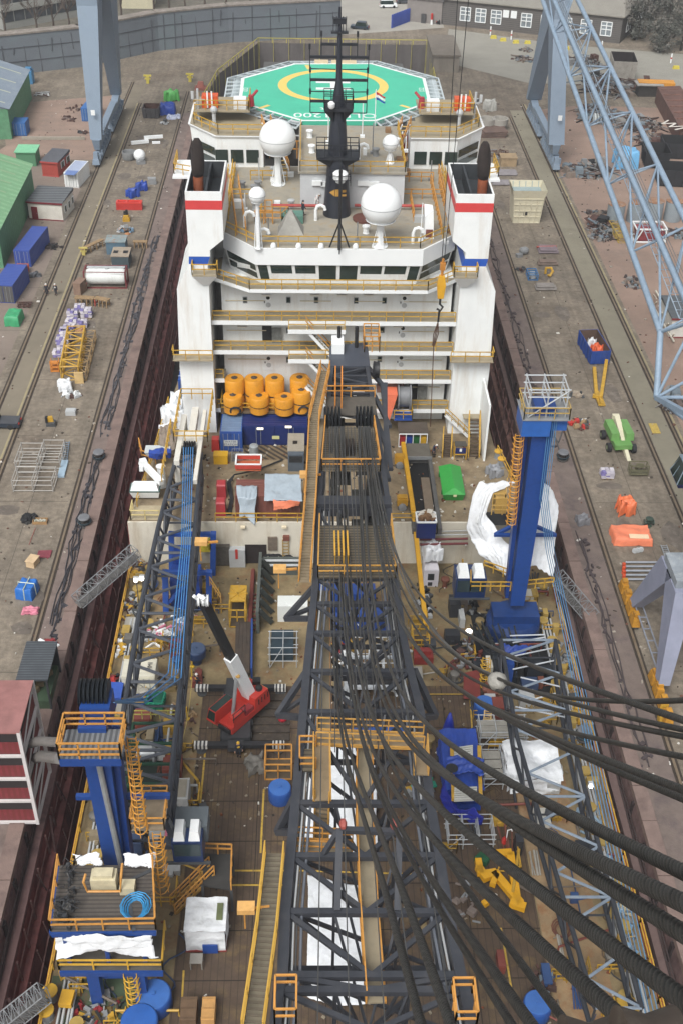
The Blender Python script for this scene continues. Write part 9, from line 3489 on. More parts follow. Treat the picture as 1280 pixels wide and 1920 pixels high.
# green frame with winch
p0,p1=G(236,1512,ZM),G(322,1512,ZM)
y1=G(280,1395,ZM).y
t=thing('winch_skid','dark green steel frame holding a silver winch under the port jib','winch frame',VE(((p0.x+p1.x)/2,p0.y,ZM)))
b=B()
for x in(p0.x,p1.x):
 for f in(0,.5,1):
  y=p0.y+(y1-p0.y)*f
  b.bar((x,y,ZM),(x,y,ZM+2.6),.22)
 for z in(ZM+.15,ZM+1.3,ZM+2.6):
  b.bar((x,p0.y,z),(x,y1,z),.2)
for f in(0,.33,.66,1):
 y=p0.y+(y1-p0.y)*f
 for z in(ZM+.15,ZM+2.6):
  b.bar((p0.x,y,z),(p1.x,y,z),.2)
b.obj('frame',DGREEN,t)
B().bb(p0.x+.1,p1.x-.1,p0.y+.1,y1-.1,ZM+.05,ZM+.1).obj('tray',mat('#23302a',.7,.2,1),t)
q=G(276,1430,ZM+.7)
b=B()
b.lathe(q+VE((-.75,.4,.75)),[(.3,-.05),(.85,0),(.85,.18),(.55,.2),(.55,1.3),(.85,1.32),(.85,1.5),(.3,1.55)],20,(1,0,0))
b.obj('winch_drum',STEEL,t,'auto')
B().box(q+VE((0,.4,1.45)),(1.1,.9,.25)).box(q+VE((1.2,.4,.2)),(.7,.7,.8)).obj('winch_motor',LGREY,t)
B().rail([(p0.x,y1+.5,ZM+2.6),(p1.x,y1+.5,ZM+2.6)],1.0,.8,.08).obj('railing',mat('#a8a050',.5,.2,1),t)
q=near_face(338,1527,2.2,0,ZM)
t=container(q,2.2,1.45,1.9,0,mat('#b9bab8',.5,.12,1),'grey white basket container with a black flame emblem near the port crane cab',doors=None)
b=B()
for s in(0,1):
 dx=.16*s-.1
 b.poly([q+VE((dx+x*.55,-1.17,.95+z*.55-.12*s))for x,z in(((-.5,.1),(-.1,.75),(-.12,.25),(.1,-.1),(-.05,-.45),(-.38,-.2))if s==0 else((.2,.6),(.62,.05),(.45,-.4),(.1,-.75),(.28,-.2),(.1,.15)))])
b.obj('emblem',BLACK,t)
B().box(q+VE((0,0,1.92)),(1.1,1.8,.04)).obj('floor_plate',mat('#9a9384',.7,.2,1),t)
o=pile('fencing_feet','grey metal rods and a red cone right of the flame emblem container','rods',G(365,1515,DZ),1.8,1.6,.3,[GREY,DGREY,RED],14,92,.8)
tarp_thing('pink_sack','pink sack beside the left crane cab','sack',G(322,1580,ZM+2.2),.9,1.2,.9,.2,mat('#e889a0',.5,.15,2,bump=.4),93,.16)
for k,(px,py)in enumerate(((361,1272),(352,1348),(340,1400),(361,1290-40))):
 q=G(px,py,DZ)
 o=B().lathe(q,[(.22,0),(.22,.06),(.07,.1),(.06,1.5)],8).obj('yellow_post',mat('#dcb43a',.5,.15,1))
 tag(o,['yellow post with rope nearest the crane outrigger','yellow post halfway along the port jib','yellow post lowest along the port jib','small yellow post below the blue drum'][k],'post','rope posts on the working deck')
b=B()
b.path([G(361,1272,ZM+1.4),G(357,1310,ZM+.9),G(352,1348,ZM+1.4),G(346,1375,ZM+.9),G(340,1400,ZM+1.4)],.03,4)
tag(b.obj('barrier_rope',mat('#c9b46a',.6,.2,1)),'thin rope strung between the yellow posts on the working deck','rope')
# platform, stair and white covered house at the lower left
zc=.6
t=thing('deck_platform','dark deck platform with yellow railing and stair beside the left crane cab','platform',G(375,1640,ZM))
P=[G(383,1600,zc),G(436,1602,zc),G(434,1668,zc),G(380,1660,zc)]
B().hexa([v-VE((0,0,.15))for v in P[::-1]]+P[::-1]).obj('deck',mat('#3b3a38',.8,.3,1),t)
B().rail([P[0],P[1],P[2]],1.2,1.2,.1).obj('railing',ORY,t)
b=B()
for v in P:
 b.cut().bar(VE((v.x,v.y,ZM)),v,.2)
b.obj('leg',DGREY,t)
a_,c_=G(398,1632,zc),G(325,1705,ZM)
b=B()
d_=(c_-a_).normalized()
n_=d_.cross(VE((0,0,1))).normalized()*.45
for s in(-1,1):
 b.bar(a_+n_*s,c_+n_*s,.1,.25)
for k in range(9):
 e=a_.lerp(c_,(k+.5)/9)
 b.bar(e-n_,e+n_,.24,.05)
b.obj('stair',mat('#b98f48',.5,.2,1),t)
B().rail([a_+n_,c_+n_],1.1,1.0,.09).rail([a_-n_,c_-n_],1.1,1.0,.09).obj('stair_railing',ORY,t)
q=G(388,1783,DZ)
t=thing('covered_house','white sheeted box house with a small window on the working deck','covered house',q)
x0,x1,y0,y1,z1=q.x-1.45,q.x+1.4,q.y,q.y+2.7,DZ+2.5
def sheetbox(x0,x1,y0,y1,z0,z1,seed,am,m,name,parent,inset=.12):
 rr_=random.Random(seed)
 ph=[rr_.uniform(0,6)for _ in range(4)]
 bb_=B()
 def wv(u,v):
  return am*(math.sin(7*u+ph[0]+3*v)+.7*math.sin(13*v+ph[1]+2*u)+3*noise.noise((u*3+ph[2],v*3,seed))+2*abs(noise.noise((u*7,v*6+ph[3],seed))))
 bb_.grid(lambda u,v:(x0+(x1-x0)*u,y0-wv(u,v)-am*2,z0+(z1-z0)*v),26,22)
 bb_.grid(lambda u,v:(x1+wv(u,v)+am*2,y0+(y1-y0)*u,z0+(z1-z0)*v),26,22)
 bb_.grid(lambda u,v:(x0-wv(u,v)-am*2,y0+(y1-y0)*u,z0+(z1-z0)*v),26,22)
 bb_.grid(lambda u,v:(x0+(x1-x0)*u,y1+wv(u,v)+am*2,z0+(z1-z0)*v),26,22)
 bb_.grid(lambda u,v:(x0-am*3+(x1-x0+am*6)*u,y0-am*3+(y1-y0+am*6)*v,z1+1.5*wv(u*1.3,v)-.0),30,30)
 return bb_.obj(name,m,parent,True)
sheetbox(x0,x1,y0,y1,DZ+.1,z1,5,.025,TARPW,'sheeting',t)
B().bb(x0+1.2,x0+2.3,y0-.22,y0-.12,DZ+.02,DZ+1.0).obj('blue_door',mat('#234a96',.45,.1,1),t)
B().bb(x1-.65,x1-.2,y0+.8,y0+2.2,z1+.1,z1+.14).obj('roof_window',mat('#6b7350',.3,.3,1),t)
B().bb(x0-.05,x1+.05,y0-.1,y1+.05,DZ,DZ+.12).obj('base_frame',mat('#8c3a34',.6,.2,1),t)
q=G(369,1818,DZ)
b=B()
for x in(-.4,.4):
 for y in(0,.7):
  b.bar(q+VE((x,y,0)),q+VE((x,y,.8)),.07)
b.box(q+VE((0,.35,.8)),(.9,.8,.06))
tag(b.obj('work_table',mat('#8f8b84',.6,.2,1)),'small metal table in front of the white sheeted house','table')
for k,(px,w,c_)in enumerate(((354,1.1,'#6d5640'),(391,.9,'#c7975a'))):
 q=G(px,1930,DZ)
 t=thing('timber_crate',['brown timber crate at the bottom edge','pale plywood crate at the bottom edge'][k],'crate',q)
 B().bb(q.x-w/2,q.x+w/2,q.y,q.y+1.7,DZ,DZ+1.2).obj('body',mat(c_,.8,.2,1.5),t)
 b=B()
 for yy in(q.y+.1,q.y+.8,q.y+1.5):
  b.bb(q.x-w/2-.02,q.x+w/2+.02,yy,yy+.1,DZ+1.202,DZ+1.24)
 b.obj('batten',mat(c_,.8,.25,2,k=.7),t)
 # painted floor and gear at the lower left corner
p00,p10,p11,p01=G(100,1830,ZM),G(262,1835,ZM),G(250,1935,ZM),G(85,1935,ZM)
B().poly([v+VE((0,0,.03))for v in(p01,p11,p10,p00)]).obj('painted_floor',mat('#4a5a42',.7,.25,1,dirt='#8a3f38',damt=.95,dsc=.35),ship)
q=G(128,1890,ZM)
t=thing('hydraulic_unit','yellow hydraulic unit on legs at the lower left corner','unit',q)
B().box(q+VE((0,.2,.6)),(.9,1.1,.5),-.1).obj('tank',mat('#d8a52e',.5,.15,1),t)
b=B()
for x in(-.4,.4):
 for y in(-.2,.6):
  b.bar(q+VE((x,y,0)),q+VE((x,y,.6)),.1)
b.obj('leg',DGREY,t)
for k,(px,py)in enumerate(((97,1872),(90,1908))):
 q=G(px,py,ZM)
 t=thing('deck_bollard',['upper yellow capped bollard at the lower left rail','lower yellow capped bollard at the lower left rail'][k],'bollard',q)
 B().lathe(q,[(.5,0),(.45,.1),(.42,.9)],14).obj('post',GREY,t)
 B().lathe(q+VE((0,0,.9)),[(.55,0),(.55,.12),(.2,.16)],14).obj('cap',mat('#dcae3a',.5,.1,1),t)
b=B()
caged_ladder(b,G(255,1890,ZM),G(255,1890,ZM)+VE((0,.3,4.4)),.5,7)
tag(b.obj('caged_ladder',mat('#d9ab38',.5,.15,1)),'yellow caged ladder beside the big blue tank at the lower left','ladder')
pile('deck_gear','pipes and valves scattered on the red and green floor at the lower left','gear',G(180,1895,ZM),3.4,2.4,.6,[YEL,BLACK,DKRED,GREY,mat('#6d5a30',.6,.3,2)],50,95,.5)
q=G(140,1838,ZM+.3)
B()
o=B().rail([q+VE((-.9,0,0)),q+VE((.9,.1,0)),q+VE((.9,.9,0))],1.2,.8,.12,bars=(1,.6,.2)).obj('yellow_barrier',YEL)
tag(o,'yellow barrier under the lower railing at the left crane','barrier')
# ---- working deck, centre: dark hatch walls, white cabinet, yellow baskets
t=thing('hatch_wall','tall grey green steel guide walls standing between the bulkhead and the boom','wall frame',G(500,1190,ZM))
a_,c_=G(484,1188,ZM),G(487,1075,ZM)
b=B()
b.bb(a_.x-.15,a_.x+.15,a_.y,c_.y,ZM,ZM+2.8)
b.bb(a_.x+.16,a_.x+3.9,c_.y-.3,c_.y,ZM,ZM+2.2)
b.obj('wall',mat('#565c58',.6,.25,1),t)
b=B()
for k in range(6):
 y=a_.y+(c_.y-a_.y)*(k+.3)/6
 b.cut().bar((a_.x+.16,y,ZM+2.6),(a_.x+1.3,y+.8,ZM+.3),.2,.5)
b.obj('rib',mat('#3f4543',.6,.25,1),t)
b=B()
for z in(ZM+2.1,ZM+1.5):
 b.tube((a_.x+.3,c_.y-.5,z),(a_.x+4.2,c_.y-.5,z),.14,8)
b.obj('guide_pipe',LGREY,t)
b=B()
for k in range(9):
 y=a_.y+.3+k*.65
 b.bar((a_.x-1.1,y,ZM+.1),(a_.x-.2,y,ZM+.3),.12)
b.tube((a_.x-.8,a_.y,ZM+.6),(a_.x-.8,c_.y-.2,ZM+.6),.22,8)
b.obj('pipe_manifold',mat('#7a4038',.6,.2,1),t)
q=G(548,1166,ZM)
o=B().bb(q.x-1.4,q.x+1.5,q.y,q.y+1.6,ZM,ZM+2.0).lathe((q.x+.1,q.y+.7,ZM+2.001),[(.7,0),(.65,.04)],20).obj('white_cabinet',mat('#e2e6e2',.45,.06,1))
tag(o,'white square cabinet between the guide wall and the boom','cabinet')
def basket(px,py,z,w,l,h,label,m=YEL):
 q_=G(px,py,z)
 t_=thing('railed_basket',label,'basket',q_)
 b_=B()
 for zz in(h,h*.6,.05):
  for a,c in(((-w/2,0),(w/2,0)),((w/2,0),(w/2,l)),((w/2,l),(-w/2,l)),((-w/2,l),(-w/2,0))):
   b_.bar(q_+VE((*a,zz)),q_+VE((*c,zz)),.1)
 for x in(-w/2,0,w/2):
  for y in(0,l):
   b_.bar(q_+VE((x,y,0)),q_+VE((x,y,h)),.1)
 b_.obj('frame',m,t_)
 B().box(q_+VE((0,l/2,.02)),(w-.1,l-.1,.05)).obj('floor',mat('#5d4f3c',.8,.3,1),t_)
 return t_
o=basket(446,1176,DZ,1.5,3.6,2.2,'yellow steel cage with a star braced top in the middle of the working deck')
q=VE(o.location)
b=B()
c_=q+VE((0,2.4,2.25))
for a in range(8):
 b.bar(c_,c_+VE((math.cos(a*.785)*.95,math.sin(a*.785)*1.1,0)),.09)
b.bb(q.x-.75,q.x+.75,q.y+1.3,q.y+3.6,q.z+2.12,q.z+2.2)
b.obj('star_top',mat('#caa03a',.5,.15,1),o)
basket(522,1462,DZ,2.2,2.2,1.9,'yellow railed landing left of the boom above the blue drum',ORY)
basket(788,1222,DZ,1.5,2.2,1.5,'yellow frame under the right boom chord beside the red step',YEL)
o=B().box(G(792,1238,DZ),(1.8,1.2,.9)).box(G(792,1238,DZ)+VE((.1,.1,.9)),(1.2,.6,.4)).obj('red_step',mat('#8c3430',.5,.2,1))
tag(o,'dark red step under the yellow frame right of the boom','step')
t=thing('timber_bundle','stack of long dark timbers behind the red mobile crane boom','timbers',G(452,1262,DZ))
b=B()
for k in range(4):
 for j in range(3):
  b.bar(G(444+k*7,1262,DZ+.2+j*.35),G(446+k*7,1168,DZ+.2+j*.35),.34,.33)
b.obj('timber',mat('#4a4038',.85,.3,1.5,dirt='#6d5c48',damt=.5),t)
B().bar(G(472,1262,DZ+.6),G(473,1168,DZ+.6),.18,1.2).obj('blue_rail',mat('#2a4a8c',.5,.15,1),t)
def scaffold(a,w,l,h,n,label,planks=True,m=SCAF):
 a=VE(a)
 t_=thing('scaffold',label,'scaffold',a)
 b_=B()
 for i in range(n+1):
  for y in(0,l):
   b_.cut().tube(a+VE((w*i/n,y,0)),a+VE((w*i/n,y,h)),.045,6)
 b_.obj('standard',m,t_)
 b_=B()
 for z in(h*.33,h*.66,h-.05):
  for y in(0,l):
   b_.tube(a+VE((-.15,y,z)),a+VE((w+.15,y,z)),.04,6)
  for i in range(n+1):
   b_.tube(a+VE((w*i/n,-.1,z)),a+VE((w*i/n,l+.1,z)),.04,6)
 b_.tube(a,a+VE((w/n,0,h)),.04,6)
 b_.obj('ledger',m,t_)
 if planks:
  b_=B()
  for k in range(3):
   b_.bb(a.x,a.x+w,a.y+.08+k*l/3.2,a.y+.08+k*l/3.2+l/3.6,a.z+h*.66+.05,a.z+h*.66+.1)
  b_.obj('plank',mat('#9a978e',.7,.2,1.5),t_)
 return t_
scaffold(G(506,1252,DZ),2.5,2.2,2.6,2,'grey scaffold below the white cabinet left of the boom',False)
o=B().bb(G(508,1240,DZ).x,G(550,1240,DZ).x,G(508,1240,DZ).y,G(508,1195,DZ).y,DZ,DZ+1.0).obj('dark_tank',mat('#2d3f4a',.5,.2,1))
tag(o,'dark blue green tank inside the grey scaffold left of the boom','tank')
# machinery under the boom
t=thing('deck_winch','large blue and grey winch machinery under the middle of the boom','winch',G(690,1330,DZ))
b=B()
for k,(px,py,w,l,h)in enumerate(((650,1150,5.5,1.6,2.5),(700,1190,4.5,2.4,1.8),(640,1210,1.5,3,1.5))):
 b.box(G(px,py,DZ)+VE((0,l/2,0)),(w,l,h))
b.obj('blue_housing',mat('#274a92',.45,.25,1,dirt='#1a2f5c',damt=.6),t)
q=G(702,1300,DZ)
B().lathe(q+VE((-2.3,.6,1.3)),[(.3,-.1),(1.5,0),(1.5,.25),(.95,.3),(.95,4.2),(1.5,4.25),(1.5,4.5),(.3,4.6)],24,(1,0,0)).obj('drum',mat('#2f3033',.6,.3,1),t,'auto')
b=B()
for x in(-2.6,2.5):
 b.box(q+VE((x,.6,0)),(.5,3.0,2.6),0,.8)
b.bar(q+VE((-2.6,-1.2,2.0)),q+VE((2.5,-1.2,2.0)),.3)
b.bar(q+VE((-2.6,2.3,2.3)),q+VE((2.5,2.3,2.3)),.25)
b.obj('side_frame',mat('#b9bec2',.5,.15,1),t)
b=B()
for k in range(36):
 rr_=random.Random(k)
 p=q+VE((rr_.uniform(-3.4,3.4),rr_.uniform(-2,7),rr_.uniform(.2,2.0)))
 b.cut().tube(p,p+VE((rr_.uniform(-1,1),rr_.uniform(-1.2,1.2),rr_.uniform(-.4,.6))),rr_.uniform(.04,.13),6)
b.obj('pipework',mat('#c3c7c9',.4,.2,1),t)
B().tube(G(655,1378,1.0),G(770,1375,1.0),.6,14).obj('blue_pipe',mat('#2f5ca8',.45,.15,1),t,'auto')
scaffold(G(668,1290,DZ),3.6,3.4,3.2,3,'white scaffold round the deck winch seen through the boom',False,mat('#d8dcde',.4,.1,1))
for(px,py,w,l,h,ms,n,lab)in((655,1165,5,3,1.8,[CBLUE,NAVY,LGREY,BLACK],60,'blue and grey gear heaped under the upper boom bay'),(640,1225,4,3,1.0,[WHITEC,LGREY,YEL,DKRED],50,'white and yellow gear under the boom beside the walkway'),
(790,1490,2.4,4,1.6,[GREY,DGREY,TEAL,YEL],40,'pipes and valves under the right boom chord'),(880,1240,3.6,6,1.8,[RB,mat('#6d3a34',.7,.3,1),GREY,BLACK],70,'rusty brown gear left of the black pit on the starboard deck'),
(950,1180,4.4,6,2.2,[BLACK,mat('#2a2e30',.6,.3,1),DGREY],80,'black hydraulic gear at the foot of the right mast crane'),(610,1480,1.5,5,1.2,[RED,DGREY,LGREY],30,'red and grey gear beside the left boom chord'),
(870,1690,1.6,4,.6,[mat('#7d7068',.7,.2,1),GREY],18,'grey brown plates left of the yellow A frame'),(1020,1850,1.8,3,.8,[mat('#7a8790',.5,.2,1),RB],26,'small gear on the rusty strip at the lower right')):
 pile('deck_gear',lab,'gear',G(px,py,DZ),w,l,h,ms,n,int(px)+int(py),.5)
 # white covers under the boom
t=thing('white_cover','long white cover lying on the deck under the lower boom bays','cover',G(645,1860,DZ))
pxsheet([[(577,1640,-1.2),(640,1655,-1.2),(700,1665,-1.2)],[(577,1700,-1.0),(640,1700,-.9),(706,1700,-1.0)],[(576,1790,-1.0),(645,1790,-.9),(712,1790,-1.0)],[(576,1868,-1.3),(620,1885,-1.3),(715,1880,-1.3)]],36,15,.04,TARPW,'sheet',t)
t=thing('white_cover','white cover seen through the boom below the U shaped walkway','cover',G(640,1600,DZ))
pxsheet([[(590,1385,-.8),(640,1380,-.6),(700,1385,-.8)],[(575,1470,-.9),(640,1470,-.5),(705,1470,-.9)],[(570,1575,-1.3),(640,1600,-1.1),(706,1600,-1.3)]],30,16,.06,TARPW,'sheet',t)
# ---- red mobile crane
base_=G(443,1392,DZ)
t=thing('mobile_crane','red mobile crane with a black and white telescopic boom and striped outriggers','mobile crane',base_)
cx,cy=base_.x,base_.y
y0,y1=cy-.6,cy+6.6
B().bb(cx-1.15,cx+1.25,y0,y1,DZ+.55,DZ+1.25).bb(cx-.6,cx+.7,y0-.9,y0-.01,DZ+.5,DZ+1.0).obj('chassis',mat('#3a3b3e',.6,.25,1),t)
for sx in(-1.2,1.0):
 for yy in(y0+.9,y0+2.4,y1-1.6):
  w_=B().lathe((cx+sx-.12,yy,DZ+.6),[(.3,-.02),(.6,0),(.6,.44),(.3,.46)],16,(1,0,0)).obj('wheel',RUBBER,t)
  B().lathe((cx+sx-.14,yy,DZ+.6),[(.28,0),(.28,.5)],10,(1,0,0)).obj('rim',GREY,w_)
STR=banded('#d8d6d0','#3a3a3c',3.0,0)
for yy,ext in((G(400,1407,DZ).y,1),(G(400,1300,DZ).y,1)):
 b=B()
 xl=G(392,1405 if yy<cy+2 else 1300,DZ).x
 b.bb(xl,cx+3.2,yy-.25,yy+.25,DZ+.5,DZ+.9)
 o=b.obj('outrigger',mat('#2c2d30',.6,.2,1),t)
 B().bb(xl-1.2,xl-.01,yy-.27,yy+.27,DZ+.45,DZ+.92).bb(cx+3.21,cx+4.2,yy-.27,yy+.27,DZ+.45,DZ+.92).obj('striped_end',STR,o)
 b=B()
 for x in(xl-.6,cx+3.7):
  b.cut().lathe((x,yy,DZ),[(.45,0),(.45,.08),(.12,.1),(.12,.5)],12)
 b.obj('jack',DGREY,o)
RC=mat('#bb3a30',.4,.12,1,dirt='#8e2a26',damt=.4)
pv=G(478,1302,1.0)
pv.z=DZ+1.3
piv=VE((cx+.35,pv.y-.6,DZ+1.3))
dirc=VE((-.62,-.78,0)).normalized()
per=VE((dirc.y,-dirc.x,0))
def SL(f,s,z):
 return piv+dirc*f+per*s+VE((0,0,z))
def slab(f0,f1,s0,s1,z0,z1,tf=0,ts=0):
 return B().hexa([SL(f0,s0,z0),SL(f1,s0,z0),SL(f1,s1,z0),SL(f0,s1,z0),SL(f0+tf,s0+ts,z1),SL(f1-tf,s0+ts,z1),SL(f1-tf,s1-ts,z1),SL(f0+tf,s1-ts,z1)])
slab(-2.6,2.4,-1.15,1.15,0,.7).obj('turntable',RC,t)
slab(-2.6,-.6,-1.15,1.15,.701,1.7,.15,.1).obj('counterweight',RC,t)
slab(.2,2.9,.35,1.35,.701,1.9,.3,.08).obj('operator_cab',RC,t)
slab(.45,2.6,.5,1.2,1.901,1.93).obj('cab_roof_window',GLASS,t)
b=B()
b.poly([SL(2.93-.05,.42,.95),SL(2.93-.05,1.28,.95),SL(2.66,1.2,1.8),SL(2.66,.5,1.8)])
b.poly([SL(.6,1.375,1.0),SL(2.5,1.375,1.0),SL(2.35,1.30,1.75),SL(.75,1.30,1.75)])
b.obj('cab_window',GLASS,t)
slab(.6,2.2,-1.15,-.4,.701,1.5,.2,.1).obj('engine_cover',RC,t)
B().box(SL(-2.4,.2,1.7),(.7,.6,.4)).lathe(SL(-1.9,-.5,1.7),[(.3,0),(.3,.3)],10).obj('hoist_winch',BLACK,t)
slab(-.55,.5,-1.1,-.45,.701,1.15,.05,.03).obj('hydraulic_tank',DKRED,t)
slab(2.41,2.6,-1.0,.3,.1,.5).obj('bumper',BLACK,t)
b=B()
for f in(-2.3,-1.9,-1.5,-1.1):
 b.bar(SL(f,-1.17,.9),SL(f,-1.17,1.5),.07)
b.bar(SL(.6,-1.1,1.6),SL(2.2,-1.1,1.6),.06).bar(SL(.6,-1.1,1.2),SL(.6,-1.1,2.2),.06).bar(SL(2.1,-1.1,1.2),SL(2.1,-1.1,2.2),.06).bar(SL(.6,-1.1,2.2),SL(2.2,-1.1,2.2),.06)
b.obj('handrail',BLACK,t)
slab(-2.63,-2.61,-.9,.9,.9,1.5).obj('warning_plate',mat('#d8cf8a',.5,.2,3),t)
b0=SL(-1.2,0,1.2)
tip=ray_plane(384,1132,b0,dirc)
sec=b0.lerp(tip,.45)
b=B()
b.bar(b0,sec,.8,.95)
b.obj('boom_base',WHITEC,t)
B().bar(b0.lerp(tip,.40),tip,.6,.7).obj('boom_extension',BLACK,t)
b=B()
dd=(tip-b0).normalized()
for k in range(3):
 b.lathe(tip+dd*.2+VE((-.5+k*.35,0,.2)),[(.3,0),(.5,.02),(.42,.1),(.5,.18),(.3,.2)],14,(1,0,0))
b.bar(tip,tip+dd*1.0,.75,.3)
b.bar(tip+VE((-.3,0,.3)),tip+dd*1.2+VE((-.5,0,-.1)),.25)
b.obj('boom_head',WHITEC,t,'auto')
b=B().tube(SL(1.0,0,.7),b0.lerp(tip,.3),.16,8)
b.obj('lift_ram',STEEL,t,'auto')
lo=b0.lerp(tip,.27)
B().lathe(lo+VE((0,-.55,.2)),[(.1,0),(.2,.05),(.2,.15),(.1,.2)],10,(0,-1,0)).obj('boom_lamp',mat('#c9a05a',.5,.1,1),t)
person(G(448,1417,DZ),.2,'person in a yellow jacket standing at the near end of the red mobile crane',SUITD,mat('#e6b83a',.4,.05,1),'stand',mat('#e0b83c',.6,.1,2))
person(G(345,1292,DZ)+VE((1.2,.2,0)),2.2,'person in an orange jacket beside the yellow post and crane outrigger',SUITD,mat('#e8e6e0',.4,.05,1),'walk',mat('#e39a3a',.6,.1,2))
o=B().ball(G(530,1352,DZ)+VE((0,0,.4)),.42,8).box(G(530,1352,DZ),(.5,.5,.1)).obj('red_buoy',mat('#b32c3a',.45,.1,1),None,True)
tag(o,'round red buoy on deck left of the boom near the mobile crane','buoy')
tarp_thing('grey_sack','grey bulk sack on the deck above the blue drum','sack',G(480,1440,DZ),1.8,1.8,.8,.3,mat('#6d6a64',.8,.25,2,bump=.4),97,.14)
b=B()
for k in range(6):
 b.bb(G(470,1300,DZ).x,G(545,1300,DZ).x,G(500,1390-k*15,DZ).y,G(500,1390-k*15,DZ).y+.75,DZ,DZ+.16)
tag(b.obj('crane_mats',mat('#453d35',.9,.35,1.2,dirt='#6a5d4e',damt=.6,dsc=1.5)),'dark timber crane mats right of the red mobile crane','mats')
# ---- working deck, starboard
t=thing('covered_machine','tall machine under royal blue tarps with grey cooling fins right of the boom','covered machine',G(865,1530,DZ))
q0,q1=G(832,1530,DZ),G(905,1530,DZ)
yb=G(865,1400,DZ).y
sheetbox(q0.x+.15,q1.x-.2,q0.y+.6,yb-.5,DZ+.2,DZ+2.6,8,.05,BTARP,'cover',t)
b=B()
for k in range(6):
 for(a,c)in(((850,1405),(885,1400)),((850,1480),(893,1478))):
  p_,r_=G(a[0],a[1]+k*4,DZ+2.85),G(c[0],c[1]+k*4,DZ+2.85)
  b.cut().bar(p_,r_,.14,.3)
b.obj('cooling_fin',mat('#c2c2ba',.5,.15,1),t)
b=B()
for px,py0,py1 in((846,1400,1500),(897,1400,1495)):
 b.bar(G(px,py0,DZ+2.8),G(px+3,py1,DZ+2.8),.3)
b.obj('yellow_side',YEL,t)
B().lathe(G(838,1385,DZ),[(.7,0),(.6,.8),(.35,2.2),(.1,3.2)],12).obj('wrapped_post',mat('#2436a0',.45,.15,1,bump=.3),t,True)
pxsheet([[(828,1470,.4),(860,1520,.4),(902,1528,.3)],[(825,1500,-1.0),(855,1530,-1.2),(903,1545,-1.4)]],16,17,.12,mat('#24309a',.5,.2,1),'loose_tarp',t)
pxsheet([[(836,1420,1.6),(870,1418,1.8),(905,1425,1.6)],[(836,1450,1.4),(870,1450,1.6),(905,1455,1.4)]],16,18,.1,BTARP,'loose_tarp',t)
B().lathe(G(846,1441,1.85),[(.45,0),(.5,.06),(.3,.1)],14).obj('exhaust_hole',BLACK,t)
scaffold(G(897,1405,DZ),4.0,2.0,2.2,3,'grey scaffold with planks beside the white bundle on starboard')
scaffold(G(905,1480,DZ),1.6,3.2,2.0,1,'narrow scaffold between the blue covered machine and the white bundle')
scaffold(G(838,1592,DZ),3.6,2.0,1.8,3,'low silver scaffold below the blue covered machine',False)
t=thing('wrapped_bundle','large white shrink wrapped bundle with dark holes on the starboard deck','wrapped bundle',G(1000,1490,DZ))
q0,q1=G(950,1490,DZ),G(1048,1490,DZ)
sheetbox(q0.x+.2,q1.x-.1,q0.y+.2,q0.y+4.2,DZ+.1,DZ+1.8,10,.07,TARPW,'wrap',t)
for px,py in((962,1410),(972,1443),(1040,1400)):
 B().lathe(G(px,py,DZ+1.98),[(.16,0),(.14,.03)],10).obj('vent_hole',BLACK,t)
tarp_thing('bucket','cream round tub with a short ladder below the starboard blue drum','tub',G(915,1368,DZ),1.3,1.1,.9,0,mat('#d6c7a2',.6,.15,2),98,.03)
ladder(G(912,1352,DZ+1.0),G(914,1332,DZ+1.6),.6,'short tan ladder leaning on the starboard blue drum',mat('#c9a86a',.6,.2,1),n=5)
t=thing('lifting_spreader','yellow A shaped lifting frame lying on the starboard deck','frame',G(940,1690,DZ))
def yb_(a,c,w=.5):
 return(G(*a,DZ+.35),G(*c,DZ+.35),w)
b=B()
for a,c,w in(yb_((930,1602),(958,1600),.6),yb_((955,1600),(968,1690),.6),yb_((895,1625),(912,1650),.55),yb_((905,1642),(930,1638),.7),yb_((925,1636),(975,1695),.6),yb_((930,1640),(922,1660),.45),yb_((955,1692),(984,1702),.6),yb_((905,1690),(912,1697),.5),yb_((895,1612),(900,1640),.5)):
 b.bar(a,c,w,.5)
b.obj('beam',mat('#e3a81f',.45,.12,1),t)
o=pile('green_net','green netting inside the yellow A shaped frame','netting',G(903,1617,DZ),.9,1.2,.4,[mat('#1f5a3a',.8,.3,3)],18,99,.3)
q=G(943,1582,DZ)
t=thing('extinguisher','red extinguisher on a white stand on the starboard deck','extinguisher',q)
B().lathe(q,[(.17,0),(.18,.05),(.18,.65),(.06,.8),(.05,.9)],12).obj('bottle',RED,t,'auto')
B().path([q+VE((.2,.15,0)),q+VE((.2,.15,1.5)),q+VE((.5,.15,1.6)),q+VE((.55,.15,1.4))],.05,6).obj('stand',WHITEC,t)
q=G(962,1225,ZM+3)
t=thing('blue_canopy','blue tarp canopy over a scaffold at the black pit on the starboard deck','canopy',G(960,1290,ZM))
pxsheet([[(942,1210,1.0),(970,1208,1.2),(998,1210,1.0)],[(942,1225,.8),(965,1228,.6),(985,1222,.6)]],16,19,.12,BTARP,'canopy',t)
B().bb(G(943,1290,ZM).x,G(957,1290,ZM).x,G(943,1290,ZM).y,G(943,1290,ZM).y+.6,ZM,1.0).obj('post',mat('#264f9c',.45,.15,1),t)
b=B()
for a,c in(((955,1192),(1020,1190)),((960,1205),(1020,1195)),((963,1230),(1035,1215)),((975,1270),(1060,1290)),((960,1255),(1040,1238)),((985,1315),(1040,1300)),((965,1325),(1060,1345))):
 b.tube(G(*a,.8),G(*c,.8),.07,6)
tag(b.obj('loose_tubes',mat('#c6cbd0',.35,.1,1)),'silver scaffold tubes laid across the starboard deck by the blue canopy','tubes')
p00,p10,p11,p01=G(880,1150,ZM),G(1030,1150,ZM),G(1050,1300,ZM),G(910,1300,ZM)
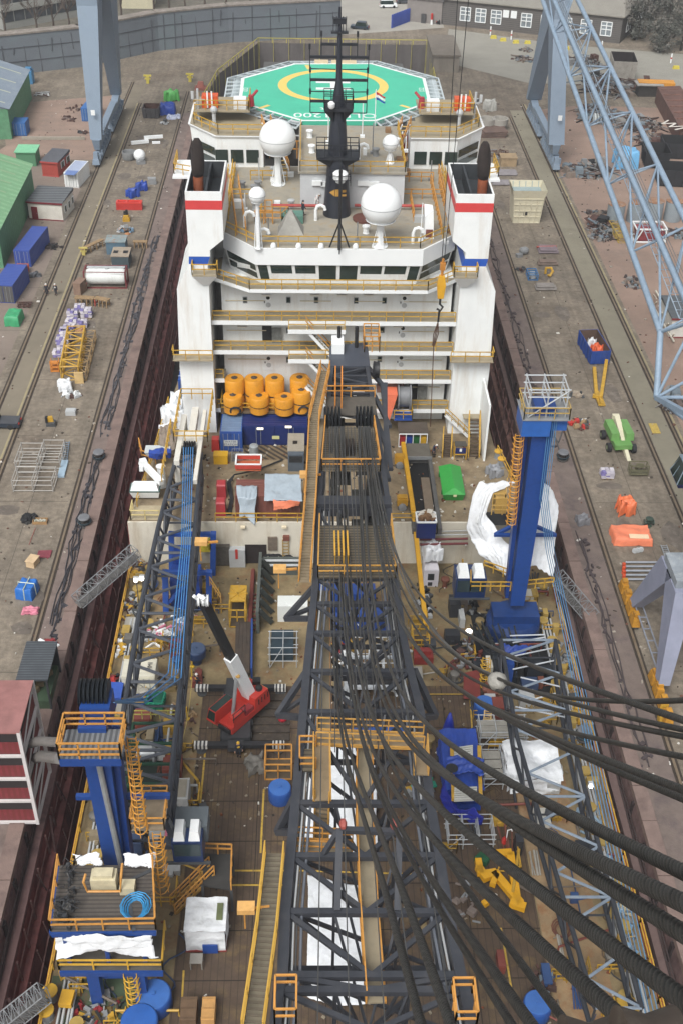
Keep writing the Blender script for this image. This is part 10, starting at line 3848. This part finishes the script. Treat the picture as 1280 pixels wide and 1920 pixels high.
B().poly([v+VE((0,0,.02))for v in(p01,p11,p10,p00)]).obj('deck_pit',mat('#1e1f20',.8,.3,1),ship)
b=B()
caged_ladder(b,G(906,1285,ZM),G(906,1285,ZM)+VE((0,.6,3.0)),.45,6)
tag(b.obj('caged_ladder',mat('#d5a836',.5,.15,1)),'yellow caged ladder at the left rim of the black pit','ladder')
o=B().hexa([G(x,y,z)for x,y,z in((868,1310,ZM+.05),(900,1312,ZM+.05),(898,1255,ZM+.05),(868,1262,ZM+.05),(868,1310,ZM+.6),(900,1312,ZM+.6),(898,1255,ZM+.6),(868,1262,ZM+.6))]).obj('steel_slab',mat('#7d3630',.6,.25,1))
tag(o,'flat dark red panel left of the black pit','panel')
q=G(1105,1473,.8)
t=thing('floodlight','lit white work lamp on the right jib','lamp',q)
B().box(q,(.35,.3,.4)).obj('housing',LGREY,t)
B().ball(q+VE((0,-.25,.2)),.17,6).obj('bulb',mat('#ffffff',.4,.0,1,emit=6,k=1),t)
q=G(878,1186,1.2)
t=thing('floodlight','lit oval work lamp above the rusty gear on starboard','lamp',q)
B().lathe(q,[(.3,0),(.36,.05),(.1,.2)],14).obj('housing',LGREY,t)
B().lathe(q+VE((0,0,-.03)),[(.28,-.02),(.28,.02)],12).lathe(q+VE((0,0,.21)),[(.3,0),(.2,.05)],12).obj('bulb',mat('#fff4e4',.4,.0,1,emit=4,k=1),t)
B().bar(q-VE((0,0,3.0)),q,.08).obj('post',DGREY,t)
for k,px in enumerate((256,267)):
 q=G(px,1088-k*3,1.2)
 t=thing('floodlight',['left of the two lit work lamps at the port rail','right of the two lit work lamps at the port rail'][k],'lamp',q,None)
 B().box(q,(.5,.3,.4)).obj('housing',LGREY,t)
 B().ball(q+VE((0,-.28,.2)),.2,6).obj('bulb',mat('#fff8ea',.4,.0,1,emit=7,k=1),t)
 B().bar(q-VE((0,0,3.1)),q,.08).obj('post',DGREY,t)
 # clutter along both rails of the working deck
for k,(px,py,w,l,lab,ms)in enumerate(((262,1060,1.6,5,'brown and yellow gear at the port rail below the side platform',[RB,YEL,DGREY,WOOD]),(250,1140,1.6,5,'gear and vents along the port rail beside the gangway',[YEL,LGREY,DGREY,RB]),(232,1210,1.4,4,'small gear at the port rail above the cream container',[WHITEC,YEL,DGREY]),
(300,1190,3,3,'white and pink wrapped bits under the port jib',[WHITEC,PINK,LGREY]),(345,1165,2.4,2,'white rounded bits beside the port jib',[WHITEC,LGREY,PINK]),(1075,1330,2.0,6,'yellow and grey gear at the starboard rail below the pendant socket',[YEL,GREY,DGREY,WOOD]),
(1050,1240,2.2,5,'silver gear at the starboard rail by the canopy',[STEEL,DGREY,GREY]),(1110,1560,1.6,8,'brown and grey gear along the starboard rail',[WOOD,GREY,mat('#8fa8bc',.5,.2,1)]),(1165,1740,1.6,7,'pale gear along the lower starboard rail',[mat('#c9bd9c',.6,.2,1),GREY,mat('#8fb0cc',.5,.2,1)]),
(210,1520,1.5,5,'yellow and grey gear at the port rail behind the left mast',[YEL,LGREY,DGREY]),(255,1560,2.4,3,'grey gear at the foot of the left mast crane',[DGREY,GREY,BLACK]),(340,1345,2.6,2,'rust brown plates under the port jib',[RB,WOOD]),(875,1130,2.0,4,'grey gear below the starboard crane cab',[DGREY,BLACK,GREY]),(795,1130,1.2,6,'cables and pipes along the right boom chord',[DGREY,LGREY,BLACK]))):
 pile('deck_gear',lab,'gear',G(px,py,ZM),w,l,1.1,ms,40,300+k,.5)
 # ---- a thing with a single plain part is that part
for o in list(COL.objects):
 if o.type=='EMPTY' and 'label' in o and len(o.children)==1 and not o.children[0].children:
  c=o.children[0]
  m4=o.location.copy(),o.rotation_euler.copy()
  keep={k:o[k]for k in o.keys()}
  nm=o.name
  c.parent=None
  bpy.data.objects.remove(o)
  c.location,c.rotation_euler=m4
  for k,v in keep.items():
   c[k]=v
  c.name=nm.split('.')[0]
  # ---- thin air over the yard
hz=B().bb(-702,702,-62,902,-13,76).obj('haze',mat('#ffffff'))
hz['kind']='stuff'
hm=bpy.data.materials.new('air')
hm.use_nodes=True
hn=hm.node_tree.nodes
hn.remove(hn['Principled BSDF'])
vo=hn.new('ShaderNodeVolumePrincipled')
vo.inputs['Color'].default_value=(.92,.95,1,1)
vo.inputs['Density'].default_value=.00022
hm.node_tree.links.new(vo.outputs[0],hn['Material Output'].inputs['Volume'])
hz.data.materials[0]=hm
